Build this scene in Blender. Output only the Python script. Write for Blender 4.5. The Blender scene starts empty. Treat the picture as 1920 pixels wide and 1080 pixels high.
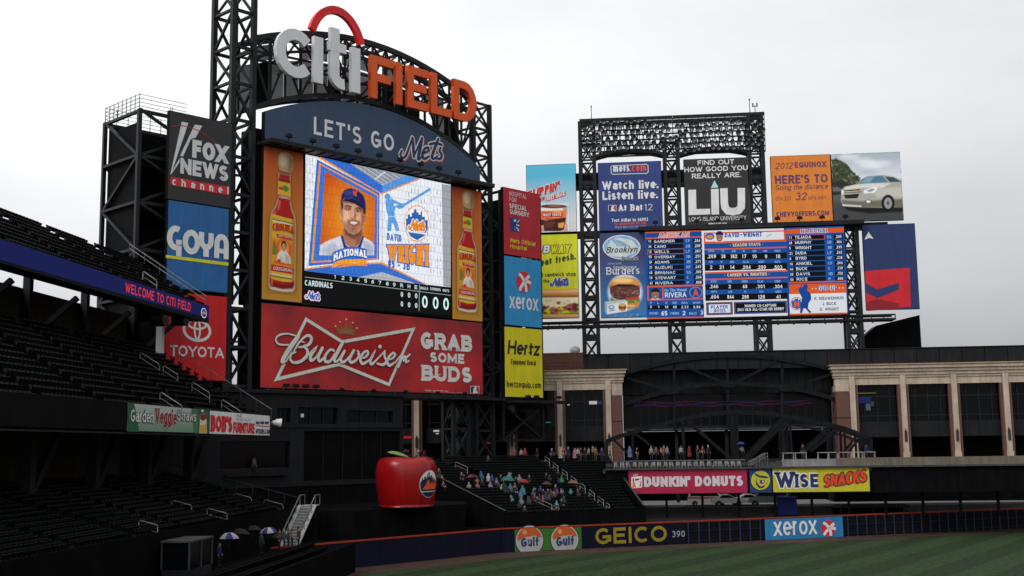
import bpy, math, random
from mathutils import Vector, Matrix
random.seed(11)
SC = bpy.context.scene
COL = SC.collection
rad = math.radians

# ---------------------------------------------------------------- camera
F, CX, CY = 2222.0, 960.0, 540.0          # focal length / centre in pixels of a 1920 x 1080 frame
PITCH, ROLL = math.atan((840 - 540) / 2222.0), 0.0135
EYE = Vector((0, 0, 11))                  # a seat some 11 m above the field
fw = Vector((0, math.cos(PITCH), math.sin(PITCH)))
_u = Vector((0, -math.sin(PITCH), math.cos(PITCH)))
_r = Vector((1, 0, 0))
rt = _r * math.cos(ROLL) - _u * math.sin(ROLL)
up = _u * math.cos(ROLL) + _r * math.sin(ROLL)
cam = bpy.data.cameras.new('camera')
cam.sensor_width = 36
cam.lens = F / 1920 * 36
cam.clip_start = 0.5
cam.clip_end = 6000
co = bpy.data.objects.new('camera', cam)
COL.objects.link(co)
M4 = Matrix((rt, up, -fw)).transposed().to_4x4()
M4.translation = EYE
co.matrix_world = M4
SC.camera = co

# ---------------------------------------------------------------- sky: bright overcast
SUN_EL, SUN_ROT = 46, 222
world = bpy.data.worlds.new('World')
SC.world = world
world.use_nodes = True
nt = world.node_tree
nd, ln = nt.nodes, nt.links
bg = nd['Background']
bg.inputs['Strength'].default_value = 0.1
sky = nd.new('ShaderNodeTexSky')
sky.sky_type = 'NISHITA'
sky.sun_disc = False
sky.sun_elevation = rad(SUN_EL)
sky.sun_rotation = rad(SUN_ROT)
tc = nd.new('ShaderNodeTexCoord')
sep = nd.new('ShaderNodeSeparateXYZ')
ln.new(tc.outputs['Generated'], sep.inputs[0])
ramp = nd.new('ShaderNodeValToRGB')       # luminance of an overcast sky against elevation (sine)
for i in range(3):
    ramp.color_ramp.elements.new(0.5)
stops = [(0.0, (.27, .28, .295)), (.075, (.42, .43, .445)), (.17, (.65, .655, .67)), (.30, (.86, .86, .875)), (1.0, (.90, .90, .91))]
for e, (p, c) in zip(ramp.color_ramp.elements, stops):
    e.position = p
    e.color = (*c, 1)
ln.new(sep.outputs['Z'], ramp.inputs[0])
noi = nd.new('ShaderNodeTexNoise')        # soft cloud layer
noi.inputs['Scale'].default_value = 4
noi.inputs['Detail'].default_value = 6
noi.inputs['Roughness'].default_value = .55
mp = nd.new('ShaderNodeMapping')
mp.inputs['Scale'].default_value = (1, 1, 2.2)
ln.new(tc.outputs['Generated'], mp.inputs[0])
ln.new(mp.outputs[0], noi.inputs['Vector'])
mr = nd.new('ShaderNodeMapRange')
mr.inputs['From Min'].default_value = .3
mr.inputs['From Max'].default_value = .7
mr.inputs['To Min'].default_value = 10.4
mr.inputs['To Max'].default_value = 12.3
ln.new(noi.outputs['Fac'], mr.inputs['Value'])
az = nd.new('ShaderNodeMath')             # the cloud is thinner, so brighter, towards the left of the view
az.operation = 'MULTIPLY_ADD'
az.inputs[1].default_value = -.45
az.inputs[2].default_value = 1.1
ln.new(sep.outputs['X'], az.inputs[0])
az2 = nd.new('ShaderNodeMath')
az2.operation = 'MULTIPLY'
ln.new(mr.outputs[0], az2.inputs[0])
ln.new(az.outputs[0], az2.inputs[1])
mul = nd.new('ShaderNodeVectorMath')
mul.operation = 'SCALE'
ln.new(ramp.outputs[0], mul.inputs[0])
ln.new(az2.outputs[0], mul.inputs['Scale'])
mix = nd.new('ShaderNodeMix')
mix.data_type = 'RGBA'
mix.inputs[0].default_value = .08
ln.new(mul.outputs[0], mix.inputs[6])
ln.new(sky.outputs[0], mix.inputs[7])
ln.new(mix.outputs[2], bg.inputs['Color'])

sl = bpy.data.lights.new('sun', 'SUN')
sl.energy = 1.25
sl.angle = rad(25)
sl.color = (1, .97, .93)
so = bpy.data.objects.new('sun', sl)
COL.objects.link(so)
# from behind and to the left of the camera, high
sd = Vector((math.sin(rad(SUN_ROT)) * math.cos(rad(SUN_EL)), math.cos(rad(SUN_ROT)) * math.cos(rad(SUN_EL)), math.sin(rad(SUN_EL))))
so.rotation_euler = sd.to_track_quat('Z', 'Y').to_euler()

SC.view_settings.view_transform = 'Standard'
SC.view_settings.look = 'None'
SC.view_settings.gamma = 1
SC.view_settings.exposure = 0
SC.cycles.max_bounces = 5
SC.cycles.diffuse_bounces = 3
SC.cycles.glossy_bounces = 3

# ---------------------------------------------------------------- materials
def lin(c):
    return tuple((x / 255 / 12.92) if x <= 10 else ((x / 255 + .055) / 1.055) ** 2.4 for x in c)

MATS = {}
K = .60                                    # what a vertical face in the open returns of its own colour here

def _new(key):
    m = bpy.data.materials.new(key)
    m.use_nodes = True
    MATS[key] = m
    return m, m.node_tree.nodes, m.node_tree.links, m.node_tree.nodes['Principled BSDF']

def albedo(key, c, rough=.6, var=.08, scale=1.5, metal=0, bump=0, spec=.35, fine=0):
    """matte paint or plain stuff of real base colour c, with slow dirt variation"""
    if key in MATS:
        return MATS[key]
    m, n, l, b = _new(key)
    t = n.new('ShaderNodeTexCoord')
    no = n.new('ShaderNodeTexNoise')
    no.inputs['Scale'].default_value = scale
    no.inputs['Detail'].default_value = 7
    no.inputs['Roughness'].default_value = .62
    l.new(t.outputs['Object'], no.inputs['Vector'])
    r = n.new('ShaderNodeMapRange')
    r.inputs['From Min'].default_value = .3
    r.inputs['From Max'].default_value = .7
    r.inputs['To Min'].default_value = 1 - var
    r.inputs['To Max'].default_value = 1 + var
    l.new(no.outputs['Fac'], r.inputs['Value'])
    st = n.new('ShaderNodeTexNoise')            # rain streaks running down
    st.inputs['Scale'].default_value = 1
    st.inputs['Detail'].default_value = 5
    ms = n.new('ShaderNodeMapping')
    ms.inputs['Scale'].default_value = (2.6, 2.6, .16)
    l.new(t.outputs['Object'], ms.inputs[0])
    l.new(ms.outputs[0], st.inputs['Vector'])
    r3 = n.new('ShaderNodeMapRange')
    r3.inputs['From Min'].default_value = .3
    r3.inputs['From Max'].default_value = .7
    r3.inputs['To Min'].default_value = 1 - var * .9
    r3.inputs['To Max'].default_value = 1 + var * .9
    l.new(st.outputs['Fac'], r3.inputs['Value'])
    mm = n.new('ShaderNodeMath')
    mm.operation = 'MULTIPLY'
    l.new(r.outputs[0], mm.inputs[0])
    l.new(r3.outputs[0], mm.inputs[1])
    v = n.new('ShaderNodeVectorMath')
    v.operation = 'SCALE'
    v.inputs[0].default_value = c
    l.new(mm.outputs[0], v.inputs['Scale'])
    l.new(v.outputs[0], b.inputs['Base Color'])
    b.inputs['Roughness'].default_value = rough
    b.inputs['Metallic'].default_value = metal
    b.inputs['Specular IOR Level'].default_value = spec
    if bump:
        bp = n.new('ShaderNodeBump')
        bp.inputs['Strength'].default_value = bump
        bp.inputs['Distance'].default_value = .05
        l.new(no.outputs['Fac'], bp.inputs['Height'])
        l.new(bp.outputs[0], b.inputs['Normal'])
    return m

def paint(c, rough=.55, var=.085):
    """printed vinyl whose picture colour is c"""
    key = 'vinyl_%02x%02x%02x' % tuple(c)
    if key in MATS:
        return MATS[key]
    a = tuple(min(.83, x / K) for x in lin(c))
    return albedo(key, a, rough, var, .6, spec=.3)

def led(c, k=1.0, seams=False):
    """lit pixels of a video board"""
    key = 'led_%02x%02x%02x%s' % (*c, '_seam' if seams else '')
    if key in MATS:
        return MATS[key]
    m, n, l, b = _new(key)
    b.inputs['Base Color'].default_value = (.004, .004, .004, 1)
    b.inputs['Roughness'].default_value = .7
    b.inputs['Specular IOR Level'].default_value = .1
    e = tuple(x * k for x in lin(c))
    b.inputs['Emission Strength'].default_value = 1
    b.inputs['Emission Color'].default_value = (*e, 1)
    if seams:                              # gaps between the cabinets of the old board
        t = n.new('ShaderNodeTexCoord')
        mpn = n.new('ShaderNodeMapping')
        mpn.inputs['Rotation'].default_value = (rad(90), 0, 0)
        mpn.inputs['Scale'].default_value = (1, 1, 1)
        l.new(t.outputs['Object'], mpn.inputs[0])
        br = n.new('ShaderNodeTexBrick')
        br.inputs['Scale'].default_value = 1
        br.inputs['Brick Width'].default_value = .62
        br.inputs['Row Height'].default_value = 1.02
        br.inputs['Mortar Size'].default_value = .05
        br.inputs['Mortar Smooth'].default_value = .5
        br.inputs['Color1'].default_value = (*e, 1)
        br.inputs['Color2'].default_value = (*(x * .93 for x in e), 1)
        br.inputs['Mortar'].default_value = (*(x * .66 for x in e), 1)
        l.new(mpn.outputs[0], br.inputs['Vector'])
        l.new(br.outputs[0], b.inputs['Emission Color'])
    return m

def dim(c, f):
    return tuple(int(round(x * f)) for x in c)

def two_tone(key, c0, c1, z0, z1, rough=.55, emit=0):
    """a print that runs from colour c0 at local height z0 to c1 at z1"""
    if key in MATS:
        return MATS[key]
    m, n, l, b = _new(key)
    t = n.new('ShaderNodeTexCoord')
    s = n.new('ShaderNodeSeparateXYZ')
    l.new(t.outputs['Object'], s.inputs[0])
    r = n.new('ShaderNodeMapRange')
    r.inputs['From Min'].default_value = z0
    r.inputs['From Max'].default_value = z1
    l.new(s.outputs['Z'], r.inputs['Value'])
    mx = n.new('ShaderNodeMix')
    mx.data_type = 'RGBA'
    q = 1 if emit else 1 / K
    mx.inputs[6].default_value = (*(min(.83, x * q) for x in lin(c0)), 1)
    mx.inputs[7].default_value = (*(min(.83, x * q) for x in lin(c1)), 1)
    l.new(r.outputs[0], mx.inputs[0])
    l.new(mx.outputs[2], b.inputs['Emission Color' if emit else 'Base Color'])
    if emit:
        b.inputs['Emission Strength'].default_value = 1
        b.inputs['Base Color'].default_value = (.004, .004, .004, 1)
    b.inputs['Roughness'].default_value = rough
    return m

STEEL = albedo('dark_steel', (.0125, .014, .0155), .5, .3, .8, spec=.22)
STEEL2 = albedo('worn_steel', (.05, .053, .057), .5, .25, .8, spec=.3)
BLACK = albedo('black_cladding', (.0035, .0037, .0044), .7, .4, .5, spec=.06)
BACK = albedo('board_back', (.007, .007, .008), .7, .15, spec=.12)
RAIL = albedo('galvanised_rail', (.20, .205, .21), .45, .3, 3, metal=.3)
WHITE = albedo('white_paint', (.78, .78, .77), .5, .05)
SLATE = albedo('slate_cladding', (.0145, .0155, .0175), .6, .25, .4, spec=.12)
CONC = albedo('wet_concrete', (.04, .04, .04), .5, .3, .6, spec=.3)
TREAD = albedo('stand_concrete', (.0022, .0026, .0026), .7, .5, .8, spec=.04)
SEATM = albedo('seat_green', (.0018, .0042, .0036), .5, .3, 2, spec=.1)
LAMPB = albedo('lamp_black', (.008, .008, .009), .5, .1, spec=.2)

# ---------------------------------------------------------------- frames and meshes
def ray(px, py):
    return fw + rt * ((px - CX) / F) - up * ((py - CY) / F)

class Plane:
    """upright plane through the point seen at column px0 at depth Y0; its x axis turned th degrees"""
    def __init__(s, px0, Y0, th, shift=0, origin=None):
        t = rad(th)
        s.th = t
        s.d = Vector((math.cos(t), math.sin(t), 0))
        s.n = Vector((math.sin(t), -math.cos(t), 0))
        if origin is None:
            q = ray(px0, 840)
            o = q * (Y0 / q.y)
            origin = (o.x, o.y)
        s.O = Vector((origin[0], origin[1], 0)) + s.n * shift

    def uz(s, px, py, o=0):
        q = ray(px, py)
        t = ((s.O + s.n * o - EYE).dot(s.n)) / q.dot(s.n)
        P = EYE + q * t
        return ((P - s.O).dot(s.d), P.z)

    def u(s, px, py=840, o=0):
        return s.uz(px, py, o)[0]

    def z(s, px, py, o=0):
        return s.uz(px, py, o)[1]

    def W(s, u, o, z):
        return s.O + s.d * u + s.n * o + Vector((0, 0, z))

    def rect(s, TL, TR, BR, BL, o=0):
        a, b, c, e = (s.uz(*p, o) for p in (TL, TR, BR, BL))
        return ((a[0] + e[0]) / 2, (b[0] + c[0]) / 2, (e[1] + c[1]) / 2, (a[1] + b[1]) / 2)

WORLD = Plane(0, 0, 0, origin=(0, 0))      # u = X, o = -Y

class MB:
    def __init__(s):
        s.v, s.f, s.m, s.mats, s.sm, s.marks = [], [], [], [], [], []

    def mi(s, m):
        if m not in s.mats:
            s.mats.append(m)
        return s.mats.index(m)

    def face(s, pts, m, smooth=False):
        i = len(s.v)
        s.v += [tuple(p) for p in pts]
        s.f.append(tuple(range(i, i + len(pts))))
        s.m.append(s.mi(m))
        s.sm.append(smooth)

    def mesh_add(s, verts, faces, m, smooth=False):
        i = len(s.v)
        s.v += [tuple(p) for p in verts]
        k = s.mi(m)
        for f in faces:
            s.f.append(tuple(i + j for j in f))
            s.m.append(k)
            s.sm.append(smooth)

    def box(s, u0, u1, o0, o1, z0, z1, m):
        v = [(u0, o0, z0), (u1, o0, z0), (u1, o1, z0), (u0, o1, z0), (u0, o0, z1), (u1, o0, z1), (u1, o1, z1), (u0, o1, z1)]
        s.mesh_add(v, [(0, 1, 2, 3), (4, 7, 6, 5), (0, 4, 5, 1), (1, 5, 6, 2), (2, 6, 7, 3), (3, 7, 4, 0)], m)

    def bar(s, p, q, w, d, m):
        """square beam from p to q: w wide in the plane, d deep"""
        p, q = Vector(p), Vector(q)
        t = (q - p)
        if t.length < 1e-6:
            return
        t.normalize()
        a = Vector((0, 1, 0))
        if abs(t.dot(a)) > .95:
            a = Vector((0, 0, 1))
        side = t.cross(a).normalized()
        dep = side.cross(t).normalized()
        v = []
        for c in (p, q):
            for i, j in ((-1, -1), (1, -1), (1, 1), (-1, 1)):
                v.append(c + side * (i * w / 2) + dep * (j * d / 2))
        s.mesh_add(v, [(0, 1, 2, 3), (4, 7, 6, 5), (0, 4, 5, 1), (1, 5, 6, 2), (2, 6, 7, 3), (3, 7, 4, 0)], m)

    def path(s, pts, w, d, m):
        for a, b in zip(pts, pts[1:]):
            s.bar(a, b, w, d, m)

    def tube(s, pts, r, m, n=6):
        pts = [Vector(p) for p in pts]
        rs = r if isinstance(r, (list, tuple)) else [r] * len(pts)
        v, f = [], []
        for i, p in enumerate(pts):
            t = (pts[min(i + 1, len(pts) - 1)] - pts[max(i - 1, 0)]).normalized()
            a = Vector((0, 0, 1)) if abs(t.z) < .9 else Vector((1, 0, 0))
            x = t.cross(a).normalized()
            y = x.cross(t)
            for k in range(n):
                g = 2 * math.pi * k / n
                v.append(p + (x * math.cos(g) + y * math.sin(g)) * rs[i])
        for i in range(len(pts) - 1):
            for k in range(n):
                f.append((i * n + k, i * n + (k + 1) % n, (i + 1) * n + (k + 1) % n, (i + 1) * n + k))
        f.append(tuple(range(n)))
        f.append(tuple(reversed(range((len(pts) - 1) * n, len(pts) * n))))
        s.mesh_add(v, f, m, True)

    def lathe(s, prof, c, m, n=24, smooth=True, fn=None):
        """profile [(r, z)] turned about the upright axis at c = (u, o)"""
        v, f = [], []
        for r, z in prof:
            for k in range(n):
                g = 2 * math.pi * k / n
                p = (c[0] + r * math.cos(g), c[1] + r * math.sin(g), z)
                v.append(fn(p, g) if fn else p)
        for i in range(len(prof) - 1):
            for k in range(n):
                f.append((i * n + k, i * n + (k + 1) % n, (i + 1) * n + (k + 1) % n, (i + 1) * n + k))
        f.append(tuple(range(n)))
        f.append(tuple(range((len(prof) - 1) * n, len(prof) * n)))
        s.mesh_add(v, f, m, smooth)

    def prism(s, pts, o0, o1, m, side=None):
        """outline [(u, z)] pulled from depth o0 to o1 (front)"""
        n = len(pts)
        s.face([(u, o1, z) for u, z in pts], m)
        s.face([(u, o0, z) for u, z in reversed(pts)], side or m)
        for i in range(n):
            a, b = pts[i], pts[(i + 1) % n]
            s.face([(a[0], o0, a[1]), (b[0], o0, b[1]), (b[0], o1, b[1]), (a[0], o1, a[1])], side or m)

    def flat(s, pts, o, m):
        s.face([(u, o, z) for u, z in pts], m)

    def build(s, name, pl, base, parent=None):
        me = bpy.data.meshes.new(name)
        bu, bo, bz = base
        me.from_pydata([(u - bu, -(o - bo), z - bz) for u, o, z in s.v], [], s.f)
        for m in s.mats:
            me.materials.append(m)
        me.polygons.foreach_set('material_index', s.m)
        me.polygons.foreach_set('use_smooth', s.sm)
        me.update()
        ob = bpy.data.objects.new(name, me)
        COL.objects.link(ob)
        if parent is not None:
            ob.parent = parent
        else:
            ob.location = pl.W(bu, bo, bz)
            ob.rotation_euler = (0, 0, pl.th)
        return ob

def tag(ob, label=None, cat=None, group=None, kind=None):
    if label: ob['label'] = label
    if cat: ob['category'] = cat
    if group: ob['group'] = group
    if kind: ob['kind'] = kind
    return ob

class T:
    """one thing: an Empty at its base in plane pl that parents its parts"""
    def __init__(s, name, label, cat, pl, u, o, z, group=None, kind=None):
        s.pl, s.base = pl, (u, o, z)
        s.e = bpy.data.objects.new(name, None)
        s.e.empty_display_size = .5
        COL.objects.link(s.e)
        s.e.location = pl.W(u, o, z)
        s.e.rotation_euler = (0, 0, pl.th)
        tag(s.e, label, cat, group, kind)

    def part(s, name, mb, parent=None, label=None):
        if name == 'lettering' and len(mb.marks) > 1:      # every line of writing is a part of its own
            cuts = [0]
            for (i, w), (j, w2) in zip(mb.marks, mb.marks[1:]):
                if w2 != w:
                    cuts.append(j)
            cuts.append(len(mb.f))
            for a, b in zip(cuts, cuts[1:]):
                m2 = MB()
                m2.v, m2.f, m2.m, m2.sm, m2.mats = mb.v, mb.f[a:b], mb.m[a:b], mb.sm[a:b], mb.mats
                used = sorted({v for f in m2.f for v in f})
                idx = {v: k for k, v in enumerate(used)}
                m2.v = [mb.v[v] for v in used]
                m2.f = [tuple(idx[v] for v in f) for f in m2.f]
                ob = m2.build(name, s.pl, s.base, parent or s.e)
            return ob
        ob = mb.build(name, s.pl, s.base, parent or s.e)
        if label: ob['label'] = label
        return ob

def single(name, mb, label, cat, pl, base, group=None, kind=None):
    return tag(mb.build(name, pl, base), label, cat, group, kind)

def copy_tree(ob, parent=None):
    c = ob.copy()
    COL.objects.link(c)
    if parent is not None:
        c.parent = parent
    for ch in ob.children:
        copy_tree(ch, c)
    return c

# ---------------------------------------------------------------- lettering: a stroke alphabet
def E(cx, cy, rx, ry, a0, a1, n=None):
    n = n or max(3, int(abs(a1 - a0) / 22))
    return [(cx + rx * math.cos(rad(a0 + (a1 - a0) * i / n)), cy + ry * math.sin(rad(a0 + (a1 - a0) * i / n))) for i in range(n + 1)]

XH = .70
GL = {
 'A': (.82, [[(0, 0), (.5, 1), (1, 0)], [(.2, .3), (.8, .3)]]),
 'B': (.74, [[(0, 0), (0, 1)], [(0, 1), (.55, 1)] + E(.58, .76, .36, .24, 90, -90) + [(0, .52)], [(.55, .52)] + E(.62, .26, .38, .26, 90, -90) + [(0, 0)]]),
 'C': (.74, [E(.57, .5, .57, .5, 52, 308)]),
 'D': (.78, [[(0, 0), (0, 1)], [(0, 1), (.4, 1)] + E(.45, .5, .55, .5, 90, -90) + [(0, 0)]]),
 'E': (.64, [[(1, 1), (0, 1), (0, 0), (1, 0)], [(0, .52), (.86, .52)]]),
 'F': (.6, [[(1, 1), (0, 1), (0, 0)], [(0, .5), (.84, .5)]]),
 'G': (.8, [E(.5, .5, .5, .5, 48, 345), [(.55, .44), (1, .44), (1, .08)]]),
 'H': (.76, [[(0, 0), (0, 1)], [(1, 0), (1, 1)], [(0, .52), (1, .52)]]),
 'I': (.2, [[(.5, 0), (.5, 1)]]),
 'J': (.5, [[(1, 1), (1, .28)] + E(.5, .28, .5, .28, 0, -170)]),
 'K': (.76, [[(0, 0), (0, 1)], [(1, 1), (.08, .42)], [(.3, .56), (1, 0)]]),
 'L': (.58, [[(0, 1), (0, 0), (1, 0)]]),
 'M': (.94, [[(0, 0), (0, 1), (.5, .18), (1, 1), (1, 0)]]),
 'N': (.78, [[(0, 0), (0, 1), (1, 0), (1, 1)]]),
 'O': (.84, [E(.5, .5, .5, .5, 90, 450)]),
 'P': (.7, [[(0, 0), (0, 1)], [(0, 1), (.55, 1)] + E(.6, .73, .4, .27, 90, -90) + [(0, .46)]]),
 'Q': (.84, [E(.5, .5, .5, .5, 90, 450), [(.6, .3), (1, -.02)]]),
 'R': (.74, [[(0, 0), (0, 1)], [(0, 1), (.55, 1)] + E(.6, .74, .38, .26, 90, -90) + [(0, .48)], [(.5, .48), (1, 0)]]),
 'S': (.68, [E(.5, .755, .46, .245, 40, 260) + E(.5, .255, .5, .255, 80, -150)]),
 'T': (.68, [[(0, 1), (1, 1)], [(.5, 1), (.5, 0)]]),
 'U': (.76, [[(0, 1), (0, .32)] + E(.5, .32, .5, .32, 180, 360) + [(1, 1)]]),
 'V': (.78, [[(0, 1), (.5, 0), (1, 1)]]),
 'W': (1.1, [[(0, 1), (.26, 0), (.5, .9), (.74, 0), (1, 1)]]),
 'X': (.78, [[(0, 1), (1, 0)], [(0, 0), (1, 1)]]),
 'Y': (.78, [[(0, 1), (.5, .46), (1, 1)], [(.5, .46), (.5, 0)]]),
 'Z': (.68, [[(0, 1), (1, 1), (0, 0), (1, 0)]]),
 '0': (.62, [E(.5, .5, .5, .5, 90, 450)]),
 '1': (.36, [[(.1, .8), (.75, 1), (.75, 0)]]),
 '2': (.62, [E(.5, .74, .5, .26, 170, -30) + [(0, 0), (1, 0)]]),
 '3': (.62, [E(.48, .76, .44, .24, 150, -85), E(.5, .26, .5, .26, 85, -155)]),
 '4': (.66, [[(.78, 0), (.78, 1), (0, .26), (1, .26)]]),
 '5': (.62, [[(.9, 1), (.12, 1), (.06, .56)] + E(.48, .32, .52, .32, 130, -150)]),
 '6': (.62, [E(.5, .31, .5, .31, 90, 450), [(.02, .36), (.2, .74), (.72, 1)]]),
 '7': (.6, [[(0, 1), (1, 1), (.36, 0)]]),
 '8': (.62, [E(.5, .76, .44, .24, 90, 450), E(.5, .26, .5, .26, 90, 450)]),
 '9': (.62, [E(.5, .69, .5, .31, 90, 450), [(.98, .64), (.8, .26), (.28, 0)]]),
 'a': (.58, [[(1, .44)] + E(.5, .44, .5, .26, 0, 150), [(1, .46), (1, 0)], E(.46, .2, .46, .2, 20, 340)]),
 'b': (.62, [[(0, 0), (0, 1)], E(.5, .35, .5, .35, 170, -170)]),
 'c': (.54, [E(.57, .35, .57, .35, 52, 308)]),
 'd': (.62, [[(1, 0), (1, 1)], E(.5, .35, .5, .35, 10, 350)]),
 'e': (.6, [[(0, .35), (1, .35)], [(1, .35)] + E(.5, .35, .5, .35, 0, 315)]),
 'f': (.44, [E(.85, .74, .5, .26, 72, 180) + [(.35, 0)], [(0, .58), (.9, .58)]]),
 'g': (.62, [E(.5, .35, .5, .35, 10, 350), [(1, .7), (1, -.05)] + E(.5, -.05, .5, .22, 0, -160)]),
 'h': (.58, [[(0, 0), (0, 1)], [(0, .4)] + E(.5, .42, .5, .28, 180, 0) + [(1, 0)]]),
 'i': (.2, [[(.5, 0), (.5, .68)], [(.5, .88), (.5, 1)]]),
 'j': (.3, [[(.8, .68), (.8, -.1), (.3, -.26)], [(.8, .88), (.8, 1)]]),
 'k': (.58, [[(0, 0), (0, 1)], [(1, .68), (.05, .26)], [(.32, .4), (1, 0)]]),
 'l': (.2, [[(.5, 0), (.5, 1)]]),
 'm': (.94, [[(0, 0), (0, .7)], [(0, .42)] + E(.25, .44, .25, .26, 180, 0) + [(.5, 0)], [(.5, .42)] + E(.75, .44, .25, .26, 180, 0) + [(1, 0)]]),
 'n': (.58, [[(0, 0), (0, .7)], [(0, .4)] + E(.5, .42, .5, .28, 180, 0) + [(1, 0)]]),
 'o': (.62, [E(.5, .35, .5, .35, 90, 450)]),
 'p': (.62, [[(0, -.28), (0, .7)], E(.5, .35, .5, .35, 170, -170)]),
 'q': (.62, [[(1, -.28), (1, .7)], E(.5, .35, .5, .35, 10, 350)]),
 'r': (.36, [[(0, 0), (0, .7)], [(0, .36)] + E(.8, .36, .8, .34, 170, 80)]),
 's': (.52, [E(.5, .525, .44, .175, 35, 260) + E(.5, .175, .5, .175, 80, -150)]),
 't': (.4, [[(.4, .95), (.4, .2)] + E(.75, .2, .35, .2, 180, 280), [(0, .66), (1, .66)]]),
 'u': (.58, [[(0, .7), (0, .28)] + E(.5, .28, .5, .28, 180, 360), [(1, .7), (1, 0)]]),
 'v': (.56, [[(0, .7), (.5, 0), (1, .7)]]),
 'w': (.84, [[(0, .7), (.26, 0), (.5, .62), (.74, 0), (1, .7)]]),
 'x': (.56, [[(0, .7), (1, 0)], [(0, 0), (1, .7)]]),
 'y': (.56, [[(0, .7), (.5, .02)], [(1, .7), (.5, 0), (.2, -.28)]]),
 'z': (.54, [[(0, .68), (1, .68), (0, 0), (1, 0)]]),
 '.': (.16, [[(.5, 0), (.5, .1)]]),
 ',': (.16, [[(.6, .1), (.3, -.12)]]),
 "'": (.16, [[(.5, 1), (.4, .72)]]),
 '-': (.4, [[(0, .42), (1, .42)]]),
 '_': (.8, [[(0, .42), (1, .42)]]),
 '#': (.62, [[(.35, 0), (.35, 1)], [(.7, 0), (.7, 1)], [(0, .35), (1, .35)], [(0, .68), (1, .68)]]),
 '&': (.72, [[(1, 0), (.15, .72)] + E(.42, .8, .28, .2, 200, -10) + [(.1, .36)] + E(.4, .22, .38, .22, 150, 330) + [(1, .42)]]),
 '*': (.3, [[(.3, .45), (.7, .45)]]),
 ' ': (.34, []),
}

def strip(pts, w):
    """quads of a mitred stroke; pts [(x, y)], w a width or a list of widths"""
    n = len(pts)
    ws = w if isinstance(w, (list, tuple)) else [w] * n
    closed = n > 3 and math.dist(pts[0], pts[-1]) < 1e-6
    L, R = [], []
    for i, p in enumerate(pts):
        a = pts[i - 1] if i else (pts[-2] if closed else None)
        b = pts[i + 1] if i < n - 1 else (pts[1] if closed else None)
        ds = []
        for s, t in ((a, p), (p, b)):
            if s is not None and t is not None:
                dx, dy = t[0] - s[0], t[1] - s[1]
                k = math.hypot(dx, dy) or 1
                ds.append((dx / k, dy / k))
        nx = -sum(d[1] for d in ds)
        ny = sum(d[0] for d in ds)
        k = math.hypot(nx, ny) or 1
        nx, ny = nx / k, ny / k
        cosv = max(.3, nx * -ds[0][1] + ny * ds[0][0])
        h = ws[i] / 2 / cosv
        L.append((p[0] + nx * h, p[1] + ny * h))
        R.append((p[0] - nx * h, p[1] - ny * h))
    return [[L[i], L[i + 1], R[i + 1], R[i]] for i in range(n - 1)]

def clip_z(poly, z0, z1):
    for lim, sgn in ((z0, 1), (z1, -1)):
        out = []
        for i, p in enumerate(poly):
            q = poly[(i + 1) % len(poly)]
            a, b = (p[1] - lim) * sgn, (q[1] - lim) * sgn
            if a >= 0:
                out.append(p)
            if (a < 0) != (b < 0):
                t = a / (a - b)
                out.append((p[0] + (q[0] - p[0]) * t, lim))
        poly = out
        if not poly:
            return poly
    return poly

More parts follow.
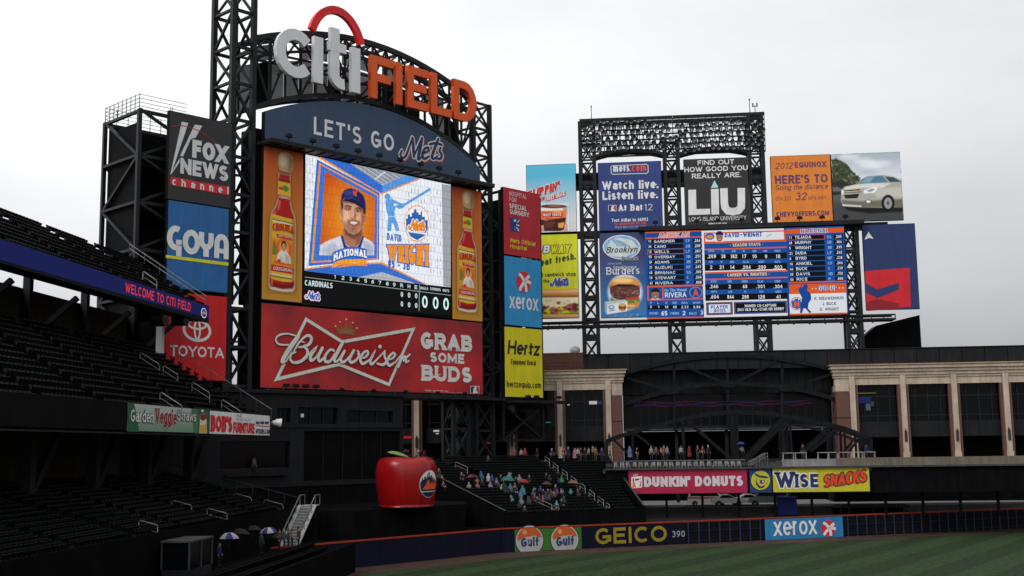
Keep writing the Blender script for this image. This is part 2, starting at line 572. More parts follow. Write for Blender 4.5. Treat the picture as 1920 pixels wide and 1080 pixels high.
def text_uz(mb, s, u0, u1, z0, z1, m, o, wt=.18, sp=.16, serif=0, shear=0, rise=0, grow=0, arch=0, taper=0, depth=0, fix=0):
    """string s between u0 and u1, capitals from z0 to z1; grow = outline width added all round"""
    mb.marks.append((len(mb.f), s))
    H = z1 - z0
    tot = sum(GL[c][0] for c in s) + sp * (len(s) - 1)
    k = (u1 - u0) / (H * tot)
    w = wt * H
    x = u0
    for c in s:
        gw, st = GL[c]
        bw = gw * H * k
        iw = max(bw - w, 0)
        j = 0
        for stroke in st:
            pts = [(x + (w / 2 if iw else bw / 2) + px * iw - (0 if iw else 0), z0 + w / 2 + py * (H - w)) for px, py in stroke]
            lo, hi = z0, z1
            if any(py < 0 for px, py in stroke):
                lo = z0 - .32 * H
            closed = len(pts) > 3 and math.dist(pts[0], pts[-1]) < 1e-6
            if not closed:
                for e, nb in ((0, 1), (-1, -2)):
                    dx, dy = pts[e][0] - pts[nb][0], pts[e][1] - pts[nb][1]
                    d = math.hypot(dx, dy) or 1
                    py = stroke[e][1]
                    diag = abs(dx) > .15 * abs(dy)
                    ext = w * (.95 if diag and py in (0, 1) and abs(dy) > abs(dx) * .3 else .5) if py in (0, 1, .7) or abs(dy) < 1e-6 else w * .1
                    pts[e] = (pts[e][0] + dx / d * ext, pts[e][1] + dy / d * ext)
            polys = strip(pts, w + 2 * grow)
            if serif and not closed:
                for e, nb in ((0, 1), (-1, -2)):
                    sx, sy = stroke[e]
                    if sy in (0, 1, .7) and abs(stroke[e][1] - stroke[nb][1]) > .2:
                        hw = (w * .5 + serif * H * min(k, 1.2))
                        xx = x + w / 2 + sx * iw if iw else x + bw / 2
                        t = .13 * H + 2 * grow
                        zz = z0 + t / 2 - grow if sy == 0 else z0 + sy * H - t / 2 + grow
                        polys.append([(xx - hw - grow, zz - t / 2), (xx + hw + grow, zz - t / 2), (xx + hw + grow, zz + t / 2), (xx - hw - grow, zz + t / 2)])
            for i, q in enumerate(polys):
                q = clip_z(q, lo - grow, hi + grow)
                if len(q) < 3:
                    continue
                out = []
                for (a, b) in q:
                    f = (a - u0) / (u1 - u0)
                    if taper:                      # letters that grow towards the right
                        b = z0 + (b - z0) * (1 + taper * (f - .5))
                    out.append((a + (b - z0) * shear, b + rise * (f - .5) + arch * (1 - (2 * f - 1) ** 2)))
                oo = o + .004 * j + (.002 if i % 2 else 0)
                if depth:
                    mb.prism(out, o - depth, oo, m)
                else:
                    mb.flat(out, oo, m)
            j += 1
        x += bw + sp * H * k

def text(mb, pl, s, x0, x1, y0, y1, m, o=.03, **kw):
    """like text_uz with the box given in picture columns / rows (rows read at its middle)"""
    xc = (x0 + x1) / 2
    ym = (y0 + y1) / 2
    u0, u1 = pl.u(x0, ym), pl.u(x1, ym)
    z1, z0 = pl.z(xc, y0), pl.z(xc, y1)
    text_uz(mb, s, u0, u1, z0, z1, m, o, **kw)

def poly(mb, pl, pts, m, o=.03):
    mb.flat([pl.uz(*p) for p in pts], o, m)

def smooth(pts, n=5):
    """Catmull-Rom through points of any size"""
    if len(pts) < 3:
        return pts
    P = [pts[0]] + list(pts) + [pts[-1]]
    out = []
    for i in range(1, len(P) - 2):
        a, b, c, d = P[i - 1], P[i], P[i + 1], P[i + 2]
        for j in range(n):
            t = j / n
            out.append(tuple(.5 * (2 * b[k] + (c[k] - a[k]) * t + (2 * a[k] - 5 * b[k] + 4 * c[k] - d[k]) * t * t + (3 * b[k] - a[k] - 3 * c[k] + d[k]) * t ** 3) for k in range(len(b))))
    out.append(tuple(pts[-1]))
    return out

def script(mb, pl, paths, fn, m, o, w, grow=0):
    """brush strokes; each path [(x, y[, weight])]; fn maps to picture pixels"""
    for i, p in enumerate(paths):
        q = smooth([(a[0], a[1], a[2] if len(a) > 2 else 1) for a in p])
        uz = [pl.uz(*fn(a, b)) for a, b, _ in q]
        ws = [w * c + 2 * grow for *_, c in q]
        for j, (a, b) in enumerate(zip(uz, uz[1:])):
            pass
        for j, quad in enumerate(strip(uz, ws)):
            mb.flat(quad, o + .005 * (i % 5) + (.0025 if j % 2 else 0), m)
        for e, c in ((uz[0], ws[0]), (uz[-1], ws[-1])):   # round ends
            mb.flat([(e[0] + c / 2 * math.cos(g * math.pi / 4), e[1] + c / 2 * math.sin(g * math.pi / 4)) for g in range(8)], o + .005 * (i % 5) - .002, m)

def ell(cx, cy, rx, ry, n=28, a0=0, a1=360):
    return [(cx + rx * math.cos(rad(a0 + (a1 - a0) * i / n)), cy + ry * math.sin(rad(a0 + (a1 - a0) * i / n))) for i in range(n if a1 - a0 == 360 else n + 1)]

def zf(x0, y0, s):
    return lambda a, b: (x0 + a / s, y0 + b / s)

def board(name, label, pl, q, face, o=0, depth=.45, cat='billboard', group=None, edge=None):
    """a flat sign: returns thing, (u0, u1, z0, z1) and pl shifted so that its front is at offset o"""
    u0, u1, z0, z1 = pl.rect(*q, o)
    t = T(name, label, cat, pl, (u0 + u1) / 2, o, z0, group)
    mb = MB()
    mb.box(u0, u1, o - depth, o - .02, z0, z1, edge or BACK)
    e = .06
    mb.flat([(u0 + e, z0 + e), (u1 - e, z0 + e), (u1 - e, z1 - e), (u0 + e, z1 - e)], o, face)
    t.part('panel', mb)
    return t, (u0, u1, z0, z1)

import numpy as np
def pic_mat(emit):
    key = 'lit_picture' if emit else 'printed_picture'
    if emit == 2: key = 'lit_picture_seam'
    if key in MATS:
        return MATS[key]
    m, n, l, b = _new(key)
    a = n.new('ShaderNodeAttribute')
    a.attribute_name = 'picture'
    b.inputs['Roughness'].default_value = .6
    b.inputs['Specular IOR Level'].default_value = .2
    if emit:
        b.inputs['Base Color'].default_value = (.004, .004, .004, 1)
        b.inputs['Emission Strength'].default_value = 1
        out = a.outputs['Color']
        if emit == 2:
            t = n.new('ShaderNodeTexCoord')
            mpn = n.new('ShaderNodeMapping')
            mpn.inputs['Rotation'].default_value = (rad(90), 0, 0)
            l.new(t.outputs['Object'], mpn.inputs[0])
            br = n.new('ShaderNodeTexBrick')
            br.inputs['Scale'].default_value = 1
            br.inputs['Brick Width'].default_value = .62
            br.inputs['Row Height'].default_value = 1.02
            br.inputs['Mortar Size'].default_value = .05
            br.inputs['Mortar Smooth'].default_value = .6
            br.inputs['Color1'].default_value = (1, 1, 1, 1)
            br.inputs['Color2'].default_value = (.9, .9, .9, 1)
            br.inputs['Mortar'].default_value = (.74, .74, .74, 1)
            l.new(mpn.outputs[0], br.inputs['Vector'])
            v = n.new('ShaderNodeVectorMath')
            v.operation = 'MULTIPLY'
            l.new(out, v.inputs[0]); l.new(br.outputs[0], v.inputs[1])
            out = v.outputs[0]
        l.new(out, b.inputs['Emission Color'])
    else:
        v = n.new('ShaderNodeVectorMath')
        v.operation = 'SCALE'
        v.inputs['Scale'].default_value = 1 / K
        l.new(a.outputs['Color'], v.inputs[0])
        l.new(v.outputs[0], b.inputs['Base Color'])
    return m

def sdist(X, Y, pts):
    """signed distance to a polygon, positive inside"""
    d = np.full(X.shape, 1e9)
    ins = np.zeros(X.shape, bool)
    n = len(pts)
    for i in range(n):
        (ax, ay), (bx, by) = pts[i], pts[(i + 1) % n]
        ex, ey = bx - ax, by - ay
        k = np.clip(((X - ax) * ex + (Y - ay) * ey) / (ex * ex + ey * ey + 1e-9), 0, 1)
        d = np.minimum(d, (X - ax - k * ex) ** 2 + (Y - ay - k * ey) ** 2)
        if ay != by:
            c = ((ay > Y) != (by > Y)) & (X < (bx - ax) * (Y - ay) / (by - ay) + ax)
            ins ^= c
    d = np.sqrt(d)
    return np.where(ins, d, -d)

def picture(t, name, pl, f, box, nx, ny, bg, layers, clip=None, o=.03, emit=0, gain=.92, grain=0):
    """the picture printed or shown on a board: soft shapes [(outline, colour, softness[, strength])] on a fine mesh"""
    x0, y0, x1, y1 = box
    X, Y = np.meshgrid(np.linspace(x0, x1, nx), np.linspace(y0, y1, ny))
    img = np.zeros((ny, nx, 3))
    img[:] = bg(X, Y) if callable(bg) else lin(bg)
    for L_ in layers:
        pts, c, soft = L_[:3]
        a = np.clip(sdist(X, Y, pts) / (2 * soft) + .5, 0, 1)
        a = a * a * (3 - 2 * a) * (L_[3] if len(L_) > 3 else 1)
        img = img * (1 - a[..., None]) + np.array(lin(c)) * a[..., None]
    if grain:
        rg = np.random.RandomState(3)
        g = rg.normal(0, 1, (ny // 2 + 1, nx // 2 + 1)).repeat(2, 0).repeat(2, 1)[:ny, :nx]
        img = np.clip(img * (1 + grain * g[..., None]), 0, 1)
    inside = sdist(X, Y, clip) > 0 if clip else np.ones(X.shape, bool)
    v = [(*pl.uz(*f(X[j, i], Y[j, i])),) for j in range(ny) for i in range(nx)]
    fc = [(j * nx + i, j * nx + i + 1, (j + 1) * nx + i + 1, (j + 1) * nx + i) for j in range(ny - 1) for i in range(nx - 1) if inside[j, i] and inside[j + 1, i + 1]]
    mb = MB()
    mb.mesh_add([(u, o, z) for u, z in v], fc, pic_mat(emit))
    ob = t.part(name, mb)
    at = ob.data.color_attributes.new('picture', 'FLOAT_COLOR', 'POINT')
    col = np.ones((ny * nx, 4), np.float32)
    col[:, :3] = img.reshape(-1, 3) * (gain if emit else 1)
    at.data.foreach_set('color', col.ravel())
    return ob

PM = Plane(490, 130, 46)                   # the big scoreboard
PR = Plane(1260, 170, -5.5)                # boards and buildings beyond right field
PF = Plane(378, 126, 46, origin=None)      # replaced below: wing boards stand a little proud of the tower
PF = Plane(490, 130, 46, 1.2)
PH = Plane(490, 130, 46, .8)

METS = [  # the team script, in a 330 x 200 box
 [(20, 110, .8), (8, 140, .9), (22, 165, 1), (48, 150, 1), (75, 80, .9), (98, 12, .8)],
 [(98, 12, 1), (104, 80, 1.3), (108, 155, 1.2)],
 [(108, 155, .7), (140, 80, .8), (170, 15, .9)],
 [(170, 15, 1.1), (158, 80, 1.4), (140, 172, 1.2), (165, 160, .7)],
 [(178, 132, .8), (218, 112, .9), (214, 88, .9), (190, 96, 1), (172, 140, 1.2), (186, 174, 1.1), (224, 152, .7)],
 [(292, 22, 1), (262, 100, 1.3), (244, 160, 1.2), (262, 172, .8), (284, 150, .7)],
 [(226, 62, .9), (270, 54, 1), (318, 66, .9)],
 [(310, 88, .8), (300, 112, 1), (316, 140, 1.2), (308, 172, 1), (276, 170, .8)],
]
# ================================================================ the big scoreboard's steel
def lattice(t, pl, u0, u1, o0, o1, z0, z1, step, leg, br, m=STEEL, cross=True, legs=True, faces='fbs'):
    """four legs and the braces of a square tower"""
    if legs:
        for u in (u0, u1):
            for o in (o0, o1):
                mb = MB()
                mb.box(u - leg / 2, u + leg / 2, o - leg / 2, o + leg / 2, z0, z1, m)
                t.part('leg', mb)
    mb = MB()
    n = max(1, round((z1 - z0) / step))
    dz = (z1 - z0) / n
    for i in range(n + 1):
        z = z0 + i * dz
        h = br * 1.3
        zz = min(z, z1 - h / 2)
        for o in (o0, o1):
            mb.bar((u0, o, zz), (u1, o, zz), h, br, m)
        for u in (u0, u1):
            mb.bar((u, o0, zz), (u, o1, zz), h, br, m)
    for i in range(n):
        a, b = z0 + i * dz, z0 + (i + 1) * dz
        for o, ch in ((o1, 'f'), (o0, 'b')):
            if ch in faces:
                if cross or i % 2 == 0:
                    mb.bar((u0, o, a), (u1, o, b), br, br, m)
                if cross or i % 2:
                    mb.bar((u1, o + .03, a), (u0, o + .03, b), br, br, m)
        if 's' in faces:
            for u in (u0, u1):
                if i % 2:
                    mb.bar((u, o0, a), (u, o1, b), br, br, m)
                else:
                    mb.bar((u, o1, a), (u, o0, b), br, br, m)
    t.part('bracing', mb)
    return t

ARCH = lambda u: 61.1 - 3.95 * ((u - 15.8) / 18.0) ** 2
LGA = lambda u: 52.8 - 4.6 * ((u - 15.8) / 17.75) ** 2

def steel_frame():
    t = T('scoreboard_frame', 'black lattice steel frame with arched top truss carrying the giant video scoreboard', 'steel frame', PM, 16, -2, 9.6)
    # left mast, seen with its side; right mast
    lattice(t, PM, -4.05, -1.35, -4.6, -.7, 9.6, 64.5, 4.2, .55, .27, cross=False)
    lattice(t, PM, 33.45, 36.5, -4.4, -.9, 9.6, 57.4, 3.8, .5, .24, faces='fs')
    lattice(t, PM, 29.9, 32.6, -3.2, -1.4, 9.6, 17.5, 4.0, .45, .26)
    mb = MB()
    us = [-1.2 + i * 34.6 / 16 for i in range(17)]
    for o in (-.9, -3.9):
        mb.path([(u, o, ARCH(u)) for u in us], .62, .45, STEEL)
        mb.path([(u, o, LGA(u) + .9) for u in us], .5, .35, STEEL)
        mb.path([(u, o, 56.0 + .2 * (ARCH(u) - 57)) for u in us], .24, .22, STEEL)
        for i, u in enumerate(us):
            if o > -2 or i % 2 == 0:
                mb.bar((u, o, LGA(u) + .8), (u, o, ARCH(u)), .24, .24, STEEL)
            if i < 16:
                v = us[i + 1]
                a, b = (u, v) if i % 2 else (v, u)
                if o > -2:
                    mb.bar((a, o - .04, LGA(a) + .9), (b, o - .04, 56.2), .2, .2, STEEL)
                    mb.bar((b, o - .08, 56.2), (a, o - .08, ARCH(a) - .2), .2, .2, STEEL)
        if o > -2:
            mb.path([(u, o, ARCH(u) - 2.2) for u in us], .3, .28, STEEL)
            for i in range(16):
                a, b = (us[i], us[i + 1]) if i % 2 else (us[i + 1], us[i])
                mb.bar((a, o - .12, ARCH(a) - 2.1), (b, o - .12, ARCH(b) - .1), .2, .2, STEEL)
    for u in us:
        mb.bar((u, -.9, ARCH(u)), (u, -3.9, ARCH(u)), .3, .3, STEEL)
        mb.bar((u, -.9, LGA(u) + .9), (u, -3.9, LGA(u) + .9), .3, .3, STEEL)
        mb.bar((u, -.9, 56.4), (u, -3.9, 56.4), .24, .24, STEEL)
    t.part('arch_truss', mb)
    # perforated grey screens behind the roof letters
    scr = albedo('grey_mesh_screen', (.5, .5, .51), .7, .14, .5)
    for i in range(16):
        a, b = us[i] + .03, us[i + 1] - .03
        if i != 13:
            mb = MB()
            mb.prism([(a, LGA(us[i]) + 1.2), (b, LGA(us[i + 1]) + 1.2), (b, ARCH(b) - 2.5), (a, ARCH(a) - 2.5)], -4.36, -4.3, BACK if i % 5 == 1 or i in (9, 10, 12, 15) else scr)
            t.part('mesh_screen', mb)
        if i % 3:
            mb = MB()
            mb.prism([(a, ARCH(a) - 2.3), (b, ARCH(b) - 2.3), (b, ARCH(b) - .4), (a, ARCH(a) - .4)], -4.36, -4.3, scr)
            t.part('mesh_screen', mb)
    mb = MB()                                       # dark cladding that closes the frame behind the boards
    mb.box(-.9, 33.2, -3.6, -.95, 17.2, 47.2, BLACK)
    t.part('backing_panel', mb)
    mb = MB()
    mb.box(-5.0, -.95, -6.4, -6.0, 9.6, 46.8, BLACK)
    t.part('backing_panel', mb)
    mb = MB()
    mb.box(33.25, 38.2, -6.4, -6.0, 9.6, 43.2, BLACK)
    t.part('backing_panel', mb)
    mb = MB()                                       # catwalk under the boards
    mb.box(-1.1, 36.9, -3.9, 1.2, 17.15, 17.5, STEEL)
    for u in range(0, 37, 2):
        mb.bar((u, 1.1, 17.5), (u, 1.1, 18.3), .06, .06, STEEL2)
    t.part('catwalk', mb)
    mb = MB()                                       # ladder up the left mast
    for u in (1.55, 2.05):
        mb.bar((u - 3.3, -4.8, 12), (u - 3.3, -4.8, 64), .06, .06, STEEL2)
    for i in range(130):
        mb.bar((-1.75, -4.8, 12 + i * .4), (-1.25, -4.8, 12 + i * .4), .05, .05, STEEL2)
    t.part('ladder', mb)
    for z in (20.5, 22.9, 26.4, 33.4, 36.2, 41.6):  # small lit catwalk lamps in the left mast
        mb = MB()
        mb.box(-3.6, -1.9, -2.4, -1.9, z, z + .18, STEEL2)
        t.part('platform', mb)
    lit = led((235, 235, 225))
    for u in (-2.95, -2.2, -.85):
        mb = MB()
        mb.box(u - .33, u + .33, -1.3, -1.15, 26.55, 26.95, lit)
        t.part('work_lamp', mb)
    return t
steel_frame()

# the wing that carries the boards left of the scoreboard, and the one to its right
def wing(name, label, u0, u1, z0, z1, rail=True):
    t = T(name, label, 'steel frame', PM, (u0 + u1) / 2, -3, z0)
    lattice(t, PM, u0, u1, -7.5, -.1, z0, z1, 4.7, .4, .28)
    mb = MB()
    z = z0 + 1
    mb.box(u0 + .3, u1 - .3, -7.2, -6.9, z0, z1 - .5, BLACK)
    while z < z1 - 2.6:
        mb.box(u0 + .3, u1 - .2, -6.9, -3.6, z, z + .3, STEEL)
        mb.box(u0 + .35, u1 - .35, -3.5, -3.3, z + .4, z + 2.9, BLACK)
        z += 4.7
    mb.box(u0 + .25, u0 + .35, -7.0, -.4, z0, z1 - 1.2, BLACK)
    t.part('cladding', mb)
    if rail:
        mb = MB()
        for k in range(4):
            mb.bar((u0, -.2, z1 + .35 + k * .42), (u0, -7.5, z1 + .35 + k * .42), .045, .045, STEEL2)
            mb.bar((u0, -7.5, z1 + .35 + k * .42), (u1, -7.5, z1 + .35 + k * .42), .045, .045, STEEL2)
            mb.bar((u0, -.2, z1 + .35 + k * .42), (u1 - 5, -.2, z1 + .35 + k * .42), .045, .045, STEEL2)
        for i in range(9):
            o = -.2 - i * 7.3 / 8
            mb.bar((u0, o, z1), (u0, o, z1 + 1.7), .06, .06, STEEL2)
            mb.bar((u0 + i * (u1 - u0) / 8, -7.5, z1), (u0 + i * (u1 - u0) / 8, -7.5, z1 + 1.7), .06, .06, STEEL2)
        t.part('guard_rail', mb)
    return t
wing('board_tower', 'dark steel frame with guard rail on top behind the three boards left of the scoreboard', -15.4, -4.9, 12, 46.3)
wing('board_tower', 'dark steel frame behind the column of three boards right of the scoreboard', 37.6, 45.3, 12, 45.6, False)
mb = MB()
for u in (-12.42, -12.2):
    mb.bar((u, .9, 17), (u, .9, 46.9), .05, .05, STEEL2)
for i in range(74):
    mb.bar((-12.42, .9, 17.2 + i * .4), (-12.2, .9, 17.2 + i * .4), .06, .05, STEEL2)
single('ladder', mb, 'narrow steel ladder up the left edge of the board column left of the scoreboard', 'ladder', PM, (-12.3, .9, 17))

# ================================================================ roof letters
GREYL = albedo('silver_letter', (.80, .81, .82), .4, .05, .6)
ORL = paint((214, 74, 26), .4)
t = T('rooftop_sign', 'huge roof letters reading citi in silver and FIELD in orange above the scoreboard', 'sign', PM, 15.5, .2, 53.5)
def letter(pts_fn):
    mb = MB(); pts_fn(mb); t.part('letter', mb)
D = .55
def thick(mb, pts, w, m, o=.9, d=D):
    for q in strip(pts, w):
        mb.prism(q, o - d, o, m)
mid = 56.45
letter(lambda mb: thick(mb, E(3.35, mid, 2.1, 2.25, 42, 318, 16), 1.3, GREYL))
letter(lambda mb: thick(mb, [(6.55, 53.6), (6.55, 59.2)], 1.3, GREYL))
letter(lambda mb: (thick(mb, [(8.95, 60.9), (8.95, 55.4)] + E(10.1, 55.2, 1.15, 1.0, 180, 285, 6), 1.3, GREYL), thick(mb, [(8.1, 58.6), (10.6, 58.6)], 1.1, GREYL, o=.91)))
letter(lambda mb: thick(mb, [(12.1, 53.6), (12.1, 59.2)], 1.3, GREYL))
for s, a, b in (('F', 687, 729), ('I', 734, 746), ('E', 756, 795), ('L', 800, 838), ('D', 842, 885)):
    mb = MB()
    text_uz(mb, s, PM.u(a, 150), PM.u(b, 190), 53.55, 58.95, ORL, .9, wt=.19, depth=D)
    t.part('letter', mb)
mb = MB()
thick(mb, E(9.35, 57.9, 3.95, 5.3, 22, 158, 18), .95, paint((190, 30, 34), .4))
t.part('red_arc', mb)
mb = MB()                                            # struts holding the letters off the truss
for u in (2.0, 4.5, 6.5, 9, 12, 14.8, 18.3, 20.5, 23.6, 25.5, 28.2, 31):
    mb.bar((u, .35, 54.0), (u, -.9, 54.0), .18, .18, STEEL)
    mb.bar((u, .35, 58.3), (u, -.9, 58.3), .18, .18, STEEL)
t.part('strut', mb)

# ================================================================ LET'S GO panel
NAVY = paint((46, 62, 84), .6)
LETTER = paint((196, 199, 202))
t = T('welcome_sign', "arched slate blue panel reading LET'S GO and the team name over the video screen", 'sign', PM, 16.8, 0, 45.9)
us = [-.15 + i * 33.9 / 30 for i in range(31)]
mb = MB()
mb.prism([(-.15, 45.9), (33.75, 45.9)] + [(u, LGA(u)) for u in reversed(us)], -.7, 0, NAVY, BACK)
t.part('panel', mb)
mb = MB()
text(mb, PM, "LET'S GO", 588, 738.5, 236, 268, LETTER, wt=.17, sp=.2)
t.part('lettering', mb)
mb = MB()
f2 = lambda a, b: (620 + (512 + a) / 4, 60 + (782 + b * .98) / 4)
f2s = lambda a, b: (620 + (519 + a) / 4, 60 + (791 + b * .98) / 4)
script(mb, PM, METS, f2s, paint((206, 70, 58)), .03, .36, .13)
script(mb, PM, METS, f2, LETTER, .06, .36, .15)
script(mb, PM, METS, f2, paint((34, 44, 76)), .1, .36, 0)
t.part('team_script', mb)
mb = MB()
mb.box(-.75, 34.6, -.6, 1.9, 45.15, 45.5, STEEL)
mb.box(-.75, 34.6, 1.78, 1.95, 45.5, 45.66, STEEL2)
for i in range(24):
    mb.bar((-.6 + i * 1.5, .05, 45.1), (-.6 + i * 1.5, 1.85, 45.1), .14, .16, STEEL)
led_ = t.part('ledge', mb)
def lamp(t, parent, u, o, z, s=1.0, tilt=1):
    mb = MB()
    mb.bar((u, o, z), (u, o + .15, z + .42 * s), .09, .09, LAMPB)
    mb.prism([(u - .42 * s, z + .42 * s), (u + .42 * s, z + .42 * s), (u + .28 * s, z + .82 * s), (u - .28 * s, z + .82 * s)], o - .12, o + .4 * s, LAMPB)
    t.part('floodlight', mb, parent)
for px in (540, 585, 629, 670, 710, 749, 787, 822, 858):
    lamp(t, led_, PM.u(px, 300, 1.85), 1.85, 45.6, .95)

# ================================================================ hot sauce posters
def bottle(q, label):
    t, (u0, u1, z0, z1) = board('hot_sauce_poster', label, PM, q, two_tone('poster_amber', (172, 122, 30), (176, 62, 38), 2, 21), 0, .5, 'poster', 'pair of hot sauce posters')
    w, h = u1 - u0, z1 - z0
    P = lambda a, b: (u0 + w * a / 278, z0 + h * (1 - b / 1000))
    PL = lambda pts: [P(*p) for p in pts]
    RED, DRED, CREAM = paint((168, 26, 28)), paint((120, 18, 20)), paint((206, 196, 178))
    YEL, TAN = paint((205, 158, 44)), paint((178, 150, 112))
    class Id:
        @staticmethod
        def uz(a, b):
            return P(a, b)
    def bgf(X, Y):
        k = np.clip((1000 - Y) * h / 1000 / 19 - .1, 0, 1)[..., None]
        return np.array(lin((172, 122, 30))) * (1 - k) + np.array(lin((176, 62, 38))) * k
    body = [(102, 165), (98, 345), (84, 385), (58, 425), (48, 480), (44, 905), (56, 930), (140, 940), (214, 932), (228, 912), (228, 480), (220, 430), (198, 385), (190, 345), (186, 165)]
    Cb = [([(a + (10 if a > 140 else -10), b + 8) for a, b in body], (112, 66, 24), 10, .7), (body, (172, 150, 124), 3),
     ([(108, 170), (105, 350), (91, 392), (65, 432), (55, 482), (51, 890), (138, 902), (219, 892), (219, 482), (211, 436), (192, 392), (184, 350), (181, 170)], (166, 26, 28), 3),
     ([(52, 880), (60, 910), (140, 920), (212, 910), (220, 880), (140, 892)], (112, 18, 20), 5), ([(60, 914), (140, 924), (212, 916), (208, 930), (140, 936), (62, 928)], (196, 186, 170), 3),
     ([(62, 450), (78, 420), (92, 420), (78, 480), (74, 900), (62, 900)], (214, 96, 80), 6, .8), ([(196, 430), (216, 470), (216, 890), (200, 890)], (110, 14, 18), 9, .9), ([(110, 345), (122, 345), (112, 400), (96, 420)], (214, 110, 90), 6, .7),
     ([(112, 30), (98, 60), (98, 105), (110, 140), (128, 150), (178, 150), (196, 136), (204, 100), (200, 52), (186, 26), (150, 18)], (178, 148, 108), 3), (ell(134, 76, 24, 42, 16), (208, 184, 148), 14), ([(176, 30), (204, 60), (202, 110), (184, 146), (170, 140)], (132, 102, 70), 12, .9),
     ([(108, 150), (112, 168), (178, 168), (182, 150)], (120, 90, 64), 4),
     ([(104, 196), (184, 200), (186, 338), (102, 332)], (208, 160, 44), 3), ([(104, 196), (184, 200), (184, 222), (104, 218)], (128, 20, 24), 3), ([(102, 306), (186, 310), (186, 340), (102, 334)], (178, 40, 40), 3),
     (ell(122, 264, 18, 11, 12), (178, 44, 30), 4), ([(130, 246), (158, 238), (178, 262), (160, 284), (140, 276)], (70, 128, 50), 4),
     ([(66, 440), (142, 452), (214, 456), (216, 850), (204, 868), (140, 872), (66, 862), (54, 840), (54, 466)], (208, 162, 48), 3),
     ([(62, 470), (212, 482), (212, 489), (62, 477)], (60, 100, 60), 2), ([(62, 480), (212, 492), (212, 500), (62, 488)], (214, 206, 190), 2), ([(58, 838), (208, 846), (208, 854), (58, 846)], (60, 100, 60), 2), ([(58, 826), (208, 834), (208, 840), (58, 832)], (214, 206, 190), 2),
     ([(58, 592), (214, 602), (214, 780), (58, 770)], (208, 138, 38), 4), (ell(146, 660, 56, 64, 24), (204, 80, 34), 12), (ell(146, 650, 34, 46, 20), (222, 150, 60), 10),
     ([(92, 566), (212, 574), (206, 600), (98, 590)], (190, 50, 40), 2), ([(58, 768), (216, 776), (216, 818), (58, 810)], (182, 32, 34), 2),
     ([(70, 640), (82, 606), (92, 640), (98, 704), (66, 704)], (100, 118, 46), 4), (ell(78, 628, 7, 9, 10), (190, 60, 40), 3),
     ([(96, 750), (106, 694), (128, 668), (158, 666), (184, 696), (198, 752)], (220, 212, 198), 3), ([(150, 690), (180, 700), (190, 748), (160, 748)], (176, 168, 160), 8), ([(118, 700), (150, 720), (140, 744), (116, 740)], (192, 184, 172), 7),
     (ell(146, 634, 19, 30, 16), (60, 36, 30), 4), (ell(146, 642, 12, 20, 14), (196, 138, 104), 4), ([(140, 660), (152, 660), (156, 676), (136, 676)], (186, 128, 96), 3),
     ([(82, 742), (206, 752), (208, 768), (78, 760)], (192, 92, 42), 3), (ell(114, 740, 14, 12, 10), (186, 46, 38), 3), (ell(160, 746, 16, 8, 10), (206, 170, 130), 3),
     ([(196, 456), (216, 460), (216, 850), (202, 866)], (150, 106, 26), 10, .7), ([(54, 470), (66, 460), (64, 850), (54, 838)], (170, 124, 30), 6, .6)]
    picture(t, 'bottle', Id, lambda a, b: (a, b), (26, 12, 250, 950), 66, 240, bgf, Cb, None, .03)
    mb = MB()
    a, b = P(108, 330), P(180, 314)
    text_uz(mb, 'ORIGINAL', a[0], b[0], a[1], b[1], CREAM, .11, wt=.2)
    a, b = P(66, 556), P(210, 508)
    text_uz(mb, 'CHOLULA', a[0], b[0], a[1] + .1, b[1] + .1, paint((178, 40, 36)), .11, wt=.2, serif=.08, arch=.12)
    a, b = P(104, 592), P(204, 574)
    text_uz(mb, 'HOT SAUCE', a[0], b[0], a[1] + .12, b[1] + .02, CREAM, .12, wt=.2)
    a, b = P(72, 804), P(204, 782)
    text_uz(mb, 'ORIGINAL', a[0], b[0], a[1], b[1], CREAM, .12, wt=.19, serif=.08)
    t.part('lettering', mb)
bottle(((494, 271), (570, 288), (566, 568), (490, 562)), 'amber hot sauce bottle poster at the left side of the video screen')
bottle(((847, 348), (904, 359), (904, 604), (847, 598)), 'amber hot sauce bottle poster at the right side of the video screen')
# ================================================================ video screen
SB = lambda c: led(c, 1.06, True)
WB, BLU, ORG = SB((232, 236, 244)), SB((52, 110, 206)), SB((240, 150, 40))
t = T('video_scoreboard', "lit video screen with a smiling ballplayer's portrait above a black line score", 'scoreboard', PM, 17, 0, 27.6)
z4 = zf(560, 270, 4)
mb = MB()
u0, u1, z0, z1 = PM.rect((573, 288), (846, 346), (844, 592), (567, 572))
mb.box(u0 - .3, u1 + .2, -.5, -.05, z0 - .1, z1 + .1, BACK)
t.part('cabinet', mb)
mb = MB()
def zp(pts, m, o):
    mb.flat([PM.uz(*z4(*p)) for p in pts], o, m)
zp([(52, 78), (1140, 305), (1140, 1075), (45, 950)], WB, .0)
# room corner: ceiling, trims, floor
zp([(385, 150), (800, 236), (625, 306)], SB((150, 156, 168)), .02)
for i in range(5):
    xs, ys = 420 + 70 * i, 158 + 16 * i
    for dx in (0, 16):
        k = min(.9, max(0, (306 - .4 * (xs + dx - 625) - ys) / 240))
        zp([(xs + dx, ys), (xs + dx + 8, ys + 2), (xs + dx + 8 + 225 * k, ys + 2 + 150 * k), (xs + dx + 225 * k, ys + 150 * k)], SB((210, 216, 228) if dx == 0 else (96, 102, 116)), .03)
zp([(566, 262), (640, 206), (652, 208), (580, 268)], SB((206, 212, 224)), .04)
zp([(165, 98), (385, 148), (626, 308), (626, 372), (590, 352)], BLU, .02)
zp([(626, 308), (800, 236), (905, 256), (626, 366)], SB((88, 150, 224)), .02)
zp([(165, 98), (590, 352), (626, 372), (626, 380), (590, 362), (140, 100)], ORG, .03)
zp([(626, 366), (905, 256), (912, 264), (626, 376)], ORG, .03)
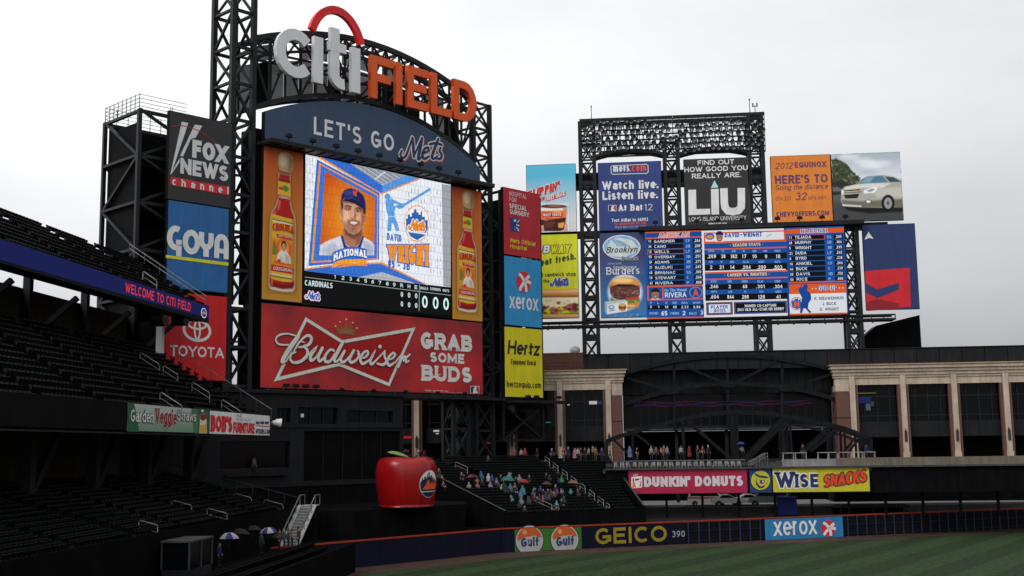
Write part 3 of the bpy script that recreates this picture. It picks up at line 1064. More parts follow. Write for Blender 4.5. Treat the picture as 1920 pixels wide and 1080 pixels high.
zp([(622, 372), (630, 372), (630, 900), (622, 900)], SB((196, 204, 216)), .02)
zp([(48, 942), (300, 906), (620, 896), (620, 962), (440, 1000), (46, 952)], BLU, .02)
zp([(48, 934), (300, 896), (620, 886), (620, 898), (300, 908), (48, 944)], ORG, .03)
zp([(620, 898), (955, 1058), (880, 1048), (620, 960)], BLU, .02)
zp([(620, 884), (962, 1054), (968, 1064), (620, 900)], ORG, .03)
zp([(618, 960), (440, 1000), (880, 1050)], SB((178, 182, 190)), .02)
zp([(1072, 300), (1140, 312), (1140, 1075), (1084, 1066)], SB((160, 162, 170)), .02)
# the framed portrait
zp([(136, 116), (606, 364), (602, 866), (72, 916)], BLU, .02)
zp([(152, 140), (596, 380), (592, 868), (92, 892)], ORG, .03)
zp([(164, 158), (588, 390), (584, 858), (108, 878)], SB((58, 116, 208)), .04)
t.part('room_picture', mb)
mb = MB()
Q = [(194, 204), (572, 404), (568, 836), (150, 838)]
def glow(X, Y):
    d = np.clip(np.hypot((X - 380) / 230, (Y - 560) / 330), 0, 1.2)[..., None]
    return np.array(lin((248, 158, 40))) * (1 - d / 1.2) + np.array(lin((206, 78, 8))) * d / 1.2
rp = random.Random(2)
LAY = [([(150, 835), (152, 762), (230, 720), (330, 684), (470, 690), (545, 732), (570, 764), (568, 840)], (222, 226, 236), 3)]
for i in range(9):
    x = 180 + i * 44
    LAY.append(([(x, 750), (x + 4, 750), (x + 6, 836), (x + 1, 836)], (150, 166, 204), 3, .7))
LAY += [([(160, 800), (260, 740), (300, 800), (240, 840)], (176, 184, 204), 22, .8), ([(480, 720), (560, 770), (560, 840), (500, 830)], (168, 178, 204), 20, .8),
 ([(312, 690), (330, 682), (352, 758), (400, 796), (448, 760), (474, 688), (490, 694), (464, 780), (402, 822), (336, 780)], (34, 46, 116), 3),
 ([(330, 690), (338, 630), (472, 630), (476, 694), (448, 756), (400, 790), (352, 752)], (178, 120, 92), 4),
 ([(336, 640), (472, 636), (470, 690), (410, 716), (350, 684)], (112, 66, 50), 16), ([(440, 690), (474, 680), (452, 750), (420, 770)], (140, 88, 66), 14),
 ([(302, 474), (320, 468), (326, 546), (308, 532)], (190, 126, 96), 4), ([(484, 540), (502, 534), (496, 584), (482, 592)], (172, 110, 84), 4),
 ([(316, 410), (310, 480), (318, 560), (338, 620), (368, 662), (412, 680), (450, 662), (478, 616), (492, 540), (494, 460), (470, 430), (400, 400), (350, 392)], (220, 160, 126), 4),
 (ell(350, 540, 30, 38, 20), (244, 192, 158), 18), (ell(456, 560, 22, 36, 20), (234, 180, 146), 14), (ell(392, 446, 50, 16, 20), (224, 168, 134), 12),
 ([(470, 440), (498, 460), (494, 560), (472, 630), (464, 560)], (158, 100, 74), 14), ([(312, 420), (326, 430), (332, 560), (316, 540)], (170, 110, 84), 12),
 ([(318, 566), (350, 600), (384, 566), (440, 572), (462, 606), (486, 560), (476, 620), (448, 664), (412, 682), (368, 664), (338, 622)], (150, 104, 84), 18, .7),
 (ell(368, 484, 30, 15, 16), (146, 92, 70), 12), (ell(447, 498, 27, 15, 16), (142, 88, 66), 12),
 ([(342, 464), (366, 456), (394, 466), (396, 476), (366, 466), (344, 474)], (52, 32, 26), 4), ([(424, 478), (448, 474), (470, 486), (468, 496), (446, 484), (424, 488)], (52, 32, 26), 4),
 (ell(369, 488, 13, 5, 12), (46, 30, 28), 3), (ell(447, 503, 12, 5, 12), (46, 30, 28), 3), (ell(365, 487, 3, 3, 8), (226, 214, 204), 2), (ell(452, 502, 3, 3, 8), (220, 206, 196), 2),
 ([(414, 490), (430, 540), (424, 556), (408, 552)], (164, 104, 78), 8), ([(400, 480), (408, 480), (414, 540), (398, 544)], (236, 184, 152), 7), ([(386, 550), (400, 558), (424, 560), (432, 550), (420, 564), (396, 562)], (122, 74, 58), 5),
 ([(364, 570), (372, 560), (378, 600), (368, 612)], (168, 108, 84), 5), ([(450, 576), (458, 566), (460, 606), (448, 616)], (160, 100, 78), 5),
 ([(372, 574), (412, 568), (452, 582), (442, 612), (410, 624), (384, 608)], (156, 84, 74), 4), ([(384, 583), (412, 582), (440, 589), (430, 600), (408, 604), (390, 597)], (240, 236, 230), 4),
 (ell(410, 636, 16, 5, 12), (116, 74, 60), 6),
 ([(314, 424), (326, 404), (334, 470), (318, 500)], (48, 32, 28), 4), ([(476, 470), (500, 476), (502, 520), (486, 528)], (48, 32, 28), 4),
 ([(324, 424), (400, 404), (492, 480), (470, 490), (420, 452), (340, 446)], (128, 80, 60), 10, .85),
 ([(314, 428), (320, 378), (342, 344), (386, 330), (440, 348), (482, 384), (500, 440), (502, 488), (478, 470), (440, 424), (400, 400), (356, 398)], (30, 36, 98), 3),
 (ell(372, 366, 34, 18, 16), (54, 62, 140), 16), ([(450, 370), (486, 400), (498, 460), (470, 440)], (24, 26, 80), 14),
 ([(326, 424), (358, 396), (402, 400), (446, 426), (502, 492), (470, 482), (420, 450), (372, 434)], (20, 22, 62), 4), ([(340, 414), (372, 402), (410, 408), (380, 414)], (52, 58, 130), 6),
 ([(404, 350), (412, 346), (418, 366), (428, 344), (440, 350), (430, 376), (434, 392), (422, 392), (414, 374), (408, 388)], (228, 84, 44), 3)]
mb = MB()
picture(t, 'portrait', PM, z4, (148, 202, 574, 840), 96, 140, glow, LAY, Q, .05, 2, .95)
mb = MB()
# batter in pale blue, bat up to the right
PB_ = SB((96, 160, 226))
zp([(982, 328), (990, 346), (800, 462), (770, 486), (760, 466), (790, 446)], PB_, .04)
zp(ell(664, 396, 21, 25, 18), PB_, .05)
zp([(674, 396), (702, 404), (700, 410), (676, 412)], PB_, .055)
zp([(646, 428), (660, 414), (700, 414), (736, 430), (770, 446), (794, 446), (798, 462), (776, 482), (748, 488), (728, 474), (716, 504), (720, 548), (670, 548), (654, 490)], PB_, .06)
zp([(670, 548), (720, 548), (738, 592), (754, 650), (728, 654), (710, 604), (696, 592), (692, 654), (662, 654), (664, 600)], PB_, .06)
zp([(706, 452), (726, 446), (742, 458), (716, 470)], WB, .07)
zp([(668, 540), (722, 540), (722, 548), (668, 548)], SB((150, 196, 240)), .07)
t.part('batter_silhouette', mb)
mb = MB()
dk = SB((150, 156, 170))
rg = random.Random(8)
for x in range(820, 1066, 24):                        # dark gaps between the cabinets
    y = 330 + (x - 820) * .1
    while y < 900 + (x - 820) * .35:
        h_ = rg.uniform(14, 44)
        if rg.random() < .62:
            zp([(x, y), (x + 4, y), (x + 5, y + h_), (x + 1, y + h_)], dk, .03)
        y += h_ + rg.uniform(8, 30)
for x in (60, 82, 104):
    y = 100
    while y < 900:
        h_ = rg.uniform(20, 60)
        zp([(x, y), (x + 3, y), (x + 3, y + h_), (x, y + h_)], dk, .012)
        y += h_ + rg.uniform(8, 30)
tag(t.part('panel_gap', mb), kind='stuff')
mb = MB()
C = lambda k: [(885 + (x - 885) * k, 596 + (y - 596) * k) for x, y in ell(885, 596, 94, 136, 28)]
zp(C(1), ORG, .04)
zp(C(.95), SB((240, 242, 246)), .05)
sk = [(802, 560), (816, 560), (816, 528), (832, 528), (832, 546), (846, 546), (846, 516), (862, 516), (862, 500), (872, 486), (882, 500), (882, 514), (898, 514), (898, 530), (912, 530), (912, 506), (924, 506), (924, 546), (944, 546), (944, 572), (966, 572), (966, 640), (940, 690), (886, 722), (836, 694), (806, 640)]
zp(sk, SB((44, 100, 176)), .06)
zp([(812, 648), (960, 668), (956, 682), (816, 662)], SB((226, 232, 240)), .07)
fe = lambda a, b: z4(818 + a * .38, 566 + b * .44 + a * .02)
script(mb, PM, METS, fe, SB((240, 244, 250)), .08, .3, .1)
script(mb, PM, METS, fe, SB((236, 136, 34)), .115, .3)
t.part('club_emblem', mb)
mb = MB()
def zt(s, x0, x1, y0, y1, m, o, pl=PM, f=z4, **k):
    a, b = f(x0, y0); c, d = f(x1, y1)
    text(mb, pl, s, a, c, b, d, m, o, **k)
zt('DAVID', 660, 770, 674, 728, SB((56, 116, 204)), .05, wt=.22, serif=.06)
zt('WRIGHT', 664, 978, 756, 896, SB((60, 110, 190)), .05, wt=.22, serif=.07, rise=-.1, taper=.38, grow=.14)
zt('WRIGHT', 664, 978, 756, 896, SB((240, 146, 34)), .09, wt=.22, serif=.07, rise=-.1, taper=.38)
zt('#5 - 3B', 668, 832, 876, 938, SB((40, 100, 196)), .05, wt=.22)
t.part('lettering', mb)
mb = MB()
zp([(246, 930), (258, 880), (380, 866), (500, 872), (516, 898), (420, 890), (330, 900)], SB((244, 160, 44)), .11)
zp([(256, 930), (330, 910), (420, 900), (512, 906), (506, 916), (420, 912), (330, 922)], SB((240, 140, 30)), .115)
zp([(360, 800), (390, 768), (420, 780), (446, 804)], SB((60, 110, 200)), .11)
zt('NATIONAL', 256, 504, 814, 868, SB((44, 100, 190)), .12, wt=.23, serif=.07, arch=.45, grow=.22, rise=.9)
zt('NATIONAL', 256, 504, 814, 868, SB((244, 240, 232)), .17, wt=.23, serif=.07, arch=.45, rise=.9)
t.part('league_banner', mb)
# line score
mb = MB()
poly(mb, PM, [(571, 508.5), (845, 539.5), (844, 592), (567, 572)], led((10, 11, 12)), .03)
LW = led((205, 226, 228))
poly(mb, PM, [(571, 519), (845, 553.4), (845, 554.6), (571, 520.2)], led((150, 160, 160)), .05)
poly(mb, PM, [(785.3, 534), (786.6, 534), (786, 583), (784.7, 583)], led((150, 160, 160)), .05)
for s, x, y in zip('123456789RHE', (270, 330, 387, 443, 500, 553, 607, 663, 715, 770, 825, 877), (996, 1004, 1011, 1019, 1026, 1033, 1040, 1048, 1055, 1061, 1068, 1074)):
    w = 7 if s == '1' else 10
    zt(s, x - w, x + w, y - 14, y + 14, LW, .06, wt=.2)
z6 = zf(620, 480, 4)
for y in ((288, 294, 299), (360, 366, 371)):
    for x, yy in zip((532, 586, 639), y):
        zt('0', x - 9, x + 9, yy - 19, yy + 19, LW, .06, f=z6, wt=.2)
for x, yy in zip((704, 785, 863), (344, 352, 360)):
    zt('0', x - 21, x + 21, yy - 45, yy + 45, led((212, 244, 240)), .06, f=z6, wt=.17)
zt('BALLS', 671, 728, 232, 252, LW, .06, f=z6, wt=.2)
zt('STRIKES', 744, 822, 240, 260, LW, .06, f=z6, wt=.2)
zt('OUTS', 838, 886, 250, 270, LW, .06, f=z6, wt=.2)
text(mb, PM, 'CARDINALS', 571, 623, 527.6, 538, LW, .06, wt=.19)
fsm = lambda a, b: (571.5 + a * .083, 545 + b * .082 + a * .011)
script(mb, PM, METS, fsm, led((216, 120, 110)), .06, .2, .1)
script(mb, PM, METS, fsm, led((226, 232, 240)), .09, .2, .06)
script(mb, PM, METS, fsm, led((60, 90, 170)), .12, .16)
t.part('line_score', mb)

# ================================================================ beer board
def beer_mat():
    m, n, l, b = _new('red_beer_print')
    t = n.new('ShaderNodeTexCoord')
    no = n.new('ShaderNodeTexNoise')
    no.inputs['Scale'].default_value = .16
    no.inputs['Detail'].default_value = 4
    l.new(t.outputs['Object'], no.inputs['Vector'])
    r = n.new('ShaderNodeValToRGB')
    r.color_ramp.elements[0].position = .35
    r.color_ramp.elements[1].position = .62
    a0, a1 = [tuple(x / K for x in lin(c)) for c in ((112, 20, 26), (168, 28, 30))]
    r.color_ramp.elements[0].color = (*a0, 1)
    r.color_ramp.elements[1].color = (*a1, 1)
    l.new(no.outputs['Fac'], r.inputs[0])
    vo = n.new('ShaderNodeTexVoronoi')             # printed water drops
    vo.inputs['Scale'].default_value = 1.9
    l.new(t.outputs['Object'], vo.inputs['Vector'])
    n2 = n.new('ShaderNodeTexNoise')
    n2.inputs['Scale'].default_value = .45
    l.new(t.outputs['Object'], n2.inputs['Vector'])
    g = n.new('ShaderNodeMath'); g.operation = 'MULTIPLY_ADD'
    g.inputs[1].default_value = .42; g.inputs[2].default_value = -.08
    l.new(n2.outputs['Fac'], g.inputs[0])
    lt = n.new('ShaderNodeMath'); lt.operation = 'LESS_THAN'
    l.new(vo.outputs['Distance'], lt.inputs[0]); l.new(g.outputs[0], lt.inputs[1])
    mx = n.new('ShaderNodeMix'); mx.data_type = 'RGBA'
    s = n.new('ShaderNodeMath'); s.operation = 'MULTIPLY'; s.inputs[1].default_value = .55
    l.new(lt.outputs[0], s.inputs[0])
    l.new(s.outputs[0], mx.inputs[0]); l.new(r.outputs[0], mx.inputs[6])
    mx.inputs[7].default_value = (*(x / K for x in lin((84, 16, 22))), 1)
    l.new(mx.outputs[2], b.inputs['Base Color'])
    b.inputs['Roughness'].default_value = .5
    return m
t, R = board('beer_billboard', 'wide red beer board with a white bow tie emblem, crown and water drops', PM, ((490, 567), (906, 605), (905, 740), (487, 728)), beer_mat(), 0)
z6b = zf(500, 560, 6)
SILV, GOLD = paint((192, 188, 182)), paint((120, 84, 46))
bow = [(440, 232), (846, 486), (1646, 344), (1372, 966), (812, 738), (108, 906)]
mb = MB()
mb.flat([PM.uz(*z6b(*p)) for p in bow], .02, paint((140, 16, 18)))
cen = (870, 600)
inn = [(cen[0] + (x - cen[0]) * .93, cen[1] + (y - cen[1]) * .93) for x, y in bow]
t.part('bow_tie', mb)
mb = MB()
for k, m, w, o in ((1.0, GOLD, .52, .04), (1.0, SILV, .36, .06)):
    pts = [PM.uz(*z6b(*p)) for p in bow]
    pts = pts + [pts[0]]
    for q in strip(pts, w):
        mb.flat(q, o, m)
t.part('bow_tie_border', mb)
BUDP = [
 [(345, 425, .5), (230, 396, .5), (140, 408, .6), (96, 456, .6), (128, 512, .6), (240, 520, .5)],
 [(350, 418, 1.3), (300, 490, 1.6), (230, 590, 1.6), (172, 690, 1.3), (172, 716, .9), (205, 706, .6)],
 [(290, 610, .5), (352, 500, .6), (430, 424, .8), (478, 420, 1), (496, 456, 1.1), (470, 512, 1), (400, 540, .7), (352, 548, .5)],
 [(400, 540, .6), (446, 572, 1), (444, 640, 1.1), (378, 704, 1), (300, 720, .9), (258, 684, .8), (270, 626, .6), (320, 602, .5)],
 [(320, 562, .4), (370, 486, .4), (414, 494, .4)],
 [(440, 650, .5), (545, 556, .8), (490, 640, 1.1), (490, 694, 1), (540, 668, .7), (620, 556, .7)],
 [(620, 556, 1.1), (574, 650, 1.1), (590, 704, .9), (650, 650, .6)],
 [(748, 584, .9), (706, 576, .8), (654, 640, 1), (652, 704, 1.1), (706, 702, .9), (760, 620, .7)],
 [(852, 486, 1.1), (790, 600, 1.3), (752, 690, 1.1), (790, 700, .7), (868, 590, .6)],
 [(868, 590, 1), (826, 670, 1.1), (846, 716, 1), (900, 680, .7), (974, 584, .6)],
 [(974, 584, 1), (926, 676, 1.1), (946, 718, 1), (1004, 686, .8), (1034, 622, .7), (1014, 586, .6)],
 [(1014, 620, .5), (1080, 668, .6), (1132, 622, .9), (1122, 590, .8), (1080, 612, .8), (1046, 680, 1.1), (1074, 732, 1), (1150, 690, .6)],
 [(1150, 690, .5), (1204, 602, .8), (1160, 690, 1.1), (1172, 738, .9), (1236, 680, .6), (1322, 590, .6)],
 [(1322, 590, .7), (1318, 650, .9), (1340, 700, 1), (1300, 744, .9), (1236, 730, .7)],
 [(1330, 690, .5), (1400, 676, .6), (1436, 634, .9), (1416, 612, .8), (1372, 650, .9), (1346, 710, 1.1), (1374, 752, 1), (1440, 712, .6)],
 [(1440, 712, .5), (1516, 630, .8), (1500, 690, 1.2), (1472, 762, 1.2)],
 [(1484, 720, .6), (1540, 650, .8), (1560, 690, .9), (1560, 716, .8), (1596, 700, .5)],
 [(1604, 628, .6), (1566, 660, .8), (1530, 700, .7)],
]
mb = MB()
script(mb, PM, BUDP, lambda a, b: z6b(a + 5, b + 6), paint((74, 34, 24)), .08, .34, .05)
script(mb, PM, BUDP, z6b, SILV, .12, .36)
mb.flat([PM.uz(*z6b(*p)) for p in ell(1266, 540, 20, 22, 14)], .14, SILV)
t.part('brand_script', mb)
mb = MB()
cr = [(808, 404), (772, 312), (836, 352), (826, 268), (868, 338), (890, 238), (912, 338), (962, 276), (940, 356), (1014, 334), (970, 416), (890, 396)]
mb.flat([PM.uz(*z6b(*p)) for p in cr], .04, GOLD)
for x, y in ((772, 308), (824, 262), (890, 232), (964, 270), (1014, 330)):
    mb.flat([PM.uz(*z6b(*p)) for p in ell(x, y, 10, 10, 8)], .05, paint((186, 160, 128)))
for i in range(6):
    mb.flat([PM.uz(*z6b(*p)) for p in ((826 + i * 24, 350), (834 + i * 24, 350), (836 + i * 22, 392), (830 + i * 22, 392))], .05, paint((150, 110, 66)))
t.part('crown', mb)
mb = MB()
zt('GRAB', 674, 1059, 583, 708, SILV, .04, f=z6, wt=.27, serif=.05, sp=.12)
zt('SOME', 744, 1000, 728, 802, SILV, .04, f=z6, wt=.27, serif=.05, sp=.12)
zt('BUDS', 680, 1056, 826, 943, SILV, .04, f=z6, wt=.27, serif=.05, sp=.12)
poly(mb, PM, [z6(705, 1004), z6(880, 1013), z6(880, 1016), z6(705, 1007)], SILV, .03)
poly(mb, PM, [z6(710, 1014), z6(1030, 1027), z6(1030, 1030), z6(710, 1017)], paint((150, 120, 112)), .03)
t.part('lettering', mb)
def league_logo(t, pl, f, x0, y0, x1, y1, base, o=.03):
    """little batter silhouette between a blue and a red field"""
    mb = MB()
    P = lambda a, b: pl.uz(*f(x0 + (x1 - x0) * a, y0 + (y1 - y0) * b))
    mb.flat([P(0, 0), P(1, 0), P(1, 1), P(0, 1)], o, paint((200, 202, 206)))
    mb.flat([P(.05, .07), P(.5, .07), P(.34, .4), P(.3, .93), P(.05, .93)], o + .02, paint(base))
    mb.flat([P(.95, .07), P(.62, .07), P(.72, .34), P(.6, .55), P(.86, .93), P(.95, .93)], o + .02, paint((176, 40, 44)))
    t.part('league_logo', mb)
league_logo(t, PM, z6, 1046, 974, 1114, 1030, (30, 46, 84))
mb = MB()
mb.box(-.4, 34.2, .02, 1.0, 17.52, 17.75, STEEL)
ldg = t.part('ledge', mb)
for px in (535, 552.5, 571.5, 590.5, 640, 700, 760, 820, 870):
    lamp(t, ldg, PM.u(px, 728, .9), .95, 17.6, .62 if px > 600 else .95)

# ================================================================ boards on the left wing
t, R = board('news_billboard', 'charcoal news channel board with searchlight beams, topmost left of the scoreboard', PF, ((317, 206), (438, 232.5), (431, 391), (314, 373)), paint((42, 42, 43)), 0)
f5 = zf(276, 180, 4.91)
GR = paint((178, 180, 180))
mb = MB()
pp = lambda pts, m, o, f=f5, pl=PF: mb.flat([pl.uz(*f(*p)) for p in pts], o, m)
pp([(316, 237), (378, 248), (218, 724), (212, 722)], GR, .03)
pp([(436, 264), (506, 274), (442, 386), (412, 390), (398, 404), (330, 556), (300, 552)], GR, .03)
pp([(298, 570), (296, 610), (224, 716), (216, 716)], GR, .03)
t.part('searchlight_beams', mb)
mb = MB()
q = smooth([(224, 284), (300, 272), (378, 286), (470, 320), (540, 364), (612, 424)], 4)
for s in strip([PF.uz(*f5(*p)) for p in q], .09):
    mb.flat(s, .045, paint((140, 30, 46)))
pp([(214, 742), (754, 840), (752, 914), (210, 818)], paint((176, 38, 46)), .03)
zt('FOX', 412, 740, 431, 596, GR, .05, PF, f5, wt=.27, sp=.06)
zt('NEWS', 302, 744, 608, 752, GR, .05, PF, f5, wt=.25, sp=.07)
zt('channel', 228, 748, 792, 862, paint((196, 196, 194)), .06, PF, f5, wt=.2, sp=.75)
t.part('lettering', mb)

t, R = board('food_billboard', 'blue food brand board with white rounded letters over a yellow line', PF, ((314, 374), (431, 391.5), (426, 552), (312, 538)), paint((34, 84, 134)), 0)
mb = MB()
f3 = zf(276, 330, 4)
pp([(140, 592), (609, 650), (608, 674), (139, 614)], paint((186, 180, 30)), .03, f3)
WL = paint((198, 200, 202))
u0_, z0_ = PF.uz(*f3(150, 575)); u1_, _ = PF.uz(*f3(594, 575))
H = 2.62; zb = PF.z(*f3(372, 592)); wu = u1_ - u0_
def fat(pts, w=.62):
    for i, s in enumerate(strip(pts, w)):
        mb.flat(s, .04 + .004 * (i % 2) + fat.k * .008, WL)
    fat.k += 1
fat.k = 0
g = wu / 4
a = u0_
fat([(x, y) for x, y in E(a + .92, zb + 1.5, .72, 1.0, 60, 300, 12)])
fat([(a + 1.3, zb + .75), (a + 1.3, zb - .38)])
fat([(a + .95, zb + 1.1), (a + 1.6, zb + 1.1)], .5)
fat(E(a + 2.72, zb + 1.28, .72, 1.0, 0, 360, 16))
b_ = a + 3.75
fat([(b_ + .15, zb + 2.5), (b_ + .15, zb + 1.7)] + E(b_ + .72, zb + 1.55, .57, .62, 180, 360, 6) + [(b_ + 1.3, zb + 2.5)])
fat([(b_ + .72, zb + 1.0), (b_ + .72, zb - .1)], .66)
c_ = a + 5.55
fat([(c_ + .2, zb - .1), (c_ + .2, zb + 1.35)] + E(c_ + .78, zb + 1.5, .58, .75, 180, 0, 8) + [(c_ + 1.36, zb - .1)])
fat([(c_ + .4, zb + .72), (c_ + 1.2, zb + .72)], .5)
t.part('lettering', mb)

t, R = board('car_maker_billboard', 'red car maker board with an oval ring emblem behind the upper deck rail', PF, ((308, 545), (426, 556), (424, 720), (303, 706)), paint((168, 24, 26)), 0)
fz = zf(276, 480, 4)
mb = MB()
def ring(cx, cy, rx, ry, w, o, rot=0):
    pts = [PF.uz(*fz(cx + x, cy + y + x * .1)) for x, y in ell(0, 0, rx, ry, 32)]
    for s in strip(pts + [pts[0]], w):
        mb.flat(s, o, WL)
ring(372, 557, 98, 76, .3, .03)
ring(372, 513, 66, 34, .22, .04)
ring(374, 552, 20, 70, .22, .05)
t.part('ring_emblem', mb)
mb = MB()
zt('TOYOTA', 170, 574, 678, 758, WL, .03, PF, fz, wt=.18, sp=.08)
t.part('lettering', mb)

# ================================================================ column right of the scoreboard
fh = zf(920, 180, 4)
t, R = board('hospital_billboard', 'dark red hospital board with thin white lettering right of the scoreboard', PH, ((943, 350), (1012.5, 364.5), (1014.5, 487.5), (944.5, 476)), paint((152, 34, 42)), 0)
mb = MB()
LL = paint((205, 190, 190))
zt('HOSPITAL', 138, 268, 726, 760, LL, .03, PH, fh, wt=.11, sp=.22)
zt('FOR', 140, 192, 762, 794, LL, .03, PH, fh, wt=.11, sp=.2)
zt('SPECIAL', 140, 268, 816, 852, LL, .03, PH, fh, wt=.19, sp=.16)
zt('SURGERY', 142, 286, 862, 896, LL, .03, PH, fh, wt=.19, sp=.16)
zt('Mets Official', 145, 332, 1078, 1112, paint((200, 178, 40)), .03, PH, fh, wt=.15, shear=.15)
zt('Hospital', 145, 268, 1118, 1150, paint((200, 178, 40)), .03, PH, fh, wt=.15, shear=.15)
t.part('lettering', mb)
mb = MB()
ph = lambda pts, m, o: mb.flat([PH.uz(*fh(*p)) for p in pts], o, m)
ph([(146, 908), (216, 920), (217, 1024), (147, 1012)], paint((30, 52, 108)), .03)
ph(ell(180, 934, 10, 10, 10), LL, .05)
for a, b, c, d in ((196, 950, 214, 930), (190, 966, 214, 972), (188, 984, 206, 1000), (176, 984, 182, 1010), (200, 1004, 212, 1012)):
    ph([(a, b - 4), (c, d - 4), (c, d + 5), (a, b + 5)], LL, .05)
t.part('emblem', mb)

fx = zf(920, 400, 4)
def ball(t, pl, f, cx, cy, rx, ry, sk=0, name='ball_emblem', bg=(188, 196, 204), oo=0):
    mb = MB()
    def P(a, b):
        return pl.uz(*f(cx + a * rx, cy + b * ry + a * rx * sk))
    RD, WT = paint((176, 36, 40)), paint(bg)
    mb.flat([P(math.cos(g / 14 * math.pi), math.sin(g / 14 * math.pi)) for g in range(28)], oo + .03, RD)
    for pts in ([(-.7, -.72), (-.3, -.5), (.05, -.05), (.3, .45), (.34, .94)], [(.8, -.6), (.4, -.3), (-.1, .2), (-.45, .6), (-.5, .86)], [(-.1, -.02), (.3, -.05), (.7, .0), (.98, .12)]):
        uz = [P(*p) for p in smooth(pts, 4)]
        for i, s in enumerate(strip(uz, abs(P(.34, 0)[0] - P(0, 0)[0]))):
            mb.flat(s, oo + .06 + .006 * (i % 2), WT)
    mb.flat([P(-.52, -.92), P(-.1, -1), P(.3, -.95), P(.0, -.7)], oo + .05, RD)
    t.part(name, mb)
t, R = board('office_brand_billboard', 'bright blue board with a red and white ball in the column right of the scoreboard', PH, ((944.5, 478), (1014.5, 489), (1016.5, 615.5), (946, 609)), paint((40, 122, 168)), 0)
ball(t, PH, fx, 246, 514, 54, 80, .06)
mb = MB()
zt('xerox', 140, 354, 600, 722, paint((205, 212, 218)), .03, PH, fx, wt=.135, sp=.1)
t.part('lettering', mb)

fz6 = zf(940, 600, 4)
t, R = board('rental_billboard', 'yellow rental board with slanted black lettering, lowest right of the scoreboard', PH, ((946, 611), (1017, 618), (1018, 746), (946, 745)), paint((182, 172, 24)), 0)
BK = paint((34, 32, 26))
mb = MB()
zt('Hertz', 44, 282, 158, 262, BK, .03, PH, fz6, wt=.19, sp=.08, shear=.14)
zt('Equipment Rental', 72, 258, 298, 336, BK, .03, PH, fz6, wt=.14)
zt('hertzequip.com', 40, 296, 460, 508, BK, .03, PH, fz6, wt=.16)
t.part('lettering', mb)
mb = MB()
mb.box(37.6, 48.3, -.3, 1.1, 16.9, 17.3, STEEL)
ldg = t.part('ledge', mb)
for px in (990, 1006, 1048):
    lamp(t, ldg, PH.u(px, 745, 1), .9, 17.2, .9)

def fade(c0, y0, c1, y1):
    def fn(X, Y):
        k = np.clip((Y - y0) / (y1 - y0), 0, 1)[..., None]
        return np.array(lin(c0)) * (1 - k) + np.array(lin(c1)) * k
    return fn
# ================================================================ light towers and boards beyond right field
ZB = 23.6
UT = [(PR.u(1090, 400), PR.u(1116, 400)), (PR.u(1250, 400), PR.u(1275, 400)), (PR.u(1410.5, 400), PR.u(1436, 400)), (PR.u(1586, 500), PR.u(1611, 500))]
ZT = PR.z(1262, 219)
GRP = 'lattice towers behind the right field boards'
for (a, b), zt_, lab in zip(UT, (ZT, ZT - 3, ZT, PR.z(1600, 424)), (
        'tall dark lattice tower at the left end of the light bank', 'dark lattice tower under the middle of the light bank',
        'tall dark lattice tower at the right end of the light bank', 'short dark lattice tower right of the lit statistics board')):
    t = T('lattice_tower', lab, 'steel tower', PR, (a + b) / 2, -1.6, ZB, GRP)
    lattice(t, PR, a, b, -2.7, -.6, ZB, zt_, 2.85, .52, .2, faces='fb')
    mb = MB()
    z = ZB + 3.0
    while z < zt_ - 1:
        mb.box(a + .26, b - .26, -.62, -.48, z, z + .62, STEEL)
        z += 5.7
    t.part('gusset_plate', mb)

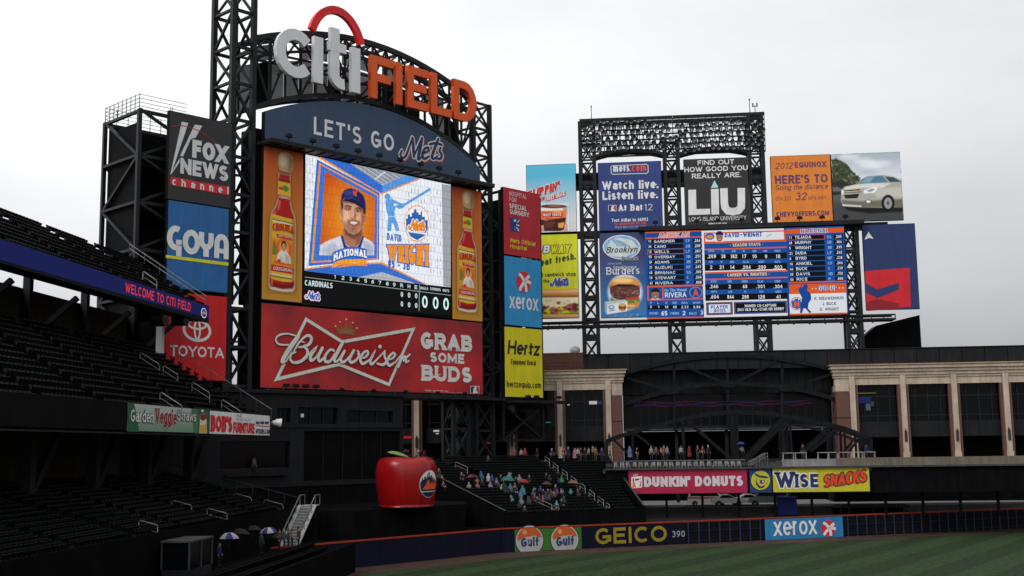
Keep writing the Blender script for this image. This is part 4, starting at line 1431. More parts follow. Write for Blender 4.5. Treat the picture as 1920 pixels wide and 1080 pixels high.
def lamp_mesh():
    mb = MB()
    can = albedo('lamp_can', (.05, .05, .053), .4, .1, spec=.4)
    len_ = albedo('lamp_lens', (.10, .105, .11), .3, .1, spec=.5)
    mb.tube([(0, -.1, .1), (0, .12, .02), (0, .42, -.1), (0, .55, -.16)], [.13, .25, .36, .39], can, 12)
    mb.tube([(0, .5, -.14), (0, .565, -.165)], [.30, .31], len_, 12)
    mb.bar((0, -.1, .1), (0, -.1, -.3), .07, .07, can)
    mb.bar((-.3, .3, -.06), (.3, .3, -.06), .05, .05, can)
    ob = mb.build('floodlight', PR, (0, 0, 0))
    me = ob.data
    bpy.data.objects.remove(ob)
    return me
LM = lamp_mesh()
def light_bank(label, xa, xb, ua, ub, arcs, ends):
    u0, u1 = ua, ub
    z1 = PR.z(1262, 217.5)
    t = T('light_bank', label, 'floodlights', PR, (u0 + u1) / 2, -.6, z1 - 6, 'two halves of the light bank')
    mb = MB()
    mb.bar((u0, -.6, z1), (u1, -.6, z1), .45, .4, STEEL)
    mb.bar((u0, -2.7, z1), (u1, -2.7, z1), .4, .4, STEEL)
    n = 12
    ua_, ub_ = ends
    zc = lambda f: PR.z((xa + xb) / 2, arcs[0]) + (PR.z((xa + xb) / 2, arcs[1]) - PR.z((xa + xb) / 2, arcs[0])) * (1 - (2 * f - 1) ** 2)
    pts = [(ua_ + (ub_ - ua_) * i / n, -.9, zc(i / n)) for i in range(n + 1)]
    mb.path(pts, .42, .9, STEEL)
    mb.path([(u, o - 1.7, z) for u, o, z in pts], .36, .3, STEEL)
    for i in range(n):
        a, b = pts[i], pts[i + 1]
        mb.bar((a[0], -2.2, a[2]), (b[0], -2.2, z1), .14, .14, STEEL)
        mb.bar((b[0], -2.25, b[2]), (a[0], -2.25, z1), .14, .14, STEEL)
    t.part('truss', mb)
    mb = MB()
    for k in range(7):
        z = z1 - .5 - k * .8
        mb.bar((u0, -1.0, z - .25), (u1, -1.0, z - .25), .18, .3, STEEL)
    for i in range(15):
        u = u0 + (u1 - u0) * i / 14
        mb.bar((u, -1.05, z1), (u, -1.05, z1 - 5.6), .09, .09, STEEL2)
    t.part('lamp_rack', mb)
    mb = MB()                                            # catwalk rail over the top row
    for k in range(3):
        mb.bar((u0, -2.6, z1 - .6 - k * .5), (u1, -2.6, z1 - .6 - k * .5), .05, .05, STEEL2)
    t.part('catwalk_rail', mb)
    rng = random.Random(xa)
    for r in range(6):
        y = (226, 236, 246.5, 256.5, 266, 275.5)[r]
        m = 13
        for i in range(m):
            f = i / (m - 1)
            drop = 11 * (1 - r * .09) * (2 * f - 1) ** 2
            px = xa + (xb - xa) * f + (3 if r % 2 else -2) + rng.uniform(-.8, .8)
            py = y + .5 + drop * .8 + rng.uniform(-.8, .8) - .035 * (px - (xa + xb) / 2)
            if r == 3 and i in (5, 8) or (r == 5 and i in (0, 12)):
                continue
            u, z = PR.uz(px, py, -.5)
            ob = bpy.data.objects.new('floodlight', LM)
            COL.objects.link(ob)
            ob.parent = t.e
            ob.location = (u - t.base[0], -(-.62 - t.base[1]), z - t.base[2])
            ob.rotation_euler = (rng.uniform(-.25, .2), 0, rng.uniform(-.35, .35))
    return t
um = PR.u(1262, 240)
light_bank('left half of the floodlight bank over the blue and black boards', 1097, 1252, PR.u(1086, 220), um - .02, (290, 280), (UT[0][1], UT[1][0]))
light_bank('right half of the floodlight bank over the blue and black boards', 1270, 1425, um + .02, PR.u(1434, 212), (285, 275), (UT[1][1], UT[2][0]))
for px, yb, yt, lab in ((1109, 224, 201, 'thin antenna mast on the left end of the light bank'), (1406, 211, 188, 'thin antenna mast on the right end of the light bank'), (1416, 211, 197, 'short forked weather vane on the right end of the light bank')):
    mb = MB()
    u, z = PR.uz(px, yb, -.6)
    z1 = PR.z(px, yt, -.6)
    mb.tube([(u, -.6, z - .3), (u, -.6, z1)], [.07, .05], STEEL2)
    if yt == 197:
        mb.bar((u - .3, -.6, z1 - .2), (u + .3, -.6, z1 - .2), .08, .08, STEEL2)
        for k in (-.3, .3):
            mb.box(u + k - .09, u + k + .09, -.68, -.5, z1 - .25, z1 + .3, STEEL2)
    else:
        mb.box(u - .1, u + .1, -.7, -.5, z1, z1 + .2, STEEL2)
    single('antenna', mb, lab, 'antenna', PR, (u, -.6, z - .3))

# walkways that tie the towers together
def beam(label, x0, x1, y0, y1, o0=-2.6, o1=-.3, teeth=True):
    u0, u1 = PR.u(x0, y0), PR.u(x1, y0)
    zc = PR.z(1262, y0), PR.z(1262, y1)
    t = T('board_walkway', label, 'walkway', PR, (u0 + u1) / 2, o0, zc[1])
    mb = MB()
    h = zc[0] - zc[1]
    for o in (o0, o1):
        mb.bar((u0, o, zc[0]), (u1, o, zc[0]), .22, .2, STEEL)
        mb.bar((u0, o, zc[1]), (u1, o, zc[1]), .3, .25, STEEL)
    n = int((u1 - u0) / 1.6)
    for i in range(n + 1):
        u = u0 + (u1 - u0) * i / n
        mb.bar((u, o1, zc[0]), (u, o1, zc[1]), .12, .12, STEEL)
        mb.bar((u, o0, zc[1]), (u, o1, zc[1]), .2, .16, STEEL)
    mb.box(u0, u1, o0, o1, zc[1] - .03, zc[1] + .06, STEEL)
    t.part('frame', mb)
    if teeth:
        for i in range(int((u1 - u0) / 2.2)):
            mb = MB()
            u = u0 + 1 + i * 2.2
            mb.prism([(u - .22, zc[1] - .15), (u + .22, zc[1] - .15), (u + .1, zc[1] - .5), (u - .1, zc[1] - .5)], o1 - .1, o1 + .25, LAMPB)
            t.part('lamp', mb)
    return t
beam('dark walkway with small lamps under the lit statistics board', 986, 1680, 599, 607)
t = T('board_girder', 'dark horizontal girder behind the upper boards beyond right field', 'steel beam', PR, PR.u(1262), -1, PR.z(1262, 340))
mb = MB()
z0, z1 = PR.z(1262, 341), PR.z(1262, 320)
for z in (z0, z1):
    mb.box(PR.u(1082), PR.u(1450), -2.9, -.55, z - .25, z + .25, STEEL)
mb.box(PR.u(1082), PR.u(1450), -.58, -.5, z0, z1, BLACK)
t.part('girder', mb)
mb = MB()
z0, z1 = PR.z(1262, 437), PR.z(1262, 427)
mb.box(PR.u(986), PR.u(1690), -2.8, -.5, z0, z1, STEEL)
mb.box(PR.u(1208), PR.u(1640), -.5, 1.3, z0 + .35, z1 + .1, STEEL)
t.part('walkway', mb)
for px in (1229, 1307, 1346, 1391, 1458, 1500, 1542, 1586):
    lamp(t, t.e, PR.u(px, 428, 1.2), 1.1, z1 + .05, 1.0)

# ---------------------------------------------------------------- pudding board
za = zf(920, 180, 4)
def pr(pts, m, o, f=za):
    mb.flat([PR.uz(*f(*p)) for p in pts], o, m)
t, R = board('pudding_billboard', 'sky blue pudding board half hidden behind the dark red hospital board', PR, ((986, 310), (1079, 306), (1082, 434), (988, 438)), two_tone('sky_print', (196, 208, 218), (70, 158, 204), 2, 8.5), 0)
mb = MB()
RD = paint((172, 40, 44))
def slant(s, x0, x1, y0, y1, m, o, rise, **k):
    zt(s, x0, x1, y0, y1, m, o, PR, za, rise=rise, **k)
slant("FLIPPIN'", 276, 510, 676, 742, paint((214, 220, 226)), .03, 1.35, wt=.24, shear=.1, grow=.12)
slant("FLIPPIN'", 276, 510, 676, 742, RD, .06, 1.35, wt=.24, shear=.1)
slant('OVER', 316, 404, 766, 796, RD, .03, .5, wt=.22, shear=.1)
u_, z_ = PR.uz(*za(414, 790)); v_, y_ = PR.uz(*za(562, 748))
mb.flat([(u_, z_ - .05), (v_, z_ + .75), (v_, z_ + 1.45), (u_, z_ + .65)], .03, RD)
slant('KOZY SHACK', 420, 556, 734, 766, paint((212, 206, 206)), .05, .75, wt=.2)
t.part('lettering', mb)
mb = MB()
C2 = [([(366, 830), (392, 814), (540, 808), (582, 826), (566, 970), (544, 1016), (376, 1016), (352, 900)], (206, 200, 194), 3), ([(540, 830), (580, 826), (564, 980), (548, 1010)], (150, 138, 130), 12),
 (ell(470, 828, 102, 15, 24), (84, 36, 32), 4), (ell(480, 824, 50, 7, 18), (140, 88, 76), 6), ([(376, 862), (568, 858), (562, 930), (372, 932)], (208, 104, 38), 3), ([(470, 862), (520, 860), (520, 920), (470, 920)], (232, 150, 70), 16, .8),
 ([(372, 925), (420, 935), (500, 918), (566, 912), (550, 1004), (520, 1014), (380, 1014)], (62, 24, 22), 4), ([(400, 950), (480, 940), (470, 980), (410, 990)], (104, 56, 46), 14, .7),
 ([(506, 956), (552, 946), (542, 990), (508, 988)], (206, 146, 66), 4), ([(390, 872), (540, 878), (536, 908), (388, 908)], (170, 34, 38), 2),
 ([(376, 975), (396, 968), (402, 1020), (374, 1020)], (204, 142, 122), 4), ([(552, 962), (574, 956), (582, 1020), (552, 1020)], (204, 142, 122), 4), ([(374, 990), (384, 986), (386, 1020), (374, 1020)], (160, 100, 86), 5)]
picture(t, 'pudding_cup', PR, za, (350, 806, 588, 1012), 62, 56, fade((70, 158, 204), 580, (196, 208, 218), 920), C2, None, .035)
mb = MB()
zt('KOZY SHACK', 396, 530, 880, 902, paint((214, 208, 204)), .09, PR, za, wt=.2)
zt('Chocolate', 410, 508, 914, 934, paint((90, 40, 26)), .09, PR, za, wt=.14, shear=.2)
t.part('cup_lettering', mb)

# ---------------------------------------------------------------- sandwich board
zc_ = zf(920, 400, 4)
t, R = board('sandwich_billboard', 'yellow sandwich board below the sky blue pudding board', PR, ((988, 440.5), (1083, 438), (1086, 596), (990, 599)), paint((196, 188, 34)), 0)
mb = MB()
WHT = paint((205, 205, 202))
GRN, YEL2, DKT = paint((40, 96, 50)), paint((214, 200, 40)), paint((38, 40, 34))
def st(s, x0, x1, y0, y1, m, o, **k):
    zt(s, x0, x1, y0, y1, m, o, PR, zc_, **k)
st('SUB', 280, 440, 240, 300, DKT, .03, wt=.26, shear=.16, grow=.08)
st('SUB', 280, 440, 240, 300, WHT, .06, wt=.26, shear=.16)
st('WAY', 446, 590, 238, 300, DKT, .03, wt=.26, shear=.16, grow=.08)
st('WAY', 446, 590, 238, 300, YEL2, .06, wt=.26, shear=.16)
st('eat fresh.', 374, 638, 318, 370, paint((52, 74, 40)), .03, wt=.22, rise=.9)
st('official sandwich shop', 280, 638, 444, 474, DKT, .03, wt=.16)
st('of the', 352, 440, 494, 522, DKT, .03, wt=.16)
fq = lambda a, b: zc_(446 + a * .42, 486 + b * .34 - a * .03)
script(mb, PR, METS, fq, WHT, .03, .22, .08)
script(mb, PR, METS, fq, paint((48, 70, 130)), .07, .22)
t.part('lettering', mb)
rng = random.Random(4)
C3 = [([(262, 606), (268, 580), (300, 566), (480, 572), (640, 562), (668, 580), (668, 640), (262, 640)], (186, 128, 70), 3), ([(270, 590), (300, 574), (480, 580), (640, 570), (664, 590), (400, 596)], (220, 176, 116), 10), ([(262, 618), (668, 612), (668, 640), (262, 642)], (140, 86, 42), 8),
 ([(262, 634), (668, 630), (668, 700), (262, 704)], (220, 204, 170), 4)]
for i in range(16):
    x = 262 + rng.random() * 400
    C3.append((ell(x, 666 + rng.uniform(-12, 12), 16, 8, 10), ((236, 226, 200), (190, 164, 124))[i % 2], 6, .8))
for i in range(70):
    x = 262 + rng.random() * 400
    y = 712 + rng.uniform(-42, 40) * (1 if abs(x - 470) < 80 else .7)
    w_ = rng.uniform(10, 26)
    C3.append(([(x + a * rng.uniform(.6, 1.2), y + b * rng.uniform(.6, 1.2)) for a, b in ell(0, 0, w_, w_ * .6, 9)], ((126, 44, 52), (92, 28, 36), (160, 84, 84), (110, 40, 46), (70, 20, 28))[i % 5], 3.5, .9))
C3 += [([(262, 744), (340, 738), (420, 754), (540, 750), (668, 738), (668, 764), (262, 770)], (104, 122, 44), 4), ([(300, 748), (380, 752), (360, 760)], (170, 180, 80), 4), ([(262, 760), (668, 756), (668, 800), (262, 800)], (204, 156, 96), 3), ([(262, 780), (668, 776), (668, 800), (262, 800)], (160, 108, 58), 8)]
picture(t, 'sandwich', PR, zc_, (272, 560, 658, 786), 100, 60, (196, 188, 34), C3, None, .035)

# ---------------------------------------------------------------- streaming board
NB = paint((38, 54, 104))
t, R = board('streaming_billboard', 'navy board reading Watch live. Listen live. under the left light bank', PR, ((1120, 305), (1240, 302), (1243, 430), (1124, 433)), NB, 0)
mb = MB()
OR2 = paint((190, 70, 40))
def sa(s, x0, x1, y0, y1, m=WHT, o=.03, **k):
    zt(s, x0, x1, y0, y1, m, o, PR, za, **k)
bx = [(912, 524), (1168, 512), (1180, 520), (1182, 570), (1172, 580), (916, 588), (904, 578), (902, 532)]
uz = [PR.uz(*za(*p)) for p in bx]
for s in strip(uz + [uz[0]], .1):
    mb.flat(s, .03, WHT)
sa('mets', 918, 1040, 512, 568, wt=.19)
sa('.com', 1044, 1166, 510, 565, OR2, wt=.19)
sa('Watch live.', 836, 1256, 634, 698, wt=.22, sp=.13)
sa('Listen live.', 838, 1252, 710, 774, wt=.22, sp=.13)
sa('At Bat', 958, 1138, 812, 862, wt=.22, serif=.06)
sa('12', 1152, 1213, 810, 858, wt=.1)
sa('Text AtBat to 46993', 908, 1180, 916, 942, wt=.18)
sa('to download At Bat', 930, 1168, 944, 966, OR2, wt=.18)
sa('Msg & data rates may apply', 934, 1164, 970, 988, paint((140, 144, 156)), wt=.12)
t.part('lettering', mb)
league_logo(t, PR, za, 882, 818, 944, 864, (24, 36, 70))

# ---------------------------------------------------------------- university board
zb_ = zf(1280, 180, 4)
t, R = board('university_billboard', 'black university board with giant white letters and a pale blue triangle', PR, ((1281.5, 298.5), (1402.5, 295), (1406, 425), (1285, 429)), paint((38, 38, 39)), 0)
mb = MB()
def sb(s, x0, x1, y0, y1, m=WHT, o=.03, **k):
    zt(s, x0, x1, y0, y1, m, o, PR, zb_, **k)
sb('FIND OUT', 112, 386, 479, 515, wt=.19, sp=.12)
sb('HOW GOOD YOU', 12, 488, 527, 564, wt=.19, sp=.12)
sb('REALLY ARE.', 68, 438, 577, 614, wt=.19, sp=.12)
sb('LONG ISLAND UNIVERSITY', 48, 478, 903, 934, wt=.1, sp=.1)
sb('BROOKLYN', 195, 330, 950, 974, wt=.2, serif=.04)
t.part('lettering', mb)
mb = MB()
pr([(42, 704), (100, 702), (103, 848), (206, 846), (206, 888), (44, 894)], WHT, .03, zb_)
pr([(212, 698), (270, 696), (273, 888), (216, 890)], WHT, .03, zb_)
uu = [(309, 692), (312, 800), (318, 836), (340, 862), (378, 868), (416, 860), (438, 834), (440, 800), (439, 690)]
uz = [PR.uz(*zb_(*p)) for p in uu]
for i, s in enumerate(strip(uz, 1.08)):
    mb.flat(s, .03 + .004 * (i % 2), WHT)
pr([(238, 632), (268, 686), (212, 690)], paint((140, 190, 206)), .03, zb_)
t.part('monogram', mb)

# ---------------------------------------------------------------- car offer board and the picture beside it
t, R = board('car_offer_billboard', 'orange car offer board with purple lettering right of the light towers', PR, ((1444, 293), (1557, 289), (1562, 417), (1449, 420)), paint((204, 108, 40)), 0)
mb = MB()
PUR = paint((78, 48, 84))
PUL = paint((148, 84, 60))
sb('2012', 692, 822, 500, 546, PUR, wt=.1, shear=.2, serif=.04)
sb('EQUINOX', 840, 1076, 492, 534, PUR, wt=.2, sp=.2)
sb('HERE\'S TO', 692, 1086, 590, 654, PUR, wt=.19, sp=.14)
sb('Going the distance', 694, 1086, 662, 700, PUR, wt=.1, shear=.2)
sb('EPA EST.', 697, 822, 752, 782, PUL, wt=.16)
sb('32', 842, 924, 724, 780, PUR, wt=.11, shear=.2)
sb('MPG HWY.', 942, 1086, 748, 776, PUL, wt=.16)
sb('CHEVYOFFERS.COM', 702, 1098, 864, 900, PUR, wt=.2)
t.part('lettering', mb)

t, R = board('car_picture_billboard', 'board picturing a silver car front, trees and grey road', PR, ((1558, 289), (1688, 285), (1694, 412), (1563, 417)), two_tone('sky_car_print', (150, 160, 168), (196, 206, 212), 4, 9.6), -.01)
rng = random.Random(9)
C4 = []
for i in range(10):
    x, y = 1130 + rng.random() * 500, 440 + rng.random() * 140
    C4.append((ell(x, y, 70, 22, 14), ((214, 220, 224), (150, 160, 168))[i % 2], 30, .6))
C4.append(([(1100, 730), (1100, 480), (1150, 470), (1190, 486), (1236, 514), (1262, 552), (1300, 592), (1330, 640), (1350, 730)], (54, 62, 42), 6))
for i in range(150):
    x = 1106 + rng.random() * 226
    top = 462 + max(0, x - 1150) * .8
    y = top + rng.random() ** .8 * (690 - top)
    w_ = rng.uniform(6, 16)
    C4.append(([(x + a * rng.uniform(.5, 1.3), y + b * rng.uniform(.5, 1.3)) for a, b in ell(0, 0, w_, w_ * .8, 8)], ((70, 80, 50), (40, 48, 34), (98, 106, 74), (50, 56, 44), (30, 36, 28))[i % 5], 3, .85))
C4 += [([(1100, 650), (1200, 640), (1300, 676), (1300, 740), (1100, 756)], (36, 38, 38), 8), ([(1120, 690), (1160, 680), (1200, 700), (1180, 716), (1124, 716)], (96, 98, 100), 5, .8),
 ([(1100, 752), (1300, 720), (1680, 690), (1690, 960), (1100, 960)], (74, 76, 78), 4), ([(1100, 800), (1680, 760), (1690, 960), (1100, 960)], (58, 59, 61), 40),
 ([(1200, 826), (1500, 836), (1660, 826), (1670, 868), (1400, 882), (1236, 860)], (18, 18, 20), 10),
 ([(1190, 704), (1212, 684), (1310, 660), (1340, 624), (1380, 602), (1500, 592), (1580, 604), (1660, 636), (1670, 830), (1500, 838), (1340, 834), (1210, 826), (1186, 790)], (150, 148, 140), 2.5),
 ([(1212, 684), (1310, 664), (1420, 656), (1560, 654), (1500, 690), (1340, 690), (1220, 704)], (192, 190, 184), 8), ([(1190, 780), (1340, 790), (1660, 770), (1660, 836), (1340, 836), (1206, 826)], (96, 94, 84), 10), ([(1440, 700), (1660, 680), (1660, 760), (1450, 760)], (170, 168, 160), 14),
 ([(1318, 660), (1348, 622), (1390, 604), (1500, 598), (1540, 648), (1400, 654)], (72, 108, 126), 3), ([(1340, 650), (1380, 610), (1440, 604), (1400, 650)], (120, 152, 166), 10, .8), ([(1552, 646), (1516, 604), (1580, 610), (1640, 644)], (50, 66, 76), 3),
 ([(1212, 708), (1330, 698), (1340, 722), (1214, 728)], (30, 32, 34), 2.5), ([(1210, 717), (1338, 708), (1340, 714), (1210, 723)], (196, 186, 124), 2), ([(1206, 742), (1326, 732), (1310, 768), (1222, 770)], (26, 28, 30), 3),
 ([(1356, 708), (1440, 680), (1462, 692), (1440, 726), (1360, 732)], (206, 212, 216), 3), ([(1380, 710), (1430, 692), (1440, 704), (1400, 722)], (120, 126, 130), 5), ([(1190, 704), (1208, 712), (1206, 740), (1190, 734)], (204, 208, 212), 3),
 ([(1196, 812), (1340, 822), (1340, 833), (1200, 825)], (184, 184, 180), 2), (ell(1392, 792, 26, 15, 14), (60, 60, 56), 3), (ell(1392, 792, 18, 10, 14), (204, 206, 206), 3),
 (ell(1540, 804, 50, 64, 24), (16, 16, 18), 3), (ell(1540, 804, 30, 42, 20), (130, 132, 134), 3), (ell(1540, 804, 10, 14, 12), (60, 60, 62), 4)]
u0, u1, z0, z1 = R
picture(t, 'picture', PR, zb_, (1104, 412, 1664, 956), 156, 146, fade((150, 160, 168), 430, (206, 212, 216), 700), C4, [(1113, 437), (1631, 421), (1655, 928), (1133, 947)], .03)

# ---------------------------------------------------------------- burger board
t, R = board('burger_billboard', 'blue burger board with an oval emblem, big burger and white box', PR, ((1123, 437), (1209.5, 434.5), (1214, 594), (1127, 597)), two_tone('blue_burger_print', (52, 106, 158), (40, 50, 92), 1, 9), 0)
mb = MB()
BLK = paint((32, 34, 44))
pr(ell(982, 254, 142, 92, 36), paint((198, 204, 210)), .03, zc_)
pr(ell(982, 254, 132, 84, 36), paint((112, 150, 190)), .04, zc_)
pr([(860, 288), (900, 200), (960, 182), (1060, 200), (1110, 260), (1100, 290), (1000, 330), (900, 322)], paint((176, 192, 206)), .05, zc_)
for i in range(5):
    pr([(900 + i * 16, 190 + i * 4), (906 + i * 16, 188 + i * 4), (960 + i * 20, 246), (952 + i * 20, 250)], paint((96, 136, 178)), .055 + i * .002, zc_)
t.part('oval_emblem', mb)
mb = MB()
st('Brooklyn', 864, 1096, 250, 294, WHT, .07, wt=.15, shear=.3, grow=.05)
st('Brooklyn', 864, 1096, 250, 294, BLK, .09, wt=.15, shear=.3)
st('Burger', 984, 1110, 324, 350, WHT, .07, wt=.16, serif=.05, grow=.05)
st('Burger', 984, 1110, 324, 350, BLK, .1, wt=.16, serif=.05)
st('American', 876, 980, 368, 384, paint((150, 160, 180)), .03, wt=.13, shear=.3)
st('Steakhouse', 920, 1092, 392, 416, WHT, .03, wt=.12, serif=.05)
st('Burgers', 868, 1116, 402, 458, WHT, .05, wt=.13, serif=.07)
st('www.brooklynburger.com', 888, 1106, 754, 772, WHT, .03, wt=.13)
t.part('lettering', mb)
rng = random.Random(3)
C5 = [(ell(1008, 592, 128, 134, 36), (196, 214, 226), 16, .9),
 ([(890, 554), (896, 516), (930, 486), (1008, 474), (1080, 484), (1114, 512), (1122, 550), (1000, 566)], (190, 130, 66), 4), (ell(990, 504, 74, 20, 20), (226, 182, 116), 16), ([(890, 540), (1000, 556), (1122, 538), (1122, 560), (1000, 572), (890, 562)], (146, 88, 40), 8),
 ([(898, 552), (960, 530), (1060, 532), (1114, 548), (1000, 574)], (34, 18, 16), 6),
 ([(892, 560), (940, 546), (1008, 552), (1080, 546), (1120, 558), (1120, 612), (1092, 642), (1000, 660), (920, 638), (896, 606)], (84, 48, 44), 4)]
for i in range(48):
    x, y = 904 + rng.random() * 206, 560 + rng.random() * 84
    w_ = rng.uniform(5, 15)
    C5.append((ell(x, y, w_, w_ * .5, 9), ((118, 78, 70), (52, 26, 26), (98, 58, 52), (140, 104, 96))[i % 4], 3.5, .75))
C5 += [([(1010, 640), (1112, 620), (1118, 650), (1020, 666)], (172, 54, 42), 4), ([(898, 630), (930, 646), (960, 650), (1060, 652), (1118, 640), (1122, 670), (1000, 690), (898, 664)], (96, 120, 48), 4)]
for i in range(14):
    C5.append((ell(910 + rng.random() * 200, 656 + rng.random() * 20, 9, 4, 8), ((150, 168, 84), (60, 84, 34))[i % 2], 3, .8))
C5 += [([(896, 668), (1000, 684), (1120, 664), (1108, 704), (1020, 720), (920, 710)], (180, 116, 60), 4), (ell(1050, 694, 40, 8, 14), (216, 166, 100), 6),
 ([(856, 664), (1006, 648), (1026, 664), (1024, 734), (872, 758), (856, 732)], (206, 208, 210), 2), ([(856, 664), (1006, 648), (1026, 664), (874, 684)], (168, 172, 178), 2), ([(856, 664), (874, 684), (872, 758), (856, 732)], (146, 150, 158), 2),
 (ell(906, 704, 24, 18, 16), (80, 118, 162), 3), (ell(906, 702, 16, 10, 14), (180, 196, 210), 4), ([(886, 728), (930, 722), (930, 730), (888, 736)], (120, 130, 146), 2),
 (ell(988, 704, 30, 30, 16), (104, 58, 46), 3), (ell(988, 686, 28, 13, 14), (204, 148, 84), 4), (ell(988, 724, 26, 8, 14), (180, 122, 66), 4)]
picture(t, 'pictured_burger', PR, zc_, (838, 464, 1146, 770), 92, 92, fade((40, 50, 92), 316, (52, 106, 158), 736), C5, None, .035)

# ---------------------------------------------------------------- lit statistics board
L_ = lambda c: led(c, .88)
BL, BK_, OR_, WH = L_((16, 78, 158)), L_((7, 8, 10)), L_((226, 92, 30)), L_((226, 230, 236))
LBL = L_((150, 186, 226))
zd = lambda a, b: (1200 + a * 220 / 1080, 400 + b * 220 / 1080)
ze = lambda a, b: (1400 + a * 250 / 1227, 400 + b * 220 / 1080)
t, R = board('statistics_board', 'wide lit statistics board with two line-ups and a white framed centre panel', PR, ((1209.5, 434), (1580.5, 426.5), (1589, 589), (1214, 597.5)), BK_, .3, .9, 'scoreboard')
OB = .3
mb = MB()
def qd(pts, m, o, f=zd):
    mb.flat([PR.uz(*f(*p)) for p in pts], OB + o, m)
def row4(f, x0, x1, y0, y1, sl, m, o, lean=.022):
    """a bar with the board's own perspective: sl = rise per unit, lean = sideways drift per unit of height"""
    uL, _ = PR.uz(*f(x0, (y0 + y1) / 2)); uR, _ = PR.uz(*f(x1, (y0 + y1) / 2))
    xm = (x0 + x1) / 2
    zT, zB = PR.z(*f(xm, y0)), PR.z(*f(xm, y1))
    mb.flat([(uL, zB), (uR, zB), (uR, zT), (uL, zT)], OB + o, m)
def tx(s, x0, x1, y0, y1, m=WH, o=.05, f=zd, **k):
    k.setdefault('wt', .18)
    zt(s, x0, x1, y0, y1, m, OB + o, PR, f, **k)
# left panel
row4(zd, 52, 570, 168, 966, 0, BL, .01)
row4(zd, 50, 566, 168, 232, 0, OR_, .015)
row4(zd, 52, 566, 178, 222, 0, BL, .02)
tx('AMERICAN', 172, 452, 180, 222, WH, .03, serif=.05, grow=.05)
tx('AMERICAN', 172, 452, 180, 222, OR_, .06, serif=.05)
ros = [('11', 'GARDNER', 'CF', '.264'), ('24', 'CANO', '2B', '.289'), ('12', 'WELLS', 'LF', '.263'), ('55', 'OVERBAY', '1B', '.251'), ('39', 'ADAMS', '3B', '.271'), ('31', 'SUZUKI', 'RF', '.245'), ('40', 'BRIGNAC', 'SS', '.100'), ('19', 'STEWART', 'C', '.266'), ('42', 'RIVERA', 'P', '.000')]
for i, (a, b, c, d) in enumerate(ros):
    y = 240 + i * 48
    dx = i * 1.6
    if i == 2:
        row4(zd, 64 + dx, 402 + dx, y - 2, y + 41, 0, OR_, .02)
    row4(zd, 68 + dx, 398 + dx, y + 1, y + 38, 0, BK_, .025)
    row4(zd, 482 + dx, 568 + dx, y - 4, y + 34, 0, BK_, .025)
    tx(a, 76 + dx, 102 + dx, y + 9, y + 33)
    tx(b, 128 + dx, 128 + dx + 27 * len(b), y + 8, y + 33)
    tx(c, 418 + dx, 418 + dx + 20 * len(c), y + 4, y + 30, LBL)
    tx(d, 496 + dx, 552 + dx, y + 1, y + 27)
row4(zd, 66, 580, 664, 800, 0, OR_, .02)
row4(zd, 80, 204, 682, 790, 0, BL, .03)
row4(zd, 216, 578, 676, 788, 0, BL, .03)
tx('On The Mound', 224, 428, 694, 722, LBL)
tx('RIVERA', 228, 426, 730, 776, WH, wt=.16)
qd(ell(512, 732, 60, 52, 24), L_((120, 150, 190)), .04)
qd(ell(512, 732, 52, 45, 24), L_((24, 70, 140)), .045)
tx('A', 488, 536, 696, 764, L_((206, 90, 80)), .05, wt=.2)
for s, x in zip(('W', 'L', 'K', 'BB', 'ERA', 'WHIP'), (98, 168, 242, 318, 410, 520)):
    w = 9 * len(s)
    tx(s, x - w, x + w, 816, 836, LBL)
row4(zd, 72, 588, 846, 882, 0, BK_, .025)
for s, x in zip(('0', '1', '16', '68', '2.33', '0.96'), (100, 170, 244, 320, 412, 522)):
    w = 8 * len(s)
    tx(s, x - w, x + w, 852, 876)
row4(zd, 70, 592, 958, 970, 0, OR_, .03)
for s, x0, x1 in (('PITCHES', 88, 168), ('STRIKES', 276, 360), ('BALLS', 452, 520)):
    tx(s, x0, x1, 912, 934, LBL)
tx('65', 196, 250, 902, 944); tx('2', 392, 416, 900, 940); tx('3', 554, 578, 896, 934)
t.part('lineup_panel', mb)
# a tiny portrait helper for the two player pictures
def mugshot(t, f, cx, cy, s, capc):
    global mb
    mb = MB()
    P = lambda pts: [(cx + x * s, cy + y * s) for x, y in pts]
    qd(P([(-48, 60), (-30, 44), (30, 44), (48, 60)]), L_((200, 204, 210)), .05, f)
    qd(P(ell(0, 6, 36, 50, 18)), L_((176, 116, 80)), .055, f)
    qd(P([(-30, 10), (0, 24), (30, 10), (22, 46), (0, 56), (-22, 46)]), L_((146, 92, 64)), .06, f)
    qd(P([(-16, 26), (0, 30), (16, 26), (0, 38)]), L_((226, 214, 204)), .065, f)
    qd(P([(-22, 0), (-8, -2), (-8, 5), (-22, 6)]), L_((50, 32, 28)), .065, f)
    qd(P([(22, 0), (8, -2), (8, 5), (22, 6)]), L_((50, 32, 28)), .065, f)
    qd(P([(-42, -6), (-38, -36), (-16, -56), (16, -56), (38, -36), (42, -6), (20, -16), (-20, -16)]), capc, .07, f)
    t.part('player_picture', mb)
mugshot(t, zd, 140, 742, .9, L_((22, 26, 38)))
